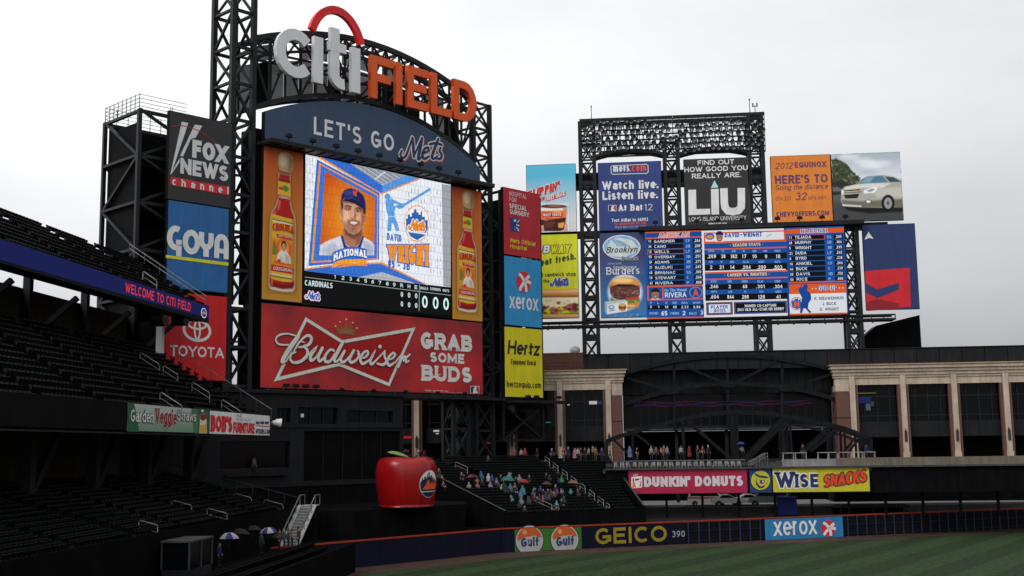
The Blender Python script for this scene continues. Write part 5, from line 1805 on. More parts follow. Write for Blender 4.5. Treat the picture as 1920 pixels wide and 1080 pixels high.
# centre panel
mb = MB()
row4(zd, 574, 1340, 152, 952, 0, WH, .01)
row4(zd, 586, 1340, 170, 272, 0, OR_, .02)
row4(zd, 600, 1322, 182, 254, 0, WH, .03)
tx('DAVID', 778, 912, 182, 224, BL, .05, wt=.22, serif=.05)
tx('-', 920, 940, 176, 222, BL, .05, wt=.2)
tx('WRIGHT', 946, 1120, 176, 220, BL, .05, wt=.22, serif=.05)
qd(ell(641, 216, 42, 32, 20), L_((40, 96, 170)), .04)
qd(ell(641, 220, 30, 16, 16), L_((228, 150, 60)), .045)
qd([(1150, 214), (1200, 190), (1215, 200), (1170, 226)], L_((196, 200, 206)), .04)
B0, B1 = 590, 1348
def band(y0, y1, m, o=.03, dx=0):
    row4(zd, B0 + dx, B1 + dx, y0, y1, 0, m, o)
band(272, 328, BL); band(320, 332, OR_, .04)
tx('* SEASON STATS *', 826, 1130, 278, 306, L_((236, 216, 120)), wt=.2)
band(332, 372, BL); band(372, 428, BK_, .03, 2); band(428, 468, BL, .03, 3); band(468, 524, BK_, .03, 4)
band(534, 548, OR_, .04, 6); band(548, 600, BL, .03, 6); band(596, 608, OR_, .04, 7)
tx('* CAREER VS. RIGHTIES *', 776, 1190, 552, 580, L_((236, 216, 120)), wt=.2)
band(608, 648, BL, .03, 7); band(648, 700, BK_, .03, 8); band(700, 742, BL, .03, 8); band(742, 800, BK_, .03, 9)
def vals(cells, y0, y1, m, per):
    for s, x in cells:
        w = per * len(s)
        tx(s, x - w, x + w, y0, y1, m)
vals(zip(('AVG', 'H', 'AB', 'R', '2B', 'HR', 'RBI'), (652, 762, 860, 954, 1050, 1150, 1264)), 340, 360, LBL, 9)
vals(zip(('.209', '38', '182', '17', '10', '0', '10'), (658, 764, 862, 956, 1052, 1158, 1268)), 382, 416, WH, 10)
vals(zip(('SB', 'K', 'BB', 'SLG', 'OBP', 'OPS'), (650, 750, 846, 972, 1114, 1264)), 440, 460, LBL, 9)
vals(zip(('2', '21', '14', '.204', '.209', '.503'), (654, 750, 848, 976, 1116, 1266)), 482, 516, WH, 10)
vals(zip(('AVG', 'HR', 'RBI', 'SLG', 'OBP'), (676, 824, 962, 1104, 1264)), 618, 640, LBL, 9)
vals(zip(('.246', '2', '68', '.301', '.304'), (678, 824, 964, 1106, 1268)), 660, 692, WH, 10)
vals(zip(('OPS', 'AB', 'H', 'SO', 'XBH'), (680, 828, 966, 1114, 1270)), 714, 734, LBL, 9)
vals(zip(('.604', '844', '208', '128', '41'), (684, 832, 968, 1116, 1272)), 754, 788, WH, 10)
row4(zd, 608, 852, 820, 938, 0, L_((120, 70, 60)), .03); row4(zd, 620, 842, 830, 928, 0, BL, .035); row4(zd, 632, 830, 840, 918, 0, WH, .04)
tx('PLAYER', 652, 806, 848, 880, BL, .06, wt=.22, serif=.04)
tx('* NOTES *', 652, 812, 884, 914, BL, .06, wt=.22, serif=.04)
row4(zd, 862, 1352, 812, 926, 0, L_((120, 70, 60)), .03); row4(zd, 870, 1344, 818, 918, 0, BL, .035); row4(zd, 880, 1336, 826, 912, 0, BK_, .04)
tx('NAMED CO-CAPTAIN', 962, 1250, 838, 864, WH, .06)
tx('2013 MLB ALL-STAR HR DERBY', 894, 1322, 872, 898, WH, .06)
t.part('player_panel', mb)
mugshot(t, zd, 730, 216, .86, L_((28, 34, 96)))
# right panel
mb = MB()
row4(ze, 364, 912, 128, 930, 0, BL, .012)
row4(ze, 362, 890, 142, 186, 0, OR_, .02)
tx('NATIONAL', 496, 750, 146, 184, WH, .03, ze, serif=.05, grow=.05)
tx('NATIONAL', 496, 750, 146, 184, L_((34, 76, 160)), .06, ze, serif=.05)
ros = [('11', 'TEJADA', 'SS', '.209'), ('28', 'MURPHY', '2B', '.304'), ('5', 'WRIGHT', '3B', '.295'), ('21', 'DUDA', 'LF', '.242'), ('6', 'BYRD', 'RF', '.238'), ('16', 'ANKIEL', 'CF', '.264'), ('44', 'BUCK', 'C', '.219'), ('29', 'DAVIS', '1B', '.152'), ('56', 'RICE', 'P', '.000')]
for i, (a, b, c, d) in enumerate(ros):
    y = 204 + i * 48.2
    dx = i * 2.0
    if i == 0:
        row4(ze, 374, 714, y - 2, y + 42, 0, OR_, .02)
    row4(ze, 378 + dx, 710 + dx, y + 1, y + 39, 0, BK_, .025)
    row4(ze, 796 + dx, 880 + dx, y - 4, y + 34, 0, BK_, .025)
    tx(a, 384 + dx, 384 + dx + 14 * len(a), y + 12, y + 36, f=ze)
    tx(b, 440 + dx, 440 + dx + 25 * len(b), y + 6, y + 33, f=ze)
    tx(c, 734 + dx, 734 + dx + 20 * len(c), y + 4, y + 30, LBL, f=ze)
    tx(d, 814 + dx, 868 + dx, y + 1, y + 26, f=ze)
row4(ze, 390, 912, 628, 740, 0, OR_, .02)
row4(ze, 390, 908, 640, 652, 0, BL, .03)
row4(ze, 392, 918, 740, 922, 0, WH, .02)
row4(ze, 392, 922, 920, 934, 0, OR_, .03)
tx('* * DUE-UP * *', 596, 888, 672, 710, WH, .03, ze, serif=.04, grow=.04)
tx('DUE-UP', 652, 834, 672, 712, L_((40, 90, 176)), .07, ze, serif=.05)
tx('K. NIEUWENHUIS', 620, 890, 770, 798, L_((40, 52, 96)), .05, ze)
tx('J. BUCK', 694, 820, 820, 848, L_((40, 52, 96)), .05, ze)
tx('D. WRIGHT', 672, 844, 870, 898, L_((40, 52, 96)), .05, ze)
BT = L_((20, 70, 150))
qd([(484, 740), (470, 700), (428, 716), (432, 706), (480, 694), (506, 652), (512, 654), (496, 690), (512, 680), (520, 660), (546, 654), (562, 676), (552, 710), (584, 740), (592, 790), (566, 830), (560, 880), (596, 914), (572, 920), (540, 880), (520, 876), (506, 922), (486, 922), (496, 840), (506, 780)], BT, .08, ze)
qd(ell(456, 834, 58, 62, 26), OR_, .04, ze)
qd(ell(456, 834, 51, 55, 26), WH, .045, ze)
qd([(408, 820), (420, 800), (432, 808), (440, 786), (456, 790), (464, 780), (474, 800), (490, 796), (504, 840), (496, 872), (456, 886), (416, 866)], L_((40, 92, 170)), .05, ze)
tx('N', 434, 480, 810, 866, OR_, .06, ze, wt=.26)
t.part('due_up_panel', mb)

# ---------------------------------------------------------------- airline board at the right edge
t, R = board('airline_billboard', 'navy and red airline board with a small white triangle right of the short tower', PR, ((1616, 422), (1716, 418), (1724, 578), (1625, 583)), paint((32, 44, 84)), 0)
mb = MB()
pr([(1086, 532), (1500, 500), (1510, 860), (1106, 900)], paint((168, 28, 36)), .03, ze)
pr([(1086, 640), (1200, 700), (1400, 640), (1400, 700), (1200, 780), (1196, 780), (1086, 720)], paint((32, 44, 84)), .05, ze)
pr([(1096, 820), (1200, 790), (1400, 830), (1400, 880), (1106, 900)], paint((116, 22, 32)), .05, ze)
t.part('red_field', mb)
mb = MB()
pr([(1120, 168), (1166, 236), (1126, 226), (1084, 244)], WHT, .03, ze)
t.part('triangle_emblem', mb)
# ================================================================ ground
def sheet(name, pts, z, m, kind='structure'):
    mb = MB()
    mb.face([(x, -y, z) for x, y in pts], m)
    return tag(mb.build(name, WORLD, (0, 0, 0)), kind=kind)
def turf():
    m = albedo('wet_grass', (.017, .036, .012), .85, .4, 1.3, bump=.4, spec=.15)
    n, l, b = m.node_tree.nodes, m.node_tree.links, m.node_tree.nodes['Principled BSDF']
    src = b.inputs['Base Color'].links[0].from_socket
    t = n.new('ShaderNodeTexCoord')
    w = n.new('ShaderNodeTexWave')                      # mowing bands
    w.inputs['Scale'].default_value = .055
    w.inputs['Distortion'].default_value = .4
    mpp = n.new('ShaderNodeMapping')
    mpp.inputs['Rotation'].default_value = (0, 0, .6)
    l.new(t.outputs['Object'], mpp.inputs[0]); l.new(mpp.outputs[0], w.inputs['Vector'])
    r = n.new('ShaderNodeMapRange')
    r.inputs['From Min'].default_value = .42; r.inputs['From Max'].default_value = .58
    r.inputs['To Min'].default_value = .8; r.inputs['To Max'].default_value = 1.2
    l.new(w.outputs['Fac'], r.inputs['Value'])
    f = n.new('ShaderNodeTexNoise'); f.inputs['Scale'].default_value = 14; f.inputs['Detail'].default_value = 8
    l.new(t.outputs['Object'], f.inputs['Vector'])
    r2 = n.new('ShaderNodeMapRange'); r2.inputs['To Min'].default_value = .55; r2.inputs['To Max'].default_value = 1.45
    l.new(f.outputs['Fac'], r2.inputs['Value'])
    k = n.new('ShaderNodeMath'); k.operation = 'MULTIPLY'
    l.new(r.outputs[0], k.inputs[0]); l.new(r2.outputs[0], k.inputs[1])
    v = n.new('ShaderNodeVectorMath'); v.operation = 'SCALE'
    l.new(src, v.inputs[0]); l.new(k.outputs[0], v.inputs['Scale'])
    l.new(v.outputs[0], b.inputs['Base Color'])
    return m
GRASS = turf()
DIRT = albedo('wet_track', (.05, .028, .019), .75, .35, .8, bump=.3, spec=.2)
sheet('ground', [(-2500, -60), (2500, -60), (2500, 4000), (-2500, 4000)], -.3, albedo('far_ground', (.05, .052, .055), .8, .3, .05))
sheet('field_grass', [(-60, -40), (120, -40), (120, 190), (-60, 190)], 0, GRASS)
PW1 = Plane(940, 128.5, 20.9)                       # the outfield wall bends here
PW2 = Plane(940, 128.5, 46.5)
def wpt(pl, u, o):
    p = pl.W(u, o, 0)
    return (p.x, p.y)
sheet('warning_track', [wpt(PW2, -60, 0), wpt(PW2, 0, 0), wpt(PW1, 110, 0), wpt(PW1, 110, 5), wpt(PW1, 1.5, 5), wpt(PW2, -60, 5)], .012, DIRT)
def slab(name, pts, z0, z1, m, kind='structure'):
    mb = MB()
    n = len(pts)
    mb.face([(x, -y, z1) for x, y in pts], m)
    mb.face([(x, -y, z0) for x, y in reversed(pts)], m)
    for i in range(n):
        a, b = pts[i], pts[(i + 1) % n]
        mb.face([(a[0], -a[1], z0), (b[0], -b[1], z0), (b[0], -b[1], z1), (a[0], -a[1], z1)], m)
    return tag(mb.build(name, WORLD, (0, 0, 0)), kind=kind)

# ================================================================ outfield wall
NAVP = albedo('navy_padding', (.005, .0065, .02), .5, .15, spec=.12)
ORC = paint((124, 38, 16), .45)
t = T('outfield_wall', 'low navy outfield wall with an orange top line and painted advertisements', 'wall', PW1, 0, 0, 0)
UF = PW1.u(1284, 990)
mb = MB()
for i in range(24):
    a = -60 + i * 2.5
for pl_, ua, ub in ((PW1, 0, UF),):
    n = round((ub - ua) / 2.42)
    for i in range(n):
        a, b = ua + (ub - ua) * i / n, ua + (ub - ua) * (i + 1) / n
        mb.box(a + .01, b - .01, -.3, 0, 0, 2.42, NAVP)
t.part('padding', mb)
mb = MB()
mb.box(0, 110, -.32, .06, 2.42, 2.56, ORC)
t.part('top_line', mb)
mb = MB()
WTX, YTX = paint((122, 126, 136)), paint((120, 104, 22))
def wt_(s, x0, x1, y0, y1, m, o=.03, **k):
    text(mb, PW1, s, x0, x1, y0, y1, m, o, **k)
wt_('GEICO', 1116, 1250, 988, 1018, YTX, .03, wt=.2, sp=.12)
wt_('390', 1259.5, 1284, 995, 1007, WTX, wt=.16)
t.part('lettering', mb)
for i, cx in enumerate((992.5, 1058.5)):
    mb = MB()
    cy = 1013 - i * 1.5
    w = lambda pts, m, o: mb.flat([PW1.uz(*p) for p in pts], o, m)
    if i == 0:
        u0, u1 = PW1.u(965, 1000), PW1.u(1090, 1000)
        for k in range(12):
            mb.flat([(u0, .05 + k * .195), (u1, .05 + k * .195), (u1, .14 + k * .195), (u0, .14 + k * .195)], .02, paint((48, 96, 28)))
            mb.flat([(u0, .14 + k * .195), (u1, .14 + k * .195), (u1, .245 + k * .195), (u0, .245 + k * .195)], .02, paint((34, 76, 22)))
    w(ell(cx, cy, 27, 29, 36), paint((26, 56, 40)), .04)
    w(ell(cx, cy, 25.5, 27.5, 36), paint((146, 148, 150)), .05)
    w(ell(cx, cy, 23.5, 25.5, 36), paint((136, 136, 134)), .06)
    w([(cx + 23.5 * math.cos(rad(a)), cy + 25.5 * math.sin(rad(a))) for a in range(192, 349, 12)] + [(cx + 10, cy - 9), (cx - 10, cy - 6), (cx - 22, cy + 1)], paint((156, 72, 24)), .07)
    w(ell(cx - 9, cy - 15, 4, 5, 10), paint((176, 124, 76)), .08)
    wt_('Gulf', cx - 16, cx + 17, cy - 6, cy + 11, paint((20, 42, 84)), .09, wt=.19, rise=.12)
    t.part('fuel_emblem', mb)
# fence section beyond the padding
mb = MB()
LINK = albedo('dark_mesh', (.006, .0065, .008), .8, .3, 2, spec=.1)
mb.box(UF, 110, -.05, 0, 0, 2.42, LINK)
for i in range(60):
    u = UF + .4 + i * 1.35
    if u < 109:
        mb.bar((u, .06, 0), (u, .06, 2.42), .12, .1, albedo('blue_post', (.02, .03, .10), .4, .1))
for z in (.3, 1.4, 2.3):
    mb.bar((UF, .04, z), (110, .04, z), .06, .05, STEEL)
t.part('fence_section', mb)

t2 = T('outfield_wall', 'dark left stretch of the outfield wall below the black batting backdrop', 'wall', PW2, 0, 0, 0)
mb = MB()
for i in range(25):
    mb.box(-60.5 + i * 2.42, -60.5 + (i + 1) * 2.42 - .02, -.3, 0, 0, 2.42, NAVP)
t2.part('padding', mb)
mb = MB()
mb.box(-60, -.02, -.32, .06, 2.42, 2.56, ORC)
t2.part('top_line', mb)

tb, R = board('office_brand_banner', 'light blue banner with a red and white ball hung on the fence at the right', PW1, ((1433, 972.5), (1581, 967.5), (1582, 1009), (1434, 1012)), paint((34, 100, 142), .5, .12), .16, .08, 'banner')
t = tb
mb = MB()
fi = lambda a, b: (a, b)
text(mb, PW1, 'xerox', 1449, 1529, 967.5, 1003, paint((190, 198, 204)), .2, wt=.135, sp=.1)
t.part('lettering', mb)
mb = MB()
ball(t, PW1, fi, 1551, 990.5, 14, 15, -.02, oo=.17)

# ================================================================ batting backdrop building under the scoreboard
PE = Plane(490, 130, 46, 1.9)
t = T('backdrop_building', 'black and slate building with dark windows under the scoreboard', 'building', PE, 6, 0, 0)
def hole_wall(mb, u0, u1, z0, z1, holes, o0, o1, m):
    """upright wall with rectangular openings [(a, b, c, d)]"""
    us = sorted({u0, u1, *[h[0] for h in holes], *[h[1] for h in holes]})
    zs = sorted({z0, z1, *[h[2] for h in holes], *[h[3] for h in holes]})
    for a, b in zip(us, us[1:]):
        for c, d in zip(zs, zs[1:]):
            cu, cz = (a + b) / 2, (c + d) / 2
            if not any(h[0] < cu < h[1] and h[2] < cz < h[3] for h in holes):
                mb.box(a, b, o0, o1, c, d, m)
wins = [((520, 765), (545, 795)), ((560, 764), (633, 797)), ((650, 770), (737, 794))]
holes = []
for (xa, ya), (xb, yb) in wins:
    holes.append((PE.u(xa, ya), PE.u(xb, yb), PE.z((xa + xb) / 2, yb), PE.z((xa + xb) / 2, ya)))
big = (PE.u(413, 850), PE.u(543, 850), PE.z(478, 880), PE.z(478, 827))
panel2 = (PE.u(570, 850), PE.u(750, 850), PE.z(660, 899), PE.z(660, 808))
UL, UR_ = PE.u(225, 800), PE.u(756, 780)
ztop = PE.z(640, 741)
mb = MB()
hole_wall(mb, UL, UR_, 3.5, ztop, holes + [big, panel2], -.5, 0, SLATE)
mb.box(UR_ - .4, UR_, -9, -.5, 3.5, ztop, SLATE)
mb.box(UL, UR_ - .4, -9, -.5, ztop - .5, ztop - .05, SLATE)
mb.box(UL, UR_ + .15, -.7, .35, ztop, ztop + .35, SLATE)
mb.box(UL, UR_ + .05, 0, .12, PE.z(640, 802), PE.z(640, 799), SLATE)
t.part('wall', mb)
DG = albedo('dark_glass', (.003, .0035, .0045), .2, .1, spec=.16)
for h in holes + [big]:
    mb = MB()
    mb.box(h[0], h[1], -.46, -.4, h[2], h[3], DG)
    w = t.part('window', mb)
    mb = MB()
    for k in range(1, 3):
        if h is not big:
            u = h[0] + (h[1] - h[0]) * k / 3
            mb.box(u - .08, u + .08, -.4, -.28, h[2], h[3], SLATE)
    mb.box(h[0], h[1], -.4, -.1, h[2], h[2] + .12, STEEL)
    t.part('frame', mb, w)
mb = MB()
mb.box(panel2[0], panel2[1], -.45, -.3, panel2[2], panel2[3], BLACK)
for k in range(1, 5):
    u = panel2[0] + (panel2[1] - panel2[0]) * k / 5
    mb.box(u - .05, u + .05, -.3, -.22, panel2[2], panel2[3], SLATE)
t.part('recessed_panel', mb)
mb = MB()                                            # white lamp on the corner
u, z = PE.uz(567, 779)
mb.box(u - .15, u + .15, -.2, .05, z - .2, z + .2, WHITE)
t.part('lamp', mb)
# black podium in front, the apple stands on it
slab('backdrop_podium', [wpt(PW2, -24, -.4), wpt(PW2, -.5, -.4), wpt(PW2, 6.5, -8), wpt(PE, 21, .2), wpt(PE, -11, .2)], 0, 2.3, BLACK)
slab('backdrop_bank', [wpt(PW2, -17, -3.5), wpt(PW2, -2, -3.5), wpt(PW2, 2, -8), wpt(PE, 20, .3), wpt(PE, -10, .3)], 2.3, 5.1, BLACK)
mb = MB()
P0 = PE
for i, (u0, u1) in enumerate(((-10, 4.5), (4.6, 20))):
    mb.box(u0, u1, .4, .75, 5.1, 7.2, BLACK)
    mb.box(u0, u1, .2, .85, 7.2, 7.34, SLATE)
single('backdrop_wall', mb, 'long black wall at the foot of the dark building behind the apple', 'wall', PE, (5, .5, 5.1))

# ================================================================ brick and stone pavilions
PB = Plane(1260, 164, -5.5)
def brick_mat():
    m, n, l, b = _new('brick')
    t = n.new('ShaderNodeTexCoord')
    mp = n.new('ShaderNodeMapping')
    mp.inputs['Rotation'].default_value = (rad(90), 0, 0)
    l.new(t.outputs['Object'], mp.inputs[0])
    br = n.new('ShaderNodeTexBrick')
    br.inputs['Scale'].default_value = 1
    br.inputs['Brick Width'].default_value = .4
    br.inputs['Row Height'].default_value = .14
    br.inputs['Mortar Size'].default_value = .012
    br.inputs['Color1'].default_value = (.16, .058, .036, 1)
    br.inputs['Color2'].default_value = (.11, .042, .028, 1)
    br.inputs['Mortar'].default_value = (.12, .085, .07, 1)
    l.new(mp.outputs[0], br.inputs['Vector'])
    l.new(br.outputs[0], b.inputs['Base Color'])
    b.inputs['Roughness'].default_value = .8
    return m
BRICK = brick_mat()
STONE = albedo('cream_stone', (.50, .40, .31), .75, .18, .5, bump=.1)
STONE2 = albedo('tan_coping', (.33, .235, .15), .75, .14, .5)
LITW, LITR, LITB = led((170, 172, 168)), led((140, 30, 28)), led((30, 44, 110))
ZC1 = PB.z(1100, 693.5)                # cornice top
ZE0 = PB.z(1100, 731)                  # underside of the entablature
ZBR = PB.z(1150, 741.5)
FLOOR = 9.2
def pavilion(name, label, cols, uend0, uend1, side, lights):
    t = T(name, label, 'building', PB, (uend0 + uend1) / 2, 0, FLOOR)
    mb = MB()
    mb.box(uend0, uend1, -.55, .0, ZE0, ZC1 - .6, STONE)
    mb.box(uend0 - .15, uend1 + .15, -.55, .14, ZE0 + .95, ZE0 + 1.25, STONE)
    mb.box(uend0 - .2, uend1 + .2, -.55, .3, ZC1 - 1.5, ZC1 - 1.05, STONE)
    mb.box(uend0 - .35, uend1 + .35, -.55, .5, ZC1 - 1.05, ZC1 - .6, STONE)
    mb.box(uend0 - .55, uend1 + .55, -5, .75, ZC1 - .6, ZC1 - .18, STONE)
    mb.box(uend0 - .7, uend1 + .7, -5, .9, ZC1 - .18, ZC1, STONE2)
    t.part('cornice', mb)
    mb = MB()
    mb.box(uend0 + .1, uend1 - .1, -12, -5.1, 3, ZC1 - .3, BLACK)
    t.part('rear_wall', mb)
    for c in cols:
        mb = MB()
        mb.box(c - .36, c + .36, -.3, .32, FLOOR - .3, ZC1 - 1.55, STONE)
        mb.box(c - .44, c + .44, -.3, .4, FLOOR - .3, FLOOR + .55, STONE)
        p = t.part('pilaster', mb)
        mb = MB()
        mb.box(c - .16, c + .16, .33, .5, FLOOR + 2.0, FLOOR + 3.4, albedo('bronze', (.03, .028, .026), .4, .1))
        mb.bar((c, .4, FLOOR + 3.4), (c, .4, FLOOR + 3.7), .1, .1, STEEL)
        t.part('lantern', mb, p)
        mb = MB()
        mb.box(c - .74, c - .365, -.5, .1, FLOOR - .3, ZE0 - .02, BRICK)
        t.part('brick_jamb', mb)
        mb = MB()
        mb.box(c + .365, c + .74, -.5, .1, FLOOR - .3, ZE0 - .02, BRICK)
        t.part('brick_jamb', mb)
    for i, (a, b) in enumerate(zip(cols, cols[1:])):
        mb = MB()
        mb.box(a + .75, b - .75, -.9, -.8, FLOOR + 3.0, ZE0 - .02, DG)
        w = t.part('window', mb)
        mb = MB()
        for k in range(1, 4):
            u = a + (b - a) * k / 4
            mb.box(u - .06, u + .06, -.8, -.66, FLOOR + 3.05, ZE0 - .05, STEEL)
        for z in (FLOOR + 5.4, FLOOR + 8):
            mb.box(a + .8, b - .8, -.8, -.7, z, z + .14, STEEL)
        t.part('mullion', mb, w)
        mb = MB()
        mb.box(a + .75, b - .75, -.95, -.72, FLOOR + 2.6, FLOOR + 4.7, SLATE)
        t.part('spandrel', mb)
    for x, y, w, h, m in lights:
        mb = MB()
        u, z = PB.uz(x, y, -.6)
        mb.box(u - w / 2, u + w / 2, -.66, -.6, z - h / 2, z + h / 2, m)
        t.part('lit_sign', mb)
    # end pier of brick with a stone head
    e0, e1 = side
    mb = MB()
    mb.box(e0, e1, -4, .12, FLOOR - 3, ZBR, BRICK)
    mb.box(e0 - .02, e1 + .02, -4.02, .15, FLOOR + 5.2, FLOOR + 5.34, albedo('dark_joint', (.03, .02, .018), .7, .1))
    t.part('brick_pier', mb)
    mb = MB()
    mb.box(e0 - .01, e1 + .01, -4.01, .14, ZBR + .01, ZE0 + .01, STONE)
    t.part('stone_head', mb)
    return t
c4, c5 = PB.u(1050.5, 790), PB.u(1141.5, 790)
sp_ = c5 - c4
cols = [c5 - sp_ * i for i in range(7)][::-1]
pe = (PB.u(1148.5, 790), PB.u(1167, 790))
pavilion('brick_pavilion', 'brick building with cream stone pilasters and cornice right of the yellow rental board', cols, cols[0] - .8, pe[1] + .1, pe,
         [(1112, 755, 1.1, .45, LITW), (1125, 755, .5, .45, LITB), (1066, 759, .3, .15, LITW), (818, 808, .8, .26, LITW), (834, 808, 1.1, .2, LITR), (820, 813, .4, .16, LITW), (838, 813, .6, .14, LITR),
          (764, 820, 1.1, .35, LITR), (888, 828, .5, .5, LITR), (914, 828, .7, .55, LITR), (914, 817, .7, .25, LITR), (1028, 792, .7, .1, led((60, 120, 100)))])
pr_ = (PB.u(1569.5, 790), PB.u(1594.5, 790))
cr0 = PB.u(1600.5, 790)
colr = [cr0 + sp_ * i for i in range(8)]
pavilion('brick_pavilion', 'brick building with cream stone pilasters and cornice behind the bar tables', colr, pr_[0] - .1, colr[-1] + .8, pr_,
         [(1625, 737, 2.4, .12, led((96, 90, 30))), (1622, 750, 1.7, .8, led((18, 32, 84))), (1628, 763, .6, .9, led((70, 78, 86))), (1636, 757, .4, .6, led((52, 58, 66)))])
mb = MB()
zr0, zr1 = ZC1, PB.z(1050, 663, -6)
mb.box(PB.u(830), PB.u(1093, 680, -6), -7, -6, zr0 - 1, zr1, BRICK)
mb.box(PB.u(830), PB.u(1093, 680, -6), -7.1, -5.9, zr1, zr1 + .12, STONE2)
for i in range(20):
    u = PB.u(1010) + i * 1.25
    if u < PB.u(1088):
        mb.bar((u, -.4, ZC1), (u, -.4, ZC1 + 1.1), .05, .05, STEEL)
mb.bar((PB.u(1010), -.4, ZC1 + 1.1), (PB.u(1088), -.4, ZC1 + 1.1), .05, .05, STEEL)
mb.bar((PB.u(1010), -.4, ZC1 + .55), (PB.u(1088), -.4, ZC1 + .55), .04, .04, STEEL)
single('brick_penthouse', mb, 'brown brick rooftop wall with thin railing above the cream cornice', 'building', PB, (PB.u(1000), -6, ZC1))
mb = MB()
u, z = PB.uz(1078, 662, -8)
mb.lathe([(.0, z), (.5, z), (.8, z + .3), (.7, z + .7), (.4, z + .95), (0, z + 1.02)], (u, -8), WHITE, 14)
mb.box(u - .9, u + .9, -8.6, -7.4, z - 1.2, z, BRICK)
single('roof_dome', mb, 'small white dome on the brown brick rooftop wall', 'vent', PB, (u, -8, z))

# ================================================================ arched hall between the pavilions
UA, UB = pe[1] + .12, pr_[0] - .12
t = T('arched_hall', 'dark steel hall with a wide arched truss between the two brick buildings', 'building', PB, (UA + UB) / 2, -1.6, FLOOR)
ZL = PB.z(1366, 657.5)
mb = MB()
mb.box(PB.u(1093, 680), PB.u(1990, 640), -5, -1.0, PB.z(1366, 691), ZL - .1, SLATE)
mb.box(PB.u(1093, 680), PB.u(1990, 640), -5, -.85, ZL - .1, ZL, SLATE)
for i in range(30):
    u = PB.u(1100, 680) + i * 3.0
    mb.box(u - .04, u + .04, -1.0, -.96, PB.z(1366, 691), ZL - .12, BLACK)
t.part('roof_band', mb)
ZB0 = PB.z(1366, 806)
mb = MB()
mb.box(UA, UB, -5, -2.6, PB.z(1366, 736), PB.z(1366, 691), SLATE)
for i in range(26):
    u = UA + (UB - UA) * i / 25
    mb.box(u - .03, u + .03, -2.6, -2.56, PB.z(1366, 736), PB.z(1366, 691), BLACK)
t.part('wall', mb)
mb = MB()
mb.box(UA, UB, -3.4, -3.3, PB.z(1366, 797), PB.z(1366, 736), DG)
gl = t.part('window', mb)
mb = MB()
for i in range(1, 24):
    u = UA + (UB - UA) * i / 24
    mb.box(u - .05, u + .05, -3.3, -3.2, PB.z(1366, 797), PB.z(1366, 736), STEEL)
t.part('mullion', mb, gl)
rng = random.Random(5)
for dy, hh, c in ((0, .14, (12, 24, 66)), (-3.6, .09, (54, 18, 32)), (2.6, .1, (60, 16, 30))):     # reflections of coloured lights in the glass, drawn as glowing strips
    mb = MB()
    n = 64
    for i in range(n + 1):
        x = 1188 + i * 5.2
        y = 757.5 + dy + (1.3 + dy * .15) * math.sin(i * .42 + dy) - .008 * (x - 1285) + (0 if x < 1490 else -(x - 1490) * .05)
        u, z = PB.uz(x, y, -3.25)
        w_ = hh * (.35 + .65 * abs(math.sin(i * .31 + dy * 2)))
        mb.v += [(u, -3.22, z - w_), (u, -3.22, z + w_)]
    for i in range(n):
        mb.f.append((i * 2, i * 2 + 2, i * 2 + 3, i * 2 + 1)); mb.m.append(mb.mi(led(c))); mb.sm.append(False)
    t.part('painted_reflection', mb)
mb = MB()
mb.box(UA, UB, -5, -1.8, ZB0, PB.z(1366, 797), SLATE)
mb.box(UA, UB, -1.8, -1.65, ZB0 + .1, ZB0 + .3, STEEL2)
t.part('floor_band', mb)
mb = MB()
mb.box(UA, UB, -9, -8.8, FLOOR - 6, ZB0, BLACK)
t.part('rear_wall', mb)
for px in (1270, 1366, 1381, 1468, 1481, 1562):
    mb = MB()
    u = PB.u(px, 830)
    mb.box(u - .22, u + .22, -3.0, -2.6, FLOOR - 6, ZB0, SLATE)
    t.part('column', mb)
TRU = albedo('truss_grey', (.0095, .0105, .0125), .55, .3, spec=.1)
def chord(mb, pts, w, o, d=.5, m=TRU):
    q = smooth([PB.uz(x, y, o) for x, y in pts], 5)
    mb.path([(u, o, z) for u, z in q], w, d, m)
def pbar(mb, a, b, w, o, d=.4, m=TRU):
    A, B = PB.uz(*a, o), PB.uz(*b, o)
    mb.bar((A[0], o, A[1]), (B[0], o, B[1]), w, d, m)
mb = MB()
chord(mb, [(1172, 700), (1200, 692), (1250, 680), (1310, 671), (1371, 668), (1430, 670), (1490, 678), (1545, 689), (1570, 697)], .5, -1.0)
t.part('arch_chord', mb)
mb = MB()
chord(mb, [(1170, 758), (1200, 748), (1256, 733), (1310, 723), (1371, 720), (1425, 722), (1474, 727), (1530, 738), (1569, 750)], .55, -1.05)
t.part('arch_chord', mb)
mb = MB()
for x, ya, yb in ((1264, 676, 808), (1364, 669, 800), (1466, 675, 805)):
    pbar(mb, (x, ya), (x, yb), .38, -1.2)
for a, b in (((1174, 708), (1256, 733)), ((1284, 687), (1360, 719)), ((1376, 719), (1458, 677)), ((1486, 725), (1566, 699)), ((1270, 731), (1300, 716))):
    pbar(mb, a, b, .34, -1.1)
for x, y in ((1258, 732), (1474, 727), (1366, 720)):
    u, z = PB.uz(x, y, -.7)
    mb.prism([(u - 1.4, z), (u - .6, z - .5), (u + .6, z - .5), (u + 1.4, z), (u + .6, z + .5), (u - .6, z + .5)], -1.3, -.72, TRU)
t.part('web', mb)

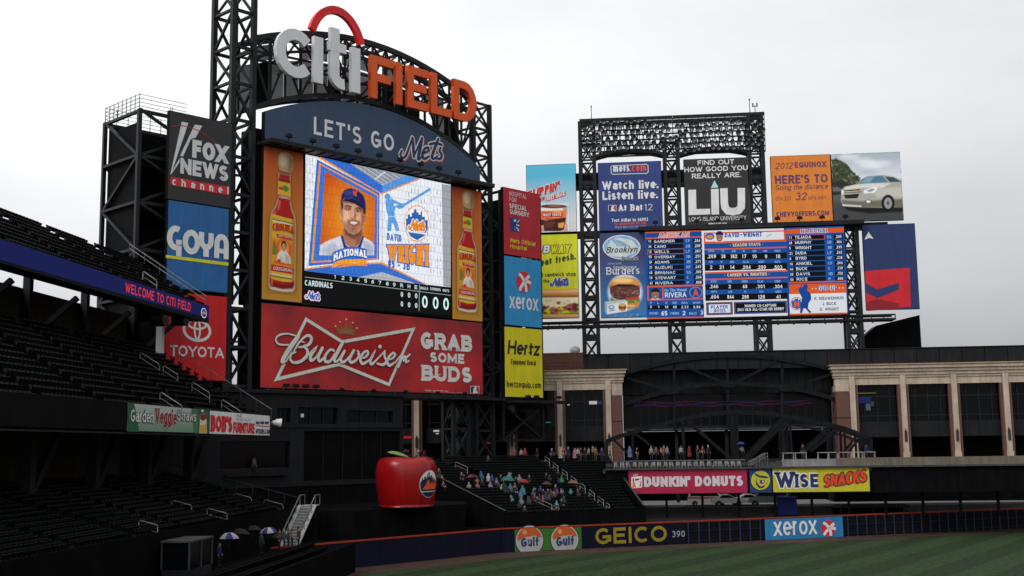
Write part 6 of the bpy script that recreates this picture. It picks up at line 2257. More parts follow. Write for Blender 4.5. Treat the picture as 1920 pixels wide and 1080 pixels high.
# ================================================================ arched footbridge in front of it
PG = Plane(1384, 153, -5.5)
t = T('arched_footbridge', 'dark steel truss footbridge with a low arch in front of the hall', 'footbridge', PG, PG.u(1384), 0, FLOOR)
BP = [(1136, 828), (1162, 818), (1200, 806.5), (1240, 796), (1284, 785), (1330, 776), (1384, 772.5), (1440, 775), (1490, 783), (1540, 793), (1584, 804), (1632, 823)]
for oo in (0, -3):
    mb = MB()
    q = smooth([PG.uz(x, y, 0) for x, y in BP], 5)
    mb.path([(u, oo, z) for u, z in q], .5, .4, TRU)
    if oo == 0:
        mb.path([(u, oo, z - .95) for u, z in q if u > PG.u(1490)], .3, .35, TRU)
    for x, z in ((1136, 828), (1632, 823)):
        u, zz = PG.uz(x, z)
        mb.bar((u, oo, zz), (u, oo, FLOOR - .5), .45, .4, TRU)
    t.part('arch_chord', mb)
    mb = MB()
    for x, y in ((1186, 811), (1281, 786), (1373, 774), (1381, 774), (1467, 780), (1481, 782), (1562, 799), (1583, 804), (1612, 815)):
        u, z = PG.uz(x, y)
        mb.bar((u, oo, z), (u, oo, FLOOR), .28, .25, TRU)
    for a, b in (((1190, 812), (1243, 852)), ((1150, 824), (1180, 853)), ((1289, 788), (1371, 860)), ((1470, 784), (1396, 860)), ((1478, 787), (1404, 862)), ((1556, 804), (1508, 846)), ((1572, 806), (1520, 846)), ((1612, 820), (1590, 848)), ((1616, 822), (1632, 846))):
        A, B = PG.uz(*a), PG.uz(*b)
        mb.bar((A[0], oo + .05, A[1]), (B[0], oo + .05, max(B[1], FLOOR)), .3, .25, TRU)
    t.part('web', mb)
mb = MB()
mb.box(PG.u(1136), PG.u(1632), -3.3, .4, FLOOR - .35, FLOOR - .02, SLATE)
t.part('deck', mb)

# ================================================================ decks, terrace and plaza beyond the wall
W2 = lambda pl, px, o: wpt(pl, pl.u(px, 860), o)
slab('concourse', [W2(PG, 560, -.5), W2(PG, 1136, -.5), W2(PG, 1136, -9.5), W2(PG, 560, -9.5)], 8.6, FLOOR - .004, CONC)
slab('promenade', [W2(PG, 1136, 2.6), W2(PG, 2000, 2.6), W2(PG, 2000, -4), W2(PG, 1136, -4)], 8.4, FLOOR - .37, CONC)
PT = Plane(1400, 147, -5.5)
slab('terrace', [W2(PT, 1130, .6), W2(PT, 2000, .6), W2(PT, 2000, -3.2), W2(PT, 1130, -3.2)], 7.7, 8.1, CONC)
slab('plaza', [wpt(PW1, 17, -.6), wpt(PW1, 108, -.6), W2(PG, 2000, -11), W2(PG, 1120, -11)], 0, 2.2, albedo('plaza_paving', (.011, .011, .012), .6, .3, .3, spec=.2))

PD = Plane(1400, 146.3, -5.5)
id_ = lambda a, b: (a, b)
zg = zf(940, 740, 4)
zh = zf(1284, 740, 4)
t, R = board('donut_sign', 'long magenta donut shop sign hung under the terrace rail', PD, ((1177, 880), (1401, 876.3), (1402.5, 924.5), (1179, 927)), paint((134, 22, 54)), 0, .4, 'sign')
mb = MB()
text(mb, PD, "DUNKIN' DONUTS", 1207.5, 1393, 892.8, 912, paint((172, 164, 168)), .03, wt=.29, sp=.1)
t.part('lettering', mb)
mb = MB()
dg = lambda pts, m, o, f=zg: mb.flat([PD.uz(*f(*p)) for p in pts], o, m)
uz = [PD.uz(*zg(*p)) for p in ((980, 622), (1052, 614), (1052, 692), (978, 700))]
for s in strip(uz + [uz[0]], .14):
    mb.flat(s, .03, paint((196, 188, 192)))
dg([(992, 620), (1042, 612), (1046, 640), (1036, 690), (1008, 694), (996, 650)], paint((200, 194, 192)), .045)
dg([(1000, 632), (1036, 628), (1034, 640), (1002, 646)], paint((134, 22, 54)), .055)
dg([(984, 650), (1000, 652), (1010, 694), (984, 696)], paint((208, 110, 44)), .055)
dg([(986, 618), (990, 600), (1004, 590), (1016, 596), (1026, 592), (1020, 612), (1004, 616)], paint((150, 120, 130)), .045)
t.part('cup_emblem', mb)
t, R = board('owl_eye_sign', "square navy sign with a yellow round owl's eye emblem", PD, ((1404, 876.5), (1446.5, 875.6), (1448, 924), (1405.5, 924.7)), paint((26, 44, 88)), 0, .4, 'sign')
mb = MB()
YW = paint((156, 150, 32))
dg(ell(568, 642, 71, 72, 32), YW, .03, zh)
NV = paint((26, 40, 76))
dg([(520, 584), (560, 606), (610, 610), (634, 628), (600, 626), (560, 622), (530, 606)], NV, .045, zh)
dg([(534, 618), (540, 660), (568, 690), (606, 676), (626, 636), (614, 668), (586, 700), (556, 700), (532, 670)], NV, .05, zh)
dg(ell(580, 648, 19, 20, 16), NV, .055, zh)
dg([(560, 630), (612, 628), (600, 640), (566, 642)], YW, .06, zh)
dg(ell(586, 652, 6, 7, 8), WHT, .065, zh)
t.part('eye_emblem', mb)
t, R = board('snack_sign', 'long yellow snack sign with navy serif and red jagged lettering', PD, ((1447.5, 875.5), (1630, 872.5), (1632, 922), (1449, 924)), paint((156, 148, 28)), 0, .4, 'sign')
mb = MB()
def ts(s, x0, x1, y0, y1, m, o, **k):
    a, b = zh(x0, y0); c, d = zh(x1, y1)
    text(mb, PD, s, a, c, b, d, m, o, **k)
for g_, m_, o_ in ((.13, paint((210, 208, 200)), .03), (0, NV, .06)):
    ts('W', 682, 822, 580, 698, m_, o_, wt=.22, serif=.09, grow=g_)
    ts('ISE', 830, 1000, 594, 696, m_, o_, wt=.24, serif=.07, grow=g_)
for g_, m_, o_ in ((.16, paint((66, 60, 30)), .03), (0, paint((186, 50, 30)), .06)):
    ts('SNACKS', 1040, 1358, 584, 672, m_, o_, wt=.22, rise=.62, shear=.1, grow=g_, sp=.06)
t.part('lettering', mb)
mb = MB()
mb.box(PD.u(1134), PD.u(1176.5), -.5, -.1, PD.z(1155, 926), PD.z(1155, 880), BLACK)
mb.box(PD.u(1632.5), PD.u(1990), -.5, -.1, PD.z(1800, 922), PD.z(1800, 872), BLACK)
mb.box(PD.u(1134), PD.u(1990), -.45, .3, PD.z(1400, 879) + .02, PD.z(1400, 875.5) , STEEL2)
for i in range(14):
    u = PD.u(1180) + i * 4.4
    mb.box(u - .15, u + .15, -1.6, -1.3, 2.2, 7.7, BLACK)
single('terrace_parapet', mb, 'black terrace edge and posts that carry the magenta and yellow signs', 'terrace', PD, (PD.u(1400), -.5, 2.2))
mb = MB()
u0, u1 = PT.u(1150), PT.u(1396)
mb.bar((u0, .5, 9.2), (u1, .5, 9.2), .07, .07, RAIL)
mb.bar((u0, .5, 8.3), (u1, .5, 8.3), .05, .05, RAIL)
n = 34
for i in range(n + 1):
    mb.bar((u0 + (u1 - u0) * i / n, .5, 8.1), (u0 + (u1 - u0) * i / n, .5, 9.2), .045, .045, STEEL)
single('terrace_rail', mb, 'pale metal rail along the terrace above the magenta sign', 'railing', PT, (u0, .5, 8.1))
CHW = albedo('worn_white', (.36, .36, .35), .5, .2, 3)
def chair_mesh():
    t = T('white_chair', 'white metal chair on the terrace behind the rail', 'chair', PT, 0, 0, 8.1, 'white chairs along the terrace')
    mb = MB(); mb.box(-.22, .22, -.22, .22, .44, .48, CHW); s = t.part('seat', mb)
    mb = MB()
    for u in (-.2, .2):
        mb.bar((u, -.2, .46), (u, -.24, .92), .05, .05, CHW)
    for z in (.62, .76, .9):
        mb.bar((-.2, -.23, z), (.2, -.23, z), .07, .04, CHW)
    t.part('backrest', mb)
    for u in (-.2, .2):
        for o in (-.2, .2):
            mb = MB(); mb.bar((u, o, 0), (u, o, .45), .045, .045, CHW); t.part('leg', mb)
    return t.e
ch0 = chair_mesh()
for ob in ch0.children:                             # parts were drawn with their feet at zero
    ob.location.z = 8.1
n = 21
for i in range(n):
    o = ch0 if i == 0 else copy_tree(ch0)
    u = PT.u(1154 + i * 11.6)
    o.location = PT.W(u, -.45 - (i % 3) * .22, 8.1)
    o.rotation_euler = (0, 0, PT.th + random.uniform(-.4, .4) + (math.pi if i % 4 == 0 else 0))
# bar tables behind the concrete kerb at the right
for i, px in enumerate((1474, 1497, 1539, 1557, 1577, 1601, 1624)):
    lab = ['leftmost white bar table behind the concrete kerb above the yellow sign', 'white bar table second from the left behind the concrete kerb', 'white bar table right of the dark bridge strut above the yellow sign',
           'white bar table fourth from the left behind the kerb', 'white bar table at the end of the pale concrete kerb', 'white bar table second from the right by the brick pier', 'rightmost white bar table under the bridge end'][i]
    u = PG.u(px)
    w = .75 if i != 4 else .95
    tt = T('bar_table', lab, 'table', PG, u, 1.7, FLOOR - .37, 'bar tables on the promenade')
    z = FLOOR - .37
    mb = MB(); mb.box(u - w, u + w, 1.35, 2.05, z + 1.05, z + 1.12, CHW); tt.part('tabletop', mb)
    for a in (-w + .1, w - .1):
        for o in (1.42, 1.98):
            mb = MB(); mb.bar((u + a, o, z), (u + a, o, z + 1.05), .06, .06, CHW); tt.part('leg', mb)
mb = MB()
zk = PT.z(1520, 861, .2)
mb.box(PT.u(1465), PT.u(1566), -.4, .3, 8.1, zk, albedo('pale_kerb', (.22, .22, .215), .7, .2))
single('concrete_kerb', mb, 'pale concrete kerb wall right of the steps above the yellow sign', 'kerb', PT, (PT.u(1515), 0, 8.1))
mb = MB()
mb.box(PT.u(1567), PT.u(1990), -.4, .3, 8.1, zk + .1, albedo('brown_kerb', (.14, .12, .09), .7, .2))
single('stone_kerb', mb, 'brownish stone kerb wall under the right bar tables', 'kerb', PT, (PT.u(1610), 0, 8.1))
t = T('terrace_steps', 'short grey steps with two slanted handrails between terrace and bridge', 'steps', PT, PT.u(1430), -.5, 8.1)
mb = MB()
for i in range(5):
    mb.box(PT.u(1404) + i * .8, PT.u(1404) + (i + 1) * .8, -2.6, .2, 8.1, 8.25 + i * .18, CONC)
t.part('flight', mb)
for oo in (.25, -2.5):
    mb = MB()
    a = (PT.u(1406), oo, 8.9); b = (PT.u(1438), oo, 10.0)
    mb.bar(a, b, .08, .08, RAIL)
    mb.bar((a[0], oo, 8.5), (b[0], oo, 9.6), .05, .05, RAIL)
    for k in range(4):
        f = k / 3
        mb.bar((a[0] + (b[0] - a[0]) * f, oo, 8.1), (a[0] + (b[0] - a[0]) * f, oo, 8.9 + 1.1 * f), .05, .05, RAIL)
    t.part('handrail', mb)

# ================================================================ vehicles parked under the terrace
PV = Plane(1350, 161.5, -5.5)
slab('driveway', [W2(PG, 1130, -4.2), W2(PG, 1990, -4.2), W2(PG, 1990, -10.8), W2(PG, 1130, -10.8)], 2.2, 3.0, albedo('driveway_paving', (.05, .05, .052), .5, .3, .4))
def car(label, px, o, kind, colour, rot=0):
    u = PV.u(px, 938)
    pl = Plane(0, 0, -5.5 + rot, origin=wpt(PV, u, o))
    van = kind == 'van'
    t = T('parked_' + kind, label, kind, pl, 0, 0, 3.0)
    L_c, H = (5.4, 2.3) if van else (4.5, 1.5)
    z = 3.0
    cm = albedo('car_paint_%02x%02x%02x' % colour, lin(colour), .25, .04, 1, spec=.5)
    h = L_c / 2
    body = [(-h, z + .35), (-h, z + .85), (-h + .15, z + 1.0)] + ([(-h + .2, z + H - .1), (-h + .5, z + H), (h - 1.7, z + H), (h - .9, z + 1.15)] if van else [(-h + .7, z + 1.02), (-h + 1.3, z + H - .05), (h - 2.2, z + H), (h - 1.2, z + 1.0)]) + [(h - .15, z + .9), (h, z + .7), (h, z + .35)]
    mb = MB()
    mb.prism(body, -.88, .88, cm)
    t.part('body', mb)
    for oo in (-.9, .9):
        mb = MB()
        s = .012 if oo > 0 else -.012
        w = [(-h + .35, z + 1.3), (h - 1.2, z + 1.25), (h - 1.75, z + H - .25), (-h + .4, z + H - .25)] if van else [(-h + 1.0, z + 1.04), (h - 1.45, z + 1.02), (h - 2.2, z + H - .1), (-h + 1.4, z + H - .12)]
        mb.prism(w, oo - .03, oo, DG)
        t.part('window', mb)
    for a in (-h + .95, h - .9):
        for oo in (-.8, .8):
            mb = MB()
            mb.tube([(a, oo - .12, z + .34), (a, oo + .12, z + .34)], .34, albedo('tyre', (.012, .012, .012), .8, .1), 16)
            w = t.part('wheel', mb)
            mb = MB()
            mb.tube([(a, oo - .13, z + .34), (a, oo + .13, z + .34)], .19, RAIL, 12)
            t.part('rim', mb, w)
    for oo in (-.6, .6):
        mb = MB(); mb.box(h - .04, h + .02, oo - .18, oo + .18, z + .68, z + .84, WHITE); t.part('headlight', mb)
        mb = MB(); mb.box(-h - .02, -h + .03, oo - .14, oo + .14, z + .7, z + .95, albedo('tail_lamp', (.3, .01, .01), .3, .05)); t.part('tail_light', mb)
    if kind == 'van' and colour[0] > 200:
        mb = MB()
        for oo in (-.885, .885):
            mb.box(-h + .1, h - .3, min(oo, oo * 1.006), max(oo, oo * 1.006), z + .95, z + 1.15, paint((176, 34, 36)))
        t.part('red_stripe', mb)
car('white van with a red stripe parked under the magenta sign', 1327, 0, 'van', (226, 228, 230))
car('white car parked right of the striped van under the magenta sign', 1364, .3, 'car', (210, 212, 214), 4)
car('white car parked under the round yellow eye sign', 1398, -.4, 'car', (224, 226, 230), 184)
car('grey van parked under the left end of the yellow sign', 1440, 0, 'van', (120, 124, 128), 180)
mb = MB()
u0, u1 = PV.u(1282, 945, 10), PV.u(1420, 945, 10)
for z in (2.5, 3.4):
    mb.bar((u0, 10, z), (u1, 10, z), .05, .05, STEEL)
for i in range(38):
    u = u0 + (u1 - u0) * i / 37
    mb.bar((u, 10, 2.2), (u, 10, 3.5), .07, .05, STEEL)
single('picket_fence', mb, 'black picket fence in front of the parked vehicles', 'fence', PV, (u0, 10, 2.2))
PS = Plane(1600, 150, -5.5)
t = T('bullpen_shelter', 'low dark roof shelter behind the fence at the right', 'shelter', PS, PS.u(1605), 0, 2.2)
mb = MB()
a, b = PS.u(1565), PS.u(1700)
zz = PS.z(1605, 948)
mb.prism([(a, zz - .3), (b, zz - .3), (b, zz), (a + .5, zz)], -4, 0, SLATE)
t.part('roof', mb)
for u in (a + .4, (a + b) / 2, b - .4):
    mb = MB()
    mb.box(u - .1, u + .1, -.4, -.2, 2.2, zz - .3, SLATE)
    t.part('post', mb)
mb = MB()
mb.box(a, b, -4, -3.8, 2.2, zz - .3, BLACK)
t.part('rear_panel', mb)
mb = MB()
a, b = PS.u(1460, 936), PS.u(1496, 936)
mb.box(a, b, -2, -1, 2.2, 4.3, paint((24, 40, 110)))
mb.box(a - .1, b + .1, -2.1, -.9, 4.3, 4.4, paint((40, 60, 140)))
single('covered_cart', mb, 'blue covered cart under the yellow snack sign', 'cart', PS, ((a + b) / 2, -1.5, 2.2))
mb = MB()                                            # dark corner block at the far right edge
a = PR.u(1634, 630)
zt2 = PR.z(1640, 612)
mb.prism([(a, ZB + .3), (a + 8, ZB + .3), (a + 8, zt2 + 2), (a + 1.8, zt2 + .6), (a, zt2 - .9)], -9, -5, BLACK)
mb.bar((a - .9, -5, zt2 - .5), (a + .2, -5, zt2 - .1), .25, .3, RAIL)
single('roof_plant', mb, 'dark slanted rooftop block under the navy and red airline board', 'rooftop block', PR, (a + 4, -7, ZB + .3))
# ================================================================ stands
PLF = Plane(506, 118, 85)                # fascia of the deck with the long signs
PLL = Plane(560, 117, 85)                # front of the lower deck
PLR = Plane(392, 118, 84)                # top deck with the lit ribbon
PC = Plane(949, 132, 24)                 # stand beyond the wall in the middle

def slope_hit(pl, z0, s, px, py, dz=0):
    """where the ray through a pixel meets the tread plane z = z0 - s * o (raised by dz)"""
    q = ray(px, py)
    n = pl.n
    a = q.z + s * q.dot(n)
    b = z0 + dz - EYE.z - s * (EYE - pl.O).dot(n)
    P = EYE + q * (b / a)
    r = P - pl.O
    return r.dot(pl.d), r.dot(n), P.z

def run(mb, prof, ua, ub, m):
    """section [(o, z)] pulled along u; ua, ub numbers"""
    n = len(prof)
    mb.face([(ua, o, z) for o, z in prof], m)
    mb.face([(ub, o, z) for o, z in reversed(prof)], m)
    for i in range(n):
        a, b = prof[i], prof[(i + 1) % n]
        mb.face([(ua, a[0], a[1]), (ub, a[0], a[1]), (ub, b[0], b[1]), (ua, b[0], b[1])], m)

def steps(n, dep, rise, z0):
    out = []
    for k in range(n):
        out += [(-dep * k, z0 + rise * k), (-dep * (k + 1), z0 + rise * k)]
    return out

SEATS = []                                # (plane, u, o, z)
def seat_rows(pl, n, dep, rise, z0, uL, uR, aisles, aw=.62, pitch=.56):
    for k in range(n):
        a, b = uL(k), uR(k)
        m = int((b - a) / pitch)
        for i in range(m):
            u = a + (i + .5) * pitch
            if any(abs(u - (f(k) if callable(f) else f)) < aw for f in aisles):
                continue
            SEATS.append((pl, u, -dep * k - .5, z0 + rise * k))

U0 = -62
# lower deck
LN, LD, LR, LZ = 15, .85, .225, 5.2
mb = MB()
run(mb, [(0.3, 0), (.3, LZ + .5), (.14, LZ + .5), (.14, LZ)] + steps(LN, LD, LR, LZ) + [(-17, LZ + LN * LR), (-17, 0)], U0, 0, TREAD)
single('lower_stand', mb, 'dark stepped seating deck below the long green and white signs', 'stand', PLL, (-30, 0, 0))
AIL = [-3.6, -12.4, -21.2, -30, -38.8, -47.6, -56]
seat_rows(PLL, LN, LD, LR, LZ, lambda k: U0, lambda k: -.4, AIL)
# upper deck with the sign fascia
UN, UD, UR2, UZ = 14, .82, .52, 13.9
mb = MB()
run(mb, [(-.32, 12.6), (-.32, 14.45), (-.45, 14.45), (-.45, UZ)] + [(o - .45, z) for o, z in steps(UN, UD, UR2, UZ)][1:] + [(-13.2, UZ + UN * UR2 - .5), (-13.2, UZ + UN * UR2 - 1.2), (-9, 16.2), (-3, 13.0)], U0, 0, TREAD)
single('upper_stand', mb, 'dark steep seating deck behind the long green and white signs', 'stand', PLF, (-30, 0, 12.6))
seat_rows(PLF, UN, UD, UR2, UZ, lambda k: U0, lambda k: -.4, [x + 1.2 for x in AIL])
# top deck with the lit ribbon
mb = MB()
TN, TZ = 9, 25.0
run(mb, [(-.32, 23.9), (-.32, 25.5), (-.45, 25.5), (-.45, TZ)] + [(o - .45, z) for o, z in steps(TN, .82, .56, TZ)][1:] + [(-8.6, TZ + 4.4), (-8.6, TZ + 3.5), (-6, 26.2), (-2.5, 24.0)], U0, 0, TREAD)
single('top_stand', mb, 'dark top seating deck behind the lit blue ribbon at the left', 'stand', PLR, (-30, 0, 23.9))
seat_rows(PLR, TN, .82, .56, TZ, lambda k: U0, lambda k: -.4, [x + .5 for x in AIL])

# back walls and columns under the decks
t = T('stand_building', 'dark concourse wall with columns and braces behind the left seating decks', 'building', PLL, -30, -17, 0)
mb = MB()
TANW = albedo('tan_block_wall', (.05, .042, .033), .8, .3, .6, spec=.2)
mb.box(U0, -1.2, -17.6, -17.05, 0, 24.5, TANW)
mb.box(-1.2, 0, -19, -14.5, 8.6, 24, BLACK)
t.part('wall', mb)
for u in (-2.5, -13, -23.5, -34, -44.5, -55):
    mb = MB()
    mb.box(u - .4, u + .4, -10.5, -9.7, 7.6, 14.6, STEEL)
    mb.bar((u + .4, -10.1, 8.2), (u + 5.4, -10.1, 13.8), .5, .5, STEEL)
    t.part('column', mb)
for u in (-1.4, -12, -22.5, -33, -43.5):
    mb = MB()
    mb.box(u - .3, u + .3, -16.9, -16.3, 19, 27.5, STEEL)
    mb.bar((u, -16.4, 20.2), (u, -12.4, 23.6), .4, .4, STEEL)
    t.part('upper_column', mb)
mb = MB()
u, z = PLR.uz(300, 640, -4)
mb2 = MB()
mb2.box(u - .28, u + .28, -4.3, -3.7, 20.6, 23.9, WHITE)
single('pillar', mb2, 'short white pillar under the lit blue ribbon beside the red car maker board', 'pillar', PLR, (u, -4, 20.6))
for px, lab in ((301, 'black speaker cluster under the left part of the lit ribbon'), (340, 'black speaker cluster under the right end of the lit ribbon')):
    mb = MB()
    u, z = PLR.uz(px, 600, -.8)
    mb.prism([(u - .55, z + .35), (u + .55, z + .35), (u + .8, z - .1), (u + .4, z - .55), (u - .4, z - .55), (u - .8, z - .1)], -1.5, -.3, LAMPB)
    mb.bar((u, -.8, z + .3), (u, -.8, 24.0), .12, .12, LAMPB)
    single('speaker', mb, lab, 'speaker', PLR, (u, -.8, z))

# ---------------------------------------------------------------- fascia signs
def ribbon():
    t = T('ribbon_display', 'lit blue ribbon display with red welcome text along the top deck edge', 'display', PLR, -8, 0, 23.9)
    mb = MB()
    mb.box(U0, -.75, -.3, -.02, 23.75, 25.45, BACK)
    mb.flat([(U0, 23.85), (-.78, 24.15), (-.78, 25.38), (U0, 25.38)], 0, led((15, 24, 78)))
    t.part('screen', mb)
    mb = MB()
    s = 'WELCOME TO CITI FIELD'
    tot = sum(GL[c][0] for c in s) + .16 * (len(s) - 1)
    fr = (sum(GL[c][0] for c in 'WELC') + .16 * 4) / tot
    u1, uO = PLR.u(357, 580), PLR.u(266, 560)
    u0 = uO - (u1 - uO) * fr / (1 - fr)
    text_uz(mb, s, u0, u1, 24.3, 25.12, led((206, 52, 40)), .02, wt=.17)
    t.part('lettering', mb)
    mb = MB()
    u, z = PLR.uz(382, 587)
    for r, m, o in ((.5, led((206, 206, 214)), .02), (.42, led((30, 44, 120)), .03)):
        mb.flat([(u + r * 1.5 * math.cos(g * .35), z + r * math.sin(g * .35)) for g in range(18)], o, m)
    mb.flat([(u - .5, z - .1), (u + .5, z - .1), (u + .3, z + .15), (u - .3, z + .15)], .04, led((206, 110, 60)))
    t.part('emblem', mb)
ribbon()
f7 = zf(276, 740, 4)
t, R = board('snack_fascia_sign', 'long green snack sign with a picture of a bag on the deck edge', PLF, ((238, 754), (392, 768), (392.5, 813.5), (238, 809)), two_tone('green_fade', (90, 120, 98), (146, 156, 148), 0, 2), 0, .3, 'sign')
mb = MB()
gd = lambda pts, m, o: mb.flat([PLF.uz(*f7(*p)) for p in pts], o, m)
GRD = paint((34, 78, 48))
gd([(380, 106), (466, 112), (466, 292), (380, 290)], GRD, .02)
gd([(-150, 58), (-100, 62), (-60, 280), (-150, 276)], GRD, .02)
gd([(330, 104), (380, 106), (380, 290), (350, 289)], paint((58, 98, 68)), .02)
t.part('print', mb)
mb = MB()
vw, vr = paint((190, 190, 186)), paint((120, 26, 34))
def tf(s, x0, x1, y0, y1, m, o, **k):
    zt(s, x0, x1, y0, y1, m, o, PLF, f7, **k)
for g_, m_, o_ in ((.06, paint((60, 70, 62)), .03), (0, vw, .05)):
    tf('Garden', -128, 42, 116, 206, m_, o_, wt=.14, serif=.05, grow=g_)
    tf('Straws', 222, 362, 122, 196, m_, o_, wt=.14, serif=.05, grow=g_)
for g_, m_, o_ in ((.06, vw, .03), (0, vr, .06)):
    tf('Veggie', 56, 214, 106, 222, m_, o_, wt=.17, serif=.05, grow=g_)
t.part('lettering', mb)
mb = MB()
gd([(392, 150), (440, 140), (444, 290), (388, 290)], paint((186, 178, 160)), .04)
gd([(394, 150), (440, 142), (440, 180), (416, 196), (394, 184)], vr, .05)
gd([(392, 230), (440, 220), (440, 286), (396, 286)], paint((186, 140, 60)), .05)
gd(ell(410, 122, 10, 10, 10), vw, .05)
t.part('pictured_bag', mb)
t, R = board('furniture_fascia_sign', 'white furniture store sign with heavy red lettering at the end of the deck edge', PLF, ((393, 768.5), (506, 778.7), (506, 818), (393, 814)), paint((196, 198, 200)), 0, .3, 'sign')
mb = MB()
RDB = paint((182, 34, 36))
tf("BOB'S", 474, 636, 158, 280, RDB, .03, wt=.3, serif=.03, sp=.06)
tf('DISCOUNT', 674, 780, 180, 196, paint((70, 70, 76)), .03, wt=.16, sp=.4)
tf('FURNITURE', 644, 804, 210, 290, RDB, .03, wt=.25, sp=.06)
tf('MYBOBS.COM', 814, 916, 258, 294, paint((40, 44, 60)), .03, wt=.22)
NVB = paint((48, 54, 96))
for i in range(3):
    tf('---', 814 + i * 34, 842 + i * 34, 186, 222, NVB, .03, wt=.3, sp=.1)
    tf('---', 814 + i * 34, 842 + i * 34, 196, 232, NVB, .03, wt=.26, sp=.1)
gd([(814, 228), (912, 236), (912, 242), (814, 234)], RDB, .03)
t.part('lettering', mb)
mb = MB()
mb.box(U0, PLF.u(238, 780) - .05, -.3, 0, 12.6, 14.5, BLACK)
mb.box(U0, 0, -.31, -.1, 12.35, 12.46, STEEL)
single('deck_edge', mb, 'black deck edge continuing left of the long green sign', 'fascia', PLF, (-30, 0, 12.4))
mb = MB()
u, z = PLF.uz(514, 794)
mb.bar((-.1, -.3, z), (u + 2.2, -.3, z), .12, .12, STEEL)
mb.tube([(u + .6, -.4, z + .1), (u + 1.0, .1, z + .05), (u + 1.15, .3, z + .02)], [.2, .35, .42], WHITE, 10)
mb.tube([(u + 1.8, -.4, z + .3), (u + 2.1, .1, z + .2)], [.2, .36], WHITE, 10)
single('floodlight', mb, 'pair of pale floodlights on a bracket at the end of the furniture sign', 'floodlight', PLF, (u, -.3, z))

# ---------------------------------------------------------------- rails along the far ends of the decks
def end_rail(name, lab, pl, a, b, z0, s, posts=9, rails=(.95, .5), u=.0, m=RAIL, panel=False):
    oa, ob_ = a, b
    mb = MB()
    P = lambda o, h: (u, o, z0 - s * o + h)
    for h in rails:
        mb.bar(P(oa, h), P(ob_, h), .07, .07, m)
    for i in range(posts):
        o = oa + (ob_ - oa) * i / (posts - 1)
        mb.bar(P(o, 0), P(o, rails[0]), .05, .05, STEEL2)
    if panel:
        mb.face([P(oa, .1), P(ob_, .1), P(ob_, .9), P(oa, .9)], LINK)
    single(name, mb, lab, 'railing', pl, (u, (oa + ob_) / 2, z0))
end_rail('railing', 'long pale slanted rail of the upper deck before the red car maker board', PLF, .1, -14, UZ + .3, UR2 / UD, 10, (1.0,), .05)
end_rail('railing', 'long pale slanted rail at the end of the lower deck below the dark windows', PLL, .2, -12.5, LZ + .4, LR / LD, 9, (.9,), .05, STEEL2)
end_rail('railing', 'long pale slanted rail of the top deck before the blue food board', PLR, -.4, -8.5, TZ + .2, .56 / .82, 6, (1.0, .55), -.7)

def hoop(lab, pl, z0, s, A, B, h=.9):
    """aisle handrail: two slanted bars with bent ends, given by the ends of its top bar"""
    (ua, oa, za_), (ub, ob_, zb2) = slope_hit(pl, z0, s, *A, h), slope_hit(pl, z0, s, *B, h)
    um_ = (ua + ub) / 2
    P = lambda o, hh: (um_, o, z0 - s * o + hh)
    if abs(oa - ob_) < 1.0:
        oa, ob_ = min(oa, ob_) , min(oa, ob_) + 1.8
    mb = MB()
    mb.tube([P(oa, .05), P(oa, h - .12), P(oa + (ob_ - oa) * .05, h), P(ob_ - (ob_ - oa) * .05, h), P(ob_, h - .12), P(ob_, .05)], .045, RAIL, 6)
    mb.tube([P(oa, h * .45), P(ob_, h * .45)], .04, RAIL, 6)
    single('handrail', mb, lab, 'handrail', pl, (um_, (oa + ob_) / 2, z0 - s * (oa + ob_) / 2), 'aisle handrails in the stands')
s1 = LR / LD
for A, B, lab in (((319, 938), (362, 947), 'aisle handrail left of the lower deck middle, nearest the camera booth'), ((385, 953), (429, 962), 'lowest bright aisle handrail of the lower deck'),
                  ((436, 925), (474, 933), 'aisle handrail high in the lower deck behind two others'), ((494, 937), (532, 946), 'rightmost aisle handrail of the lower deck'),
                  ((262, 975), (294, 985), 'aisle handrail at the left frame edge of the lower deck')):
    hoop(lab, PLL, LZ, s1, A, B)
s2 = UR2 / UD
for A, B, lab in (((301, 684), (338, 703), 'aisle handrail at the top of the upper deck by the red board'), ((357, 715), (396, 737), 'aisle handrail in the middle of the upper deck'),
                  ((297, 734), (318, 744), 'aisle handrail just above the green snack sign'), ((413, 748), (433, 758), 'aisle handrail just above the white furniture sign'),
                  ((262, 660), (282, 672), 'aisle handrail at the upper left of the upper deck')):
    hoop(lab, PLF, UZ, s2, A, B)
hoop('aisle handrail on the top deck above the lit ribbon', PLR, TZ, .56 / .82, (262, 506), (300, 528))

# ---------------------------------------------------------------- field boxes, steps, booth below the lower deck
mb = MB()
run(mb, [(7, 0), (7, 2.6), (6.8, 2.6), (6.8, 1.5), (5.6, 1.5), (5.6, 1.8), (4.4, 1.8), (4.4, 2.1), (3.2, 2.1), (3.2, 2.4), (.35, 2.4), (.35, 0)], U0, -6, TREAD)
single('field_boxes', mb, 'dark low box section with umbrellas in front of the lowest seating deck', 'stand', PLL, (-30, 3, 0))
for k, (o, z) in enumerate(((6.2, 1.5), (5.0, 1.8), (3.8, 2.1))):
    for i in range(90):
        u = U0 + 2 + i * .58
        if u < -7:
            SEATS.append((PLL, u, o, z))
t = T('metal_steps', 'pale metal steps with handrails going down at the end of the lower deck', 'steps', PLL, -2, .6, 2)
mb = MB()
A, B = (603, 941), (570, 1002)
QS = Plane(0, 0, 85, origin=wpt(PLL, -1.5, .5))
n = 14
ua, ub = -1.0, -7.6
MET = albedo('pale_metal_tread', (.42, .43, .43), .45, .15)
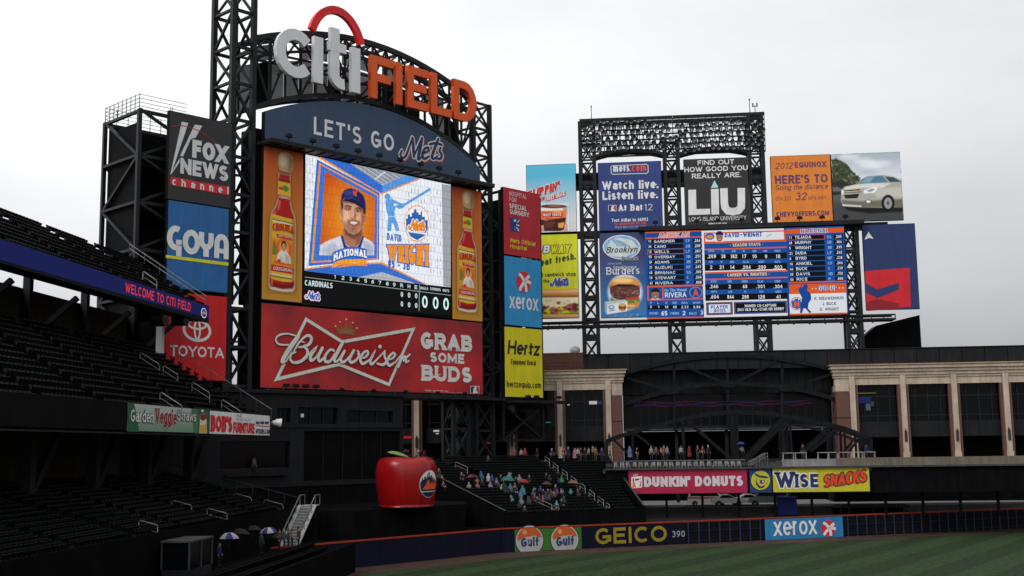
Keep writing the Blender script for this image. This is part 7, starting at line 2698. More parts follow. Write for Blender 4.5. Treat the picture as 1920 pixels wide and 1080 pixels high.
for i in range(n):
    u = ua + (ub - ua) * i / n
    z = 5.9 - 3.5 * (i + 1) / n
    mb.box(u - .5, u, .5, 1.9, z - .05, z, MET)
    mb.box(u - .5, u - .46, .5, 1.9, z - .2, z - .05, albedo('riser', (.2, .2, .2), .5, .1))
t.part('tread', mb)
for o in (.45, 1.95):
    mb = MB()
    mb.bar((ua, o, 6.75), (ub, o, 3.3), .08, .08, RAIL)
    mb.bar((ua, o, 5.8), (ub, o, 2.3), .12, .3, MET)
    for i in range(6):
        f = i / 5
        mb.bar((ua + (ub - ua) * f, o, 5.8 - 3.5 * f), (ua + (ub - ua) * f, o, 6.75 - 3.45 * f), .06, .06, RAIL)
    mb.bar((ua, o, 6.75), (ua + 1.8, o, 6.75), .08, .08, RAIL)
    mb.bar((ua + 1.8, o, 6.75), (ua + 1.8, o, 5.8), .06, .06, RAIL)
    t.part('handrail', mb)
mb = MB()
mb.box(ua, ua + 1.8, .5, 1.9, 5.7, 5.8, MET)
mb.box(ua + .1, ua + 1.7, .6, 1.8, 0, 5.7, BLACK)
t.part('landing', mb)
t = T('camera_booth', 'small dark glazed booth at the front edge of the lowest seating deck', 'booth', PLL, -33.5, 1.4, 2.4)
mb = MB()
mb.box(-36, -31.5, .5, 2.4, 2.4, 3.2, SLATE)
t.part('base', mb)
mb = MB()
mb.box(-35.95, -31.55, .55, 2.35, 3.2, 5.0, DG)
t.part('window', mb)
mb = MB()
for u in (-36, -33.7, -31.5):
    for o in (.5, 2.4):
        mb.box(u - .05, u + .05, o - .05, o + .05, 3.2, 5.1, STEEL2)
mb.box(-36.1, -31.4, .4, 2.5, 5.0, 5.12, STEEL2)
t.part('frame', mb)
mb = MB()
u, z = PLL.uz(352, 880, -11.5)
mb.lathe([(.0, 7.9), (.3, 7.9), (.36, 8.9), (.4, 8.92), (.4, 9.02), (.18, 9.2), (0, 9.22)], (u, -11.5), paint((186, 84, 30)), 14)
single('litter_bin', mb, 'orange litter bin under the long green sign at the back of the deck', 'bin', PLL, (u, -11.5, 7.9))
mb = MB()
u, z = PLL.uz(293, 871, -12)
mb.box(u - .15, u + .15, -12.1, -11.9, z - .12, z + .12, led((60, 190, 160)))
mb.bar((u, -12, z), (u, -12, 8.0), .06, .06, STEEL)
single('signal_lamp', mb, 'tiny green lamp under the long green sign at the back of the deck', 'lamp', PLL, (u, -12, z))

# ---------------------------------------------------------------- the stand in the middle
CN, CD, CR, CZ = 21, .85, .295, 3.35
sC = CR / CD
uL0, uLt = 0.0, slope_hit(PC, CZ, sC, 820, 905)
uR0, uRt = slope_hit(PC, CZ, sC, 1200, 954), slope_hit(PC, CZ, sC, 1136, 863)
fL = lambda k: uLt[0] * (-CD * k) / uLt[1]
fR = lambda k: uR0[0] + (uRt[0] - uR0[0]) * (-CD * k - uR0[1]) / (uRt[1] - uR0[1])
t = T('outfield_stand', 'dark green stand full of seats beyond the wall right of the apple', 'stand', PC, 6, -8, 0)
mb = MB()
for k in range(CN):
    a, b = fL(k), fR(k)
    mb.box(a, b, -CD * (k + 1), -CD * k, 0, CZ + CR * k, TREAD)
t.part('tread', mb)
zq = lambda k: CZ + CR * k
for side_, f in ((-1, fL), (1, fR)):
    mb = MB()
    for k in range(CN):
        a, b = f(k), f(k + 1)
        pts = [(a + side_ * .02, -CD * k, zq(k) + .85), (b + side_ * .02, -CD * (k + 1), zq(k + 1) + .85), (b + side_ * .02, -CD * (k + 1), 0), (a + side_ * .02, -CD * k, 0)]
        pts2 = [(u + side_ * .25, o, z) for u, o, z in pts]
        mb.face(pts, BLACK); mb.face(pts2, BLACK)
        mb.face([pts[0], pts[1], pts2[1], pts2[0]], CONC if side_ > 0 else STEEL2)
    t.part('side_wall', mb)
mb = MB()
mb.box(-.25, fR(0) + .2, .02, .3, 0, CZ + .62, BLACK)
mb.box(-.25, fR(0) + .2, -.02, .36, CZ + .62, CZ + .7, BLACK)
t.part('front_wall', mb)
ai1 = [slope_hit(PC, CZ, sC, *p) for p in ((1013, 862), (1137, 957))]
fa1 = lambda k: ai1[0][0] + (ai1[1][0] - ai1[0][0]) * (-CD * k - ai1[0][1]) / (ai1[1][1] - ai1[0][1])
ai2 = [slope_hit(PC, CZ, sC, *p) for p in ((850, 878), (1022, 956))]
fa2 = lambda k: ai2[0][0] + (ai2[1][0] - ai2[0][0]) * (-CD * k - ai2[0][1]) / (ai2[1][1] - ai2[0][1])
mb = MB()
for f in (fa1, fa2):
    for k in range(CN):
        mb.box(f(k) - .5, f(k) + .5, -CD * k - .86, -CD * k - .4, zq(k) + .004, zq(k) + .15, CONC)
t.part('aisle_steps', mb)
seat_rows(PC, CN, CD, CR, CZ, lambda k: fL(k) + .2, lambda k: fR(k) - .2, [fa1, fa2], .72)
for i, k in enumerate((19.2, 16.6, 13.8, 11.2, 8.6, 6, 3.6, 1.4)):
    lab = ['topmost', 'second highest', 'third highest', 'fourth highest', 'fourth lowest', 'third lowest', 'second lowest', 'lowest'][i] + ' handrail of the long aisle in the stand right of the apple'
    mb = MB()
    u, o, z = fa1(k), -CD * k, zq(k)
    dk = 1.5 if i < 7 else .9
    P = lambda kk, h: (fa1(kk), -CD * kk, zq(kk) + h)
    mb.tube([P(k, .1), P(k, .9), P(k - dk, .9), P(k - dk, .1)], .04, RAIL, 6)
    mb.tube([P(k, .5), P(k - dk, .5)], .035, RAIL, 6)
    single('handrail', mb, lab, 'handrail', PC, (u, o, z), 'aisle handrails in the stands')
for k, dk, lab in ((17.6, 2.2, 'aisle handrail at the upper left of the stand beside the apple'), (3.6, 2.4, 'long aisle handrail low in the left block of the outfield stand'), (1, .9, 'short aisle handrail lowest in the left block of the outfield stand')):
    mb = MB()
    P = lambda kk, h: (fa2(kk), -CD * kk, zq(kk) + h)
    mb.tube([P(k, .1), P(k, .9), P(k - dk, .9), P(k - dk, .1)], .045, RAIL, 6)
    mb.tube([P(k, .5), P(k - dk, .5)], .035, RAIL, 6)
    single('handrail', mb, lab, 'handrail', PC, (fa2(k), -CD * k, zq(k)), 'aisle handrails in the stands')

# ---------------------------------------------------------------- seats
def seat_geo(mb, u, o, z):
    m = SEATM
    mb.mesh_add([(u - .23, o - .16, z + .42), (u + .23, o - .16, z + .42), (u + .23, o - .26, z + .86), (u - .23, o - .26, z + .86),
                 (u - .23, o - .2, z + .42), (u + .23, o - .2, z + .42), (u + .23, o - .3, z + .86), (u - .23, o - .3, z + .86)],
                [(0, 1, 2, 3), (4, 7, 6, 5), (3, 2, 6, 7), (0, 3, 7, 4), (1, 5, 6, 2)], m)
    mb.mesh_add([(u - .22, o - .12, z + .4), (u + .22, o - .12, z + .4), (u + .22, o + .02, z + .72), (u - .22, o + .02, z + .72), (u + .22, o + .07, z + .69), (u - .22, o + .07, z + .69)],
                [(0, 1, 2, 3), (3, 2, 4, 5), (0, 5, 4, 1)], m)
def seat_mesh():
    mb = MB()
    seat_geo(mb, 0, 0, 0)
    for u in (-.26, .26):
        mb.box(u - .025, u + .025, -.3, .0, .0, .5, STEEL)
        mb.box(u - .03, u + .03, -.28, .1, .58, .62, SEATM)
    mb.box(-.23, .23, -.2, -.12, .74, .8, SEATM)
    ob = mb.build('stadium_seat', WORLD, (0, 0, 0))
    me = ob.data
    bpy.data.objects.remove(ob)
    return me
SM = seat_mesh()
def project(P):
    r = P - EYE
    d = r.dot(fw)
    return CX + F * r.dot(rt) / d, CY - F * r.dot(up) / d, d
near, far = [], []
for s in SEATS:
    P = s[0].W(s[1], s[2], s[3] + .6)
    x, y, d = project(P)
    if -10 < x < 1930 and -10 < y < 1090 and d > 5:
        (near if s[0] is not PC else far).append((d, s))
near.sort(key=lambda a: a[0])
low = [s for s in near if s[1][0] is PLL]
for d, (pl, u, o, z) in low[:295]:
    ob = bpy.data.objects.new('stadium_seat', SM)
    COL.objects.link(ob)
    ob.location = pl.W(u, o, z)
    ob.rotation_euler = (0, 0, pl.th)
    tag(ob, 'dark green folding seat in the nearer part of the deck below the long green sign', 'seat', 'folding seats in the deck below the long green sign')
mb = MB()
chosen = {id(s) for _, s in low[:295]}
for d, s in near + far:
    if id(s) in chosen:
        continue
    pl, u, o, z = s
    m2 = MB()
    seat_geo(m2, u, o, z)
    for (a, b, c) in m2.v:
        w = pl.W(a, b, c)
        mb.v.append((w.x, -w.y, w.z))
    i = len(mb.v) - len(m2.v)
    for f in m2.f:
        mb.f.append(tuple(i + j for j in f)); mb.m.append(mb.mi(SEATM)); mb.sm.append(False)
single('stadium_seats', mb, 'rows of dark green seats filling the stands', 'seats', WORLD, (0, 0, 0), kind='stuff')
# ================================================================ the apple
PA = Plane(762, 124.5, 20)
zA0 = 5.2
t = T('giant_apple', 'giant glossy red apple with a round club emblem and green leaf on the black podium', 'apple', PA, 0, 0, zA0)
APR = albedo('apple_red', (.30, .004, .005), .26, .14, .35, spec=.4)
def apple_fn(p, g):
    return p
H = PA.z(762, 858) - zA0
RA = 3.18
prof = [(2.72, 0), (2.86, .35), (2.96, .9), (3.06, 1.7), (3.14, 2.5), (3.16, 3.2), (3.14, 3.8), (3.04, 4.35), (2.84, 4.72), (2.45, 4.94), (1.9, 5.02), (1.2, 4.96), (.7, 4.78), (.3, 4.5), (.05, 4.3)]
prof = [(r * RA / 3.16, zA0 + z * H / 5.02) for r, z in prof]
def lob(p, g):
    k = 1 + .012 * math.cos(5 * g + .6) * min(1, (p[2] - zA0) / 2 + .25)
    return (p[0] * k, p[1] * k, p[2] + .05 * math.cos(5 * g + .6) * max(0, (p[2] - zA0 - 3.4)))
mb = MB()
mb.lathe(prof, (0, 0), APR, 60, True, lob)
ap = t.part('skin', mb)
mb = MB()                                            # panel seam
for g in (-1.72, -.3, 1.3, 2.8, 4.0):
    pts = []
    for r, z in prof[:-4]:
        q = lob((r * math.cos(-g) * 1.002, -r * math.sin(-g) * -1.002, z), g)
        pts.append((r * 1.004 * math.cos(g), r * 1.004 * math.sin(g), z))
    mb.tube(pts, .02, albedo('dark_red_joint', (.12, .004, .005), .4, .05), 4)
t.part('seam', mb)
mb = MB()
zt_ = zA0 + H
LEAF = albedo('leaf_green', (.20, .27, .08), .5, .15, 1)
L = [(-1.2, .06), (-1.7, .32), (-2.6, .5), (-3.2, .56), (-3.6, .6)]
lf = []
for i, (u, z) in enumerate(((-.55, .1), (-1.0, .3), (-1.6, .45), (-2.2, .56), (-2.7, .6))):
    w = (.06, .42, .6, .42, .03)[i]
    lf.append((u, w, zt_ + z - .12 * 0))
v = []
for u, w, z in lf:
    v += [(u + .7, -w * 1.1, z + .02 + w * .3), (u + .7, 0, z), (u + .7, w * 1.1, z - .02 - w * .3)]
fcs = []
for i in range(4):
    for j in range(2):
        a = i * 3 + j
        fcs.append((a, a + 1, a + 4, a + 3))
mb.mesh_add(v, fcs, LEAF, True)
mb.mesh_add([(a, b, c - .05) for a, b, c in v], [f[::-1] for f in fcs], LEAF, True)
t.part('leaf', mb)
# emblem wrapped on the skin
ge = -.78                                            # angle of its centre, 0 = +u, -pi/2 = away
def wrap(a, b, off):
    """a, b in metres right / up from the emblem centre"""
    zc = zA0 + H * .46
    z = zc + b
    for (r0, z0), (r1, z1) in zip(prof, prof[1:]):
        if z0 <= z <= z1:
            r = r0 + (r1 - r0) * (z - z0) / (z1 - z0)
            break
    else:
        r = RA
    g = rad(57) - a / RA
    q = lob((r * math.cos(g), r * math.sin(g), z), g)
    k = 1 + off / RA
    return (q[0] * k, q[1] * k, q[2])
def wface(mb, pts, off, m):
    """polygon split into strips so that it follows the skin"""
    xs = [p[0] for p in pts]
    a0, a1 = min(xs), max(xs)
    n = max(2, int((a1 - a0) / .18))
    for i in range(n):
        l, r = a0 + (a1 - a0) * i / n, a0 + (a1 - a0) * (i + 1) / n
        q = [(y, x) for x, y in pts]
        q = clip_z(q, l, r)
        if len(q) > 2:
            mb.face([wrap(x, y, off) for y, x in q], m)
EW, EH = 1.34, 1.4
mb = MB()
wface(mb, ell(0, 0, EW, EH, 32), .05, paint((150, 152, 156)))
wface(mb, ell(0, 0, EW * .94, EH * .95, 32), .07, paint((190, 190, 192)))
NVY = albedo('emblem_navy', (.016, .022, .06), .4, .1)
def below(f):
    out = []
    for x, y in f:
        out.append((x, y))
    return out
arc = ell(0, 0, EW * .93, EH * .94, 26, 180, 360)
sky_ = [(.93, 0), (.88, .3), (.8, .3), (.8, .62), (.72, .62), (.72, .42), (.6, .42), (.6, .66), (.46, .66), (.46, .5), (.36, .5), (.36, .78), (.28, .78), (.28, .6), (.2, .6), (.2, .98), (.14, 1.1), (.08, .98), (.08, .62), (-.06, .62), (-.06, .78), (-.2, .78), (-.2, .44), (-.3, .44), (-.3, .62), (-.4, .62), (-.4, .3), (-.52, .3), (-.52, .48), (-.66, .48), (-.66, .2), (-.8, .2), (-.8, .36), (-.86, .36), (-.93, 0)]
pts = [(-x * EW, y * EH * .8) for x, y in sky_][::-1]
wface(mb, [(x, y) for x, y in arc] + pts, .09, NVY)
wface(mb, [(-.86 * EW, -.5 * EH), (.86 * EW, -.5 * EH), (.82 * EW, -.58 * EH), (-.82 * EW, -.58 * EH)], .11, paint((150, 156, 164)))
ORM = paint((190, 74, 34))
wface(mb, [(-.75 * EW, -.38 * EH), (-.5 * EW, -.1 * EH), (-.3 * EW, .3 * EH), (-.16 * EW, .3 * EH), (-.02 * EW, -.04 * EH), (.2 * EW, .18 * EH), (.3 * EW, .1 * EH), (.4 * EW, -.05 * EH), (.62 * EW, .16 * EH), (.84 * EW, .1 * EH), (.8 * EW, -.38 * EH)], .12, ORM)
t.part('emblem', mb)
mb = MB()
mb.lathe([(0, 5.13), (3.3, 5.13), (3.3, zA0 - .01), (0, zA0 - .01)], (0, 0), BLACK, 32, False)
single('apple_base', mb, 'round black base plate under the giant apple', 'base', PA, (0, 0, 5.13))

# ================================================================ people
SKIN = albedo('skin', (.40, .24, .17), .6, .08, 4)
SKIN2 = albedo('skin_dark', (.16, .09, .06), .6, .08, 4)
HAIRM = [albedo('hair_' + n, c, .7, .2, 6) for n, c in (('dark', (.018, .013, .01)), ('brown', (.07, .04, .022)), ('grey', (.3, .29, .28)))]
SHOE = albedo('shoe', (.03, .03, .03), .6, .2)
def cloth(c):
    g_ = sum(c) / 3
    c = tuple(int(g_ + (x - g_) * .78) for x in c)              # wet cloth, slightly greyed
    return albedo('cloth_%02x%02x%02x' % tuple(c), tuple(min(.6, x * .5) for x in lin(c)), .75, .18, 3)

POSES = {}
def body_mesh(kind):
    """one continuous skin grown over a posed skeleton; material slots: skin, top, legs, shoe"""
    J = {'pel': (0, 0, .96), 'spine': (0, 0, 1.16), 'chest': (0, 0, 1.34), 'neck': (0, .0, 1.5), 'head': (0, .015, 1.63), 'crown': (0, .01, 1.71)}
    for s, n in ((-1, 'l'), (1, 'r')):
        J['sh' + n] = (s * .19, 0, 1.42); J['hip' + n] = (s * .1, 0, .93)
        if kind == 'sit':
            J['el' + n] = (s * .26, .06, 1.16); J['wr' + n] = (s * .16, .28, 1.04)
            J['kn' + n] = (s * .13, .44, .93); J['an' + n] = (s * .13, .42, .50); J['toe' + n] = (s * .14, .58, .45)
        elif kind == 'walk':
            J['el' + n] = (s * .26, -s * .1, 1.16); J['wr' + n] = (s * .25, s * -.02 + .08, .95)
            J['kn' + n] = (s * .1, s * .16, .51); J['an' + n] = (s * .1, s * .2 - .06, .09); J['toe' + n] = (s * .11, s * .2 + .1, .04)
        elif kind == 'hold':
            J['el' + n] = (s * .25, .1 if s > 0 else 0, 1.17); J['wr' + n] = (s * .14, .3, 1.32) if s > 0 else (s * .27, .06, .93)
            J['kn' + n] = (s * .11, .02, .5); J['an' + n] = (s * .11, 0, .08); J['toe' + n] = (s * .13, .15, .04)
        else:
            J['el' + n] = (s * .26, -.03, 1.15); J['wr' + n] = (s * .27, .05, .91)
            J['kn' + n] = (s * .11, .02, .5); J['an' + n] = (s * .12, -.01, .08); J['toe' + n] = (s * .14, .15, .04)
    R_ = {'pel': .145, 'spine': .13, 'chest': .15, 'neck': .055, 'head': .095, 'crown': .078, 'sh': .07, 'el': .047, 'wr': .032, 'hip': .1, 'kn': .062, 'an': .042, 'toe': .036}
    bones = [('pel', 'spine', 1), ('spine', 'chest', 1), ('chest', 'neck', 1), ('neck', 'head', 0), ('head', 'crown', 0)]
    for n in 'lr':
        bones += [('chest', 'sh' + n, 1), ('sh' + n, 'el' + n, 1), ('el' + n, 'wr' + n, 0 if kind in ('walk', 'hold') else 1), ('pel', 'hip' + n, 2), ('hip' + n, 'kn' + n, 2), ('kn' + n, 'an' + n, 2), ('an' + n, 'toe' + n, 3)]
    J['nose'] = (0, .125, 1.625); bones.append(('head', 'nose', 0)); R_['nose'] = .016
    for s, n in ((-1, 'l'), (1, 'r')):                    # palm, four fingers and a thumb
        e, w = Vector(J['el' + n]), Vector(J['wr' + n])
        d = (w - e).normalized()
        J['palm' + n] = tuple(w + d * .085); bones.append(('wr' + n, 'palm' + n, 0)); R_['palm' + n] = .034
        sd_ = Vector((0, 1, 0)) if abs(d.y) < .8 else Vector((1, 0, 0))
        sd_ = (sd_ - d * sd_.dot(d)).normalized()
        for i, (off, ln_) in enumerate(((-.03, .06), (-.01, .085), (.01, .08), (.03, .068))):
            k = 'f%d%s' % (i, n); J[k] = tuple(w + d * (.085 + ln_) + sd_ * off * 1.2); bones.append(('palm' + n, k, 0)); R_[k] = .009
        J['th' + n] = tuple(w + d * .09 + sd_ * .062); bones.append(('wr' + n, 'th' + n, 0)); R_['th' + n] = .01
    names = list(J)
    me = bpy.data.meshes.new('body')
    me.from_pydata([J[k] for k in names], [(names.index(a), names.index(b)) for a, b, _ in bones], [])
    ob = bpy.data.objects.new('body', me)
    COL.objects.link(ob)
    sk = ob.modifiers.new('skin', 'SKIN')
    for i, k in enumerate(names):
        r = R_.get(k) or R_.get(k[:-1])
        sv = me.skin_vertices[0].data[i]
        wide = 1.28 if k in ('chest', 'pel', 'spine') else 1
        sv.radius = (r * wide, r * (.82 if wide > 1 else 1))
        sv.use_root = k == 'pel'
    ob.modifiers.new('sub', 'SUBSURF').levels = 1
    bpy.context.view_layer.update()
    dg = bpy.context.evaluated_depsgraph_get()
    out = bpy.data.meshes.new_from_object(ob.evaluated_get(dg))
    bpy.data.objects.remove(ob)
    seg = [(Vector(J[a]), Vector(J[b]), m) for a, b, m in bones]
    mats = []
    for p in out.polygons:
        c = p.center
        best = (9, 0)
        for a, b, m in seg:
            d = b - a
            tt = max(0, min(1, (c - a).dot(d) / max(d.length_squared, 1e-9)))
            best = min(best, ((a + d * tt - c).length, m))
        mats.append(best[1])
    out.materials.clear()
    for m in (SKIN, SKIN, SKIN, SHOE):
        out.materials.append(m)
    out.polygons.foreach_set('material_index', mats)
    out.polygons.foreach_set('use_smooth', [True] * len(mats))
    # the skeleton faces +y; turn it to face the camera side (-y)
    out.transform(Matrix.Rotation(math.pi, 4, 'Z'))
    return out
for k in ('stand', 'walk', 'hold', 'sit'):
    POSES[k] = body_mesh(k)

def lump_mesh(name, rings, m, n=14):
    """rings [(z, rx, ry, dy)] joined to a closed skin"""
    mb = MB()
    v, f = [], []
    for z, rx, ry, dy in rings:
        for i in range(n):
            g = 2 * math.pi * i / n
            w = 1 + .11 * math.sin(g * 5 + z * 6) + .05 * math.sin(g * 3 - z * 11)
            v.append((rx * w * math.cos(g), dy + ry * w * math.sin(g), z))
    for i in range(len(rings) - 1):
        for j in range(n):
            f.append((i * n + j, i * n + (j + 1) % n, (i + 1) * n + (j + 1) % n, (i + 1) * n + j))
    f.append(tuple(range(n)))
    f.append(tuple(range((len(rings) - 1) * n, len(rings) * n)))
    mb.mesh_add(v, f, m, True)
    ob = mb.build(name, WORLD, (0, 0, 0))
    me = ob.data
    bpy.data.objects.remove(ob)
    return me
HAIR = lump_mesh('hair', [(1.56, .07, .05, -.07), (1.62, .1, .075, -.045), (1.68, .106, .09, -.03), (1.73, .096, .09, -.012), (1.775, .06, .06, -.01), (1.79, .01, .01, -.01)], HAIRM[0])
CAPM = lump_mesh('cap', [(1.67, .11, .12, .0), (1.70, .112, .118, .01), (1.75, .1, .1, .0), (1.79, .055, .055, -.01), (1.8, .01, .01, -.01)], HAIRM[0])
PON_S = lump_mesh('poncho', [(.7, .27, .42, .16), (.92, .29, .44, .13), (1.12, .3, .3, .06), (1.3, .3, .22, 0), (1.42, .26, .18, 0), (1.5, .14, .14, 0), (1.58, .135, .13, -.02), (1.68, .125, .125, -.03), (1.76, .09, .09, -.03), (1.81, .02, .02, -.04)], HAIRM[0])
PON_T = lump_mesh('poncho', [(.45, .3, .25, 0), (.8, .31, .25, 0), (1.15, .31, .22, 0), (1.34, .29, .18, 0), (1.44, .23, .15, 0), (1.5, .15, .13, 0), (1.58, .135, .12, -.02), (1.68, .125, .12, -.03), (1.76, .09, .09, -.03), (1.81, .02, .02, -.04)], HAIRM[0])

def sub(name, me, parent, mats):
    ob = bpy.data.objects.new(name, me)
    COL.objects.link(ob)
    ob.parent = parent
    for i, m in enumerate(mats):
        if i < len(ob.material_slots):
            ob.material_slots[i].link = 'OBJECT'
            ob.material_slots[i].material = m
    return ob

NP = [0]
def person(label, pos, face, kind, top, legs=(40, 42, 56), wear='hair', wc=None, dark=False, s=1.0, group=None):
    NP[0] += 1
    e = bpy.data.objects.new('person', None)
    COL.objects.link(e)
    e.location = pos
    e.rotation_euler = (0, 0, face)
    e.scale = (s, s, s)
    tag(e, label, 'person', group)
    base = 'sit' if kind == 'sitponcho' else ('stand' if kind == 'standponcho' else kind)
    sk = SKIN2 if dark else SKIN
    b = sub('body', POSES[base], e, [sk, cloth(top), cloth(legs), SHOE])
    if kind == 'sitponcho':
        sub('poncho', PON_S, e, [cloth(top)])
    elif kind == 'standponcho':
        sub('poncho', PON_T, e, [cloth(top)])
    elif wear == 'cap':
        sub('cap', CAPM, e, [cloth(wc or top)])
    else:
        sub('hair', HAIR, e, [HAIRM[NP[0] % 3 if NP[0] % 5 else 0]])
    # lumps were built in the mesh frame where -y looks at the camera side
    return e

def umbrella(label, pos, cols, r=.62, tilt=(0, 0)):
    e = bpy.data.objects.new('umbrella', None)
    COL.objects.link(e)
    e.location = pos
    e.rotation_euler = (tilt[0], tilt[1], random.uniform(0, 1))
    tag(e, label, 'umbrella')
    mb = MB()
    n = 8
    for i in range(n):
        m = cloth(cols[i % len(cols)])
        for j in range(4):
            a0, a1 = rad(8 + j * 13), rad(8 + (j + 1) * 13)
            g0, g1 = 2 * math.pi * i / n, 2 * math.pi * (i + 1) / n
            q = []
            for a, g in ((a0, g0), (a0, g1), (a1, g1), (a1, g0)):
                if j == 0 and a == a0:
                    a = 0
                k = r / math.sin(rad(60))
                q.append((k * math.sin(a) * math.cos(g), k * math.sin(a) * math.sin(g), k * math.cos(a) - k * math.cos(rad(60)) + .75))
            mb.face(q, m, True)
    c = mb.build('canopy', WORLD, (0, 0, 0), e)
    mb = MB()
    mb.tube([(0, 0, 0), (0, 0, 1.2)], .012, STEEL2, 6)
    mb.build('shaft', WORLD, (0, 0, 0), e)
    mb = MB()
    mb.tube([(0, 0, .12), (0, 0, 0), (.03, 0, -.05), (.07, 0, -.03)], .016, LAMPB, 6)
    mb.build('handle', WORLD, (0, 0, 0), e)
    mb = MB()
    for i in range(n):
        g = 2 * math.pi * i / n
        mb.bar((0, 0, .6), (r * .6 * math.cos(g), r * .6 * math.sin(g), .88), .008, .008, STEEL2)
    mb.build('rib', WORLD, (0, 0, 0), e)
    return e

def seat_px(x, y):
    """row and place in the middle stand for a sitter whose chest is seen at x, y"""
    u, o, z = slope_hit(PC, CZ, sC, x, y, .75)
    k = max(0, min(CN - 1, round((-o - .4) / CD)))
    return u, k
zk6 = lambda a, b: (820 + a / 5.05, 840 + b / 5.05)
CROWD = [
 (300, 345, 'sitponcho', (150, 150, 150), 'person in grey poncho left of the pink and orange wrap in the outfield stand'),
 (250, 268, 'sit', (24, 22, 28), 'person in black jacket at the left end of the crowd row'),
 (372, 285, 'sitponcho', (196, 128, 60), 'person in orange poncho beside the red umbrella'),
 (378, 340, 'sitponcho', (190, 80, 110), 'person in pink poncho below the orange poncho'),
 (422, 245, 'sitponcho', (30, 120, 160), 'person in dark cyan poncho right of the red umbrella'),
 (484, 262, 'sitponcho', (205, 205, 210), 'person in bright white poncho high in the crowd'),
 (508, 345, 'sitponcho', (156, 150, 165), 'person in pale grey poncho below the bright white one'),
 (524, 292, 'sitponcho', (40, 52, 160), 'person in royal blue poncho right of the bright white one'),
 (556, 306, 'sitponcho', (110, 120, 180), 'person in periwinkle poncho beside the royal blue one'),
 (600, 352, 'sitponcho', (180, 176, 180), 'person in white and grey poncho under the teal umbrella'),
 (640, 368, 'sit', (206, 196, 190), 'person in cream jacket under the teal umbrella'),
 (672, 250, 'sitponcho', (150, 146, 176), 'person in lavender poncho above the teal umbrella'),
 (682, 352, 'sitponcho', (40, 150, 176), 'person in bright teal poncho right of the teal umbrella'),
 (726, 352, 'sit', (150, 120, 96), 'person in tan jacket between teal and red umbrellas'),
 (740, 280, 'sit', (26, 22, 24), 'person in black coat right of the lavender poncho'),
 (774, 278, 'sitponcho', (150, 140, 160), 'person in pale mauve poncho above the flat red umbrella'),
 (800, 376, 'sitponcho', (60, 150, 160), 'person in teal poncho below the flat red umbrella'),
 (796, 420, 'sitponcho', (60, 130, 190), 'person in sky blue poncho lower in the crowd'),
 (882, 288, 'sit', (60, 28, 70), 'person in purple jacket alone right of the flat red umbrella'),
 (715, 478, 'sitponcho', (70, 170, 165), 'person in mint poncho low at the left of the crowd'),
 (800, 500, 'sitponcho', (140, 140, 146), 'person in grey poncho lowest in the middle of the crowd'),
 (856, 462, 'sit', (16, 16, 18), 'person in black coat right of the grey poncho'),
 (922, 420, 'sitponcho', (110, 104, 108), 'person in dull grey poncho above the dark red jacket'),
 (926, 468, 'sit', (130, 24, 40), 'person in dark red jacket low in the crowd'),
 (972, 376, 'sitponcho', (30, 50, 140), 'person in blue poncho under the brown umbrella'),
 (1004, 466, 'sitponcho', (205, 60, 110), 'person in hot pink poncho low in the crowd'),
 (1050, 456, 'sitponcho', (70, 76, 180), 'person in violet blue poncho right of the hot pink one'),
 (1080, 408, 'sit', (200, 200, 220), 'person in white shirt in the right half of the crowd'),
 (1048, 404, 'sit', (36, 46, 150), 'person in blue jacket left of the white shirt'),
 (1106, 432, 'sit', (170, 120, 60), 'person in mustard top right of the white shirt'),
 (1142, 410, 'sitponcho', (130, 50, 150), 'person in purple poncho in the right half of the crowd'),
 (1190, 412, 'sit', (206, 160, 150), 'person in pale pink top right of the purple poncho'),
 (1182, 470, 'sitponcho', (24, 66, 46), 'person in dark green poncho below the pale pink top'),
 (1116, 500, 'sitponcho', (80, 180, 175), 'person in mint poncho low at the right of the crowd'),
 (1138, 286, 'sitponcho', (30, 36, 120), 'person in navy poncho near the long aisle'),
 (1182, 300, 'sitponcho', (50, 160, 70), 'person in bright green poncho beside the long aisle'),
 (1040, 256, 'sit', (28, 30, 70), 'person in navy jacket high and alone near the long aisle'),
 (1276, 408, 'sitponcho', (60, 170, 180), 'person in turquoise poncho under the tan umbrella'),
 (1322, 392, 'sit', (110, 30, 34), 'person in maroon jacket at the right end of the crowd'),
 (1160, 600, 'sit', (170, 20, 36), 'person in red jacket in the front row by the short handrail'),
 (818, 572, 'sit', (70, 60, 60), 'person in brown jacket alone in the front rows'),
 (486, 96, 'sit', (120, 50, 44), 'person in rust jacket alone in the top row'),
 (40, 268, 'sitponcho', (206, 150, 40), 'person in yellow poncho right beside the apple'),
 (20, 228, 'sit', (30, 90, 60), 'person in green jacket behind the yellow poncho by the apple'),
 (62, 330, 'sit', (130, 124, 130), 'person in grey jacket below the yellow poncho by the apple'),
]
for i, (a, b, kind, colr_, lab) in enumerate(CROWD):
    u, k = seat_px(*zk6(a, b))
    person(lab, PC.W(u, -CD * k - .42, zq(k) - .5 + .03), PC.th + random.uniform(-.5, .5), kind, colr_, dark=i % 6 == 4, s=random.uniform(.84, .98), group='crowd in the outfield stand')
for a, b, cols_, r, lab in ((312, 275, [(200, 40, 40), (190, 36, 34), (30, 50, 130)], .75, 'red umbrella with blue panels at the left of the crowd'), (645, 296, [(30, 150, 150)], .8, 'teal umbrella in the middle of the crowd'), (800, 326, [(206, 52, 40)], .7, 'flat red umbrella right of the teal one'),
                            (1004, 330, [(110, 70, 50)], .62, 'brown umbrella in the right half of the crowd'), (1270, 334, [(176, 116, 88)], .7, 'tan umbrella beside the long aisle')):
    u, k = seat_px(*zk6(a, b + 40))
    umbrella(lab, PC.W(u + .1, -CD * k - .1, zq(k) + .55), cols_, r, (random.uniform(-.15, .1), .1))

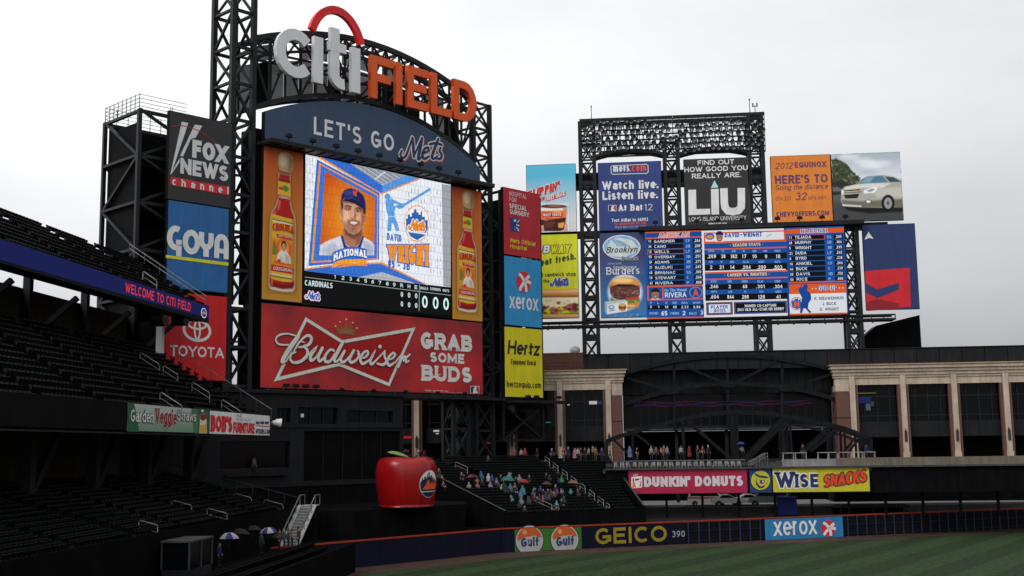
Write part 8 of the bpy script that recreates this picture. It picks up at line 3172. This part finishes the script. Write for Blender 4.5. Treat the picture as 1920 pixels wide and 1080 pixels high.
rk = random.Random(21)
for i in range(34):
    a, b = rk.choice(CROWD[:38])[:2]
    a, b = a + rk.uniform(-60, 60), b + rk.uniform(-34, 44)
    u, k = seat_px(*zk6(a, b))
    if fL(k) + .6 < u < fR(k) - .6 and abs(u - fa1(k)) > .8:
        person('person in black or dark grey rainwear sitting among the brighter ponchos', PC.W(u, -CD * k - .42, zq(k) - .5 + .03), PC.th + rk.uniform(-.6, .6), 'sitponcho' if i % 3 == 0 else 'sit', ((26, 26, 30), (44, 42, 46), (60, 56, 58), (34, 30, 44))[i % 4], dark=i % 5 == 1, s=rk.uniform(.9, 1.03), group='dark clothed people in the outfield stand')
# standing people on the concourse and the promenade
PP = Plane(1150, 151.8, -5.5)
z6p = zf(940, 600, 4)
z7p = zf(1284, 600, 4)
zLp = zf(620, 740, 4)
STAND = [
 (z6p(100, 0)[0], 0, 'standponcho', (206, 70, 110), 'person in pink poncho left on the walkway behind the seats'),
 (z6p(150, 0)[0], .5, 'stand', (210, 200, 200), 'person in white shirt beside the pink poncho on the walkway'),
 (z6p(178, 0)[0], 0, 'standponcho', (206, 36, 44), 'person in red poncho right of the white shirt on the walkway'),
 (z6p(268, 0)[0], .4, 'stand', (20, 20, 22), 'person in black standing alone before the dark window'),
 (z6p(380, 0)[0], .4, 'walk', (30, 50, 130), 'person in blue jacket left of the white rain hood'),
 (z6p(446, 0)[0], 0, 'standponcho', (200, 186, 160), 'person in cream poncho before the second pilaster'),
 (z6p(470, 0)[0], -.7, 'walk', (200, 50, 40), 'person in red shirt in front of the cream poncho'),
 (z6p(502, 0)[0], .5, 'stand', (30, 44, 120), 'person in navy jacket right of the red shirt'),
 (z6p(552, 0)[0], .2, 'standponcho', (206, 130, 160), 'person in pale pink poncho at the left of the tight group'),
 (z6p(574, 0)[0], -.3, 'stand', (206, 204, 206), 'person in white top right of the pale pink poncho'),
 (z6p(596, 0)[0], .2, 'hold', (22, 22, 24), 'person in black top with yellow cap in the tight group'),
 (z6p(628, 0)[0], .1, 'stand', (34, 32, 36), 'person in charcoal jacket in the middle of the tight group'),
 (z6p(656, 0)[0], .5, 'walk', (190, 190, 196), 'person in light grey shirt in the tight group'),
 (z6p(688, 0)[0], .1, 'hold', (170, 150, 120), 'person in tan coat at the right of the tight group'),
 (z6p(708, 0)[0], .6, 'stand', (190, 120, 50), 'person in amber jacket behind the tan coat'),
 (z6p(755, 0)[0], -.9, 'stand', (30, 60, 140), 'person in blue jacket at the top of the stand corner'),
 (z6p(816, 0)[0], 0, 'walk', (120, 120, 122), 'person in grey jacket beside the foot of the bridge'),
 (z6p(965, 0)[0], 0, 'standponcho', (120, 140, 206), 'person in light blue poncho under the bridge truss'),
 (z6p(1018, 0)[0], .2, 'walk', (40, 40, 44), 'person in dark jacket right of the light blue poncho'),
 (z6p(1126, 0)[0], 0, 'stand', (190, 190, 186), 'person in slim white shirt by the terrace rail'),
 (z6p(1162, 0)[0], .4, 'stand', (160, 120, 80), 'person in brown shirt by the terrace rail'),
 (z6p(1200, 0)[0], -.2, 'hold', (206, 190, 186), 'person in cream top in the terrace group'),
 (z6p(1222, 0)[0], .5, 'walk', (196, 70, 50), 'person in orange red top in the terrace group'),
 (z6p(1246, 0)[0], .1, 'stand', (206, 200, 206), 'person in white top at the right of the terrace group'),
 (z6p(1350, 0)[0], 0, 'stand', (206, 206, 204), 'person in plain white shirt left of the red poncho'),
 (z7p(36, 0)[0], 0, 'standponcho', (160, 16, 34), 'person in long red poncho on the promenade'),
 (z7p(98, 0)[0], .3, 'hold', (30, 28, 30), 'person in black top right of the long red poncho'),
 (z7p(136, 0)[0], 0, 'walk', (196, 40, 50), 'person in red and white clothes on the promenade'),
 (z7p(178, 0)[0], .4, 'stand', (36, 50, 90), 'person in slate blue jacket on the promenade'),
 (z7p(430, 0)[0], .2, 'hold', (190, 190, 200), 'person in white holding a blue umbrella on the promenade'),
 (z7p(888, 0)[0], .3, 'stand', (40, 38, 40), 'person in dark clothes among the bar tables'),
 (z7p(1366, 0)[0], .3, 'stand', (30, 56, 130), 'person in blue at the last bar table under the bridge end'),
 (zLp(560, 0)[0], .2, 'stand', (40, 40, 40), 'person in dark jacket just right of the black building'),
 (zLp(580, 0)[0], .4, 'walk', (60, 60, 60), 'person in grey jacket above the apple top'),
 (zLp(644, 0)[0], 0, 'stand', (190, 186, 180), 'person in white shirt and red cap above the apple'),
 (zLp(672, 0)[0], .3, 'stand', (30, 40, 36), 'person in dark green above the apple'),
 (zLp(704, 0)[0], 0, 'standponcho', (120, 24, 44), 'person in maroon poncho above the apple'),
 (zLp(888, 0)[0], .2, 'walk', (84, 84, 84), 'person in grey coat left of the lattice mast foot'),
 (zLp(950, 0)[0], .3, 'stand', (70, 74, 76), 'person in steel grey coat beside the lattice mast foot'),
]
for i, (px, d, kind, colr_, lab) in enumerate(STAND):
    oo = -d * 2 - .2
    u = PP.u(px, 860, oo)
    wear, wc = ('cap', (190, 150, 40)) if 'yellow cap' in lab else (('cap', (180, 30, 36)) if 'red cap' in lab else ('hair', None))
    z = FLOOR
    person(lab, PP.W(u, oo, z), PP.th + random.uniform(-1.2, 1.2), kind, colr_, ((40, 42, 56), (26, 26, 28), (120, 110, 90), (60, 70, 100))[i % 4], wear, wc, i % 7 == 3, random.uniform(.94, 1.06), 'people on the walkway beyond the outfield')
u = PP.u(z7p(428, 0)[0] - 1, 850, -.3)
umbrella('small blue umbrella held on the promenade under the bridge', PP.W(u, -.3, FLOOR + 1.15), [(40, 60, 190)], .55)
u, z = PE.uz(466, 872, -1)
person('person in grey sweater standing in the big dark window opening', PE.W(u, .05, big[2] - .55), PE.th, 'stand', (110, 110, 112), s=1.0)
mb = MB()
mb.box(big[0] + .5, big[1] - .5, -.38, .55, big[2] - .7, big[2] - .56, SLATE)
single('window_ledge', mb, 'slate ledge below the big dark window', 'ledge', PE, ((big[0] + big[1]) / 2, 0, big[2] - .7))
# umbrellas and people in the low boxes at the lower left
def at_depth(px, py, Y):
    q = ray(px, py)
    return EYE + q * (Y / q.y)
for px, py, Y, cols_, r, lab in ((430, 1003, 92, [(200, 36, 44), (206, 206, 210), (40, 60, 150), (206, 206, 210)], .78, 'red, white and blue umbrella at the bottom left'), (505, 992, 99, [(36, 46, 150), (200, 204, 210)], .72, 'blue and white umbrella in front of the lower deck'),
                                 (448, 996, 97, [(26, 26, 30)], .85, 'black umbrella behind the red, white and blue one'), (472, 990, 101, [(30, 32, 36)], .85, 'black umbrella behind the blue and white one'), (526, 1003, 97, [(22, 24, 24)], .75, 'dark umbrella at the bottom by the metal steps')):
    P = at_depth(px, py, Y)
    umbrella(lab, P - Vector((0, 0, 1.0)), cols_, r, (random.uniform(-.2, .1), random.uniform(-.1, .1)))
for i, (px, py, Y, c, lab) in enumerate(((482, 985, 104, (130, 40, 40), 'person in dark red standing below the lower deck'), (490, 987, 103, (40, 100, 70), 'person in green standing below the lower deck'), (524, 982, 106, (150, 44, 40), 'person in red standing between steps and blue umbrella'),
                              (533, 981, 107, (40, 80, 120), 'person in blue standing near the metal steps'), (541, 979, 107, (150, 70, 40), 'person in orange standing near the metal steps'), (548, 981, 107, (170, 174, 180), 'person in white standing near the metal steps'),
                              (560, 976, 109, (150, 60, 50), 'person in brick red standing right beside the metal steps'), (400, 1006, 93, (40, 110, 80), 'person in green at the very bottom left'), (412, 1008, 92, (40, 60, 130), 'person in blue left of the red, white and blue umbrella'))):
    P = at_depth(px, py, Y)
    person(lab, (P.x, P.y, 2.4), PLL.th + random.uniform(-.6, .6), 'stand', c, dark=i % 4 == 1, group='people in the low boxes')
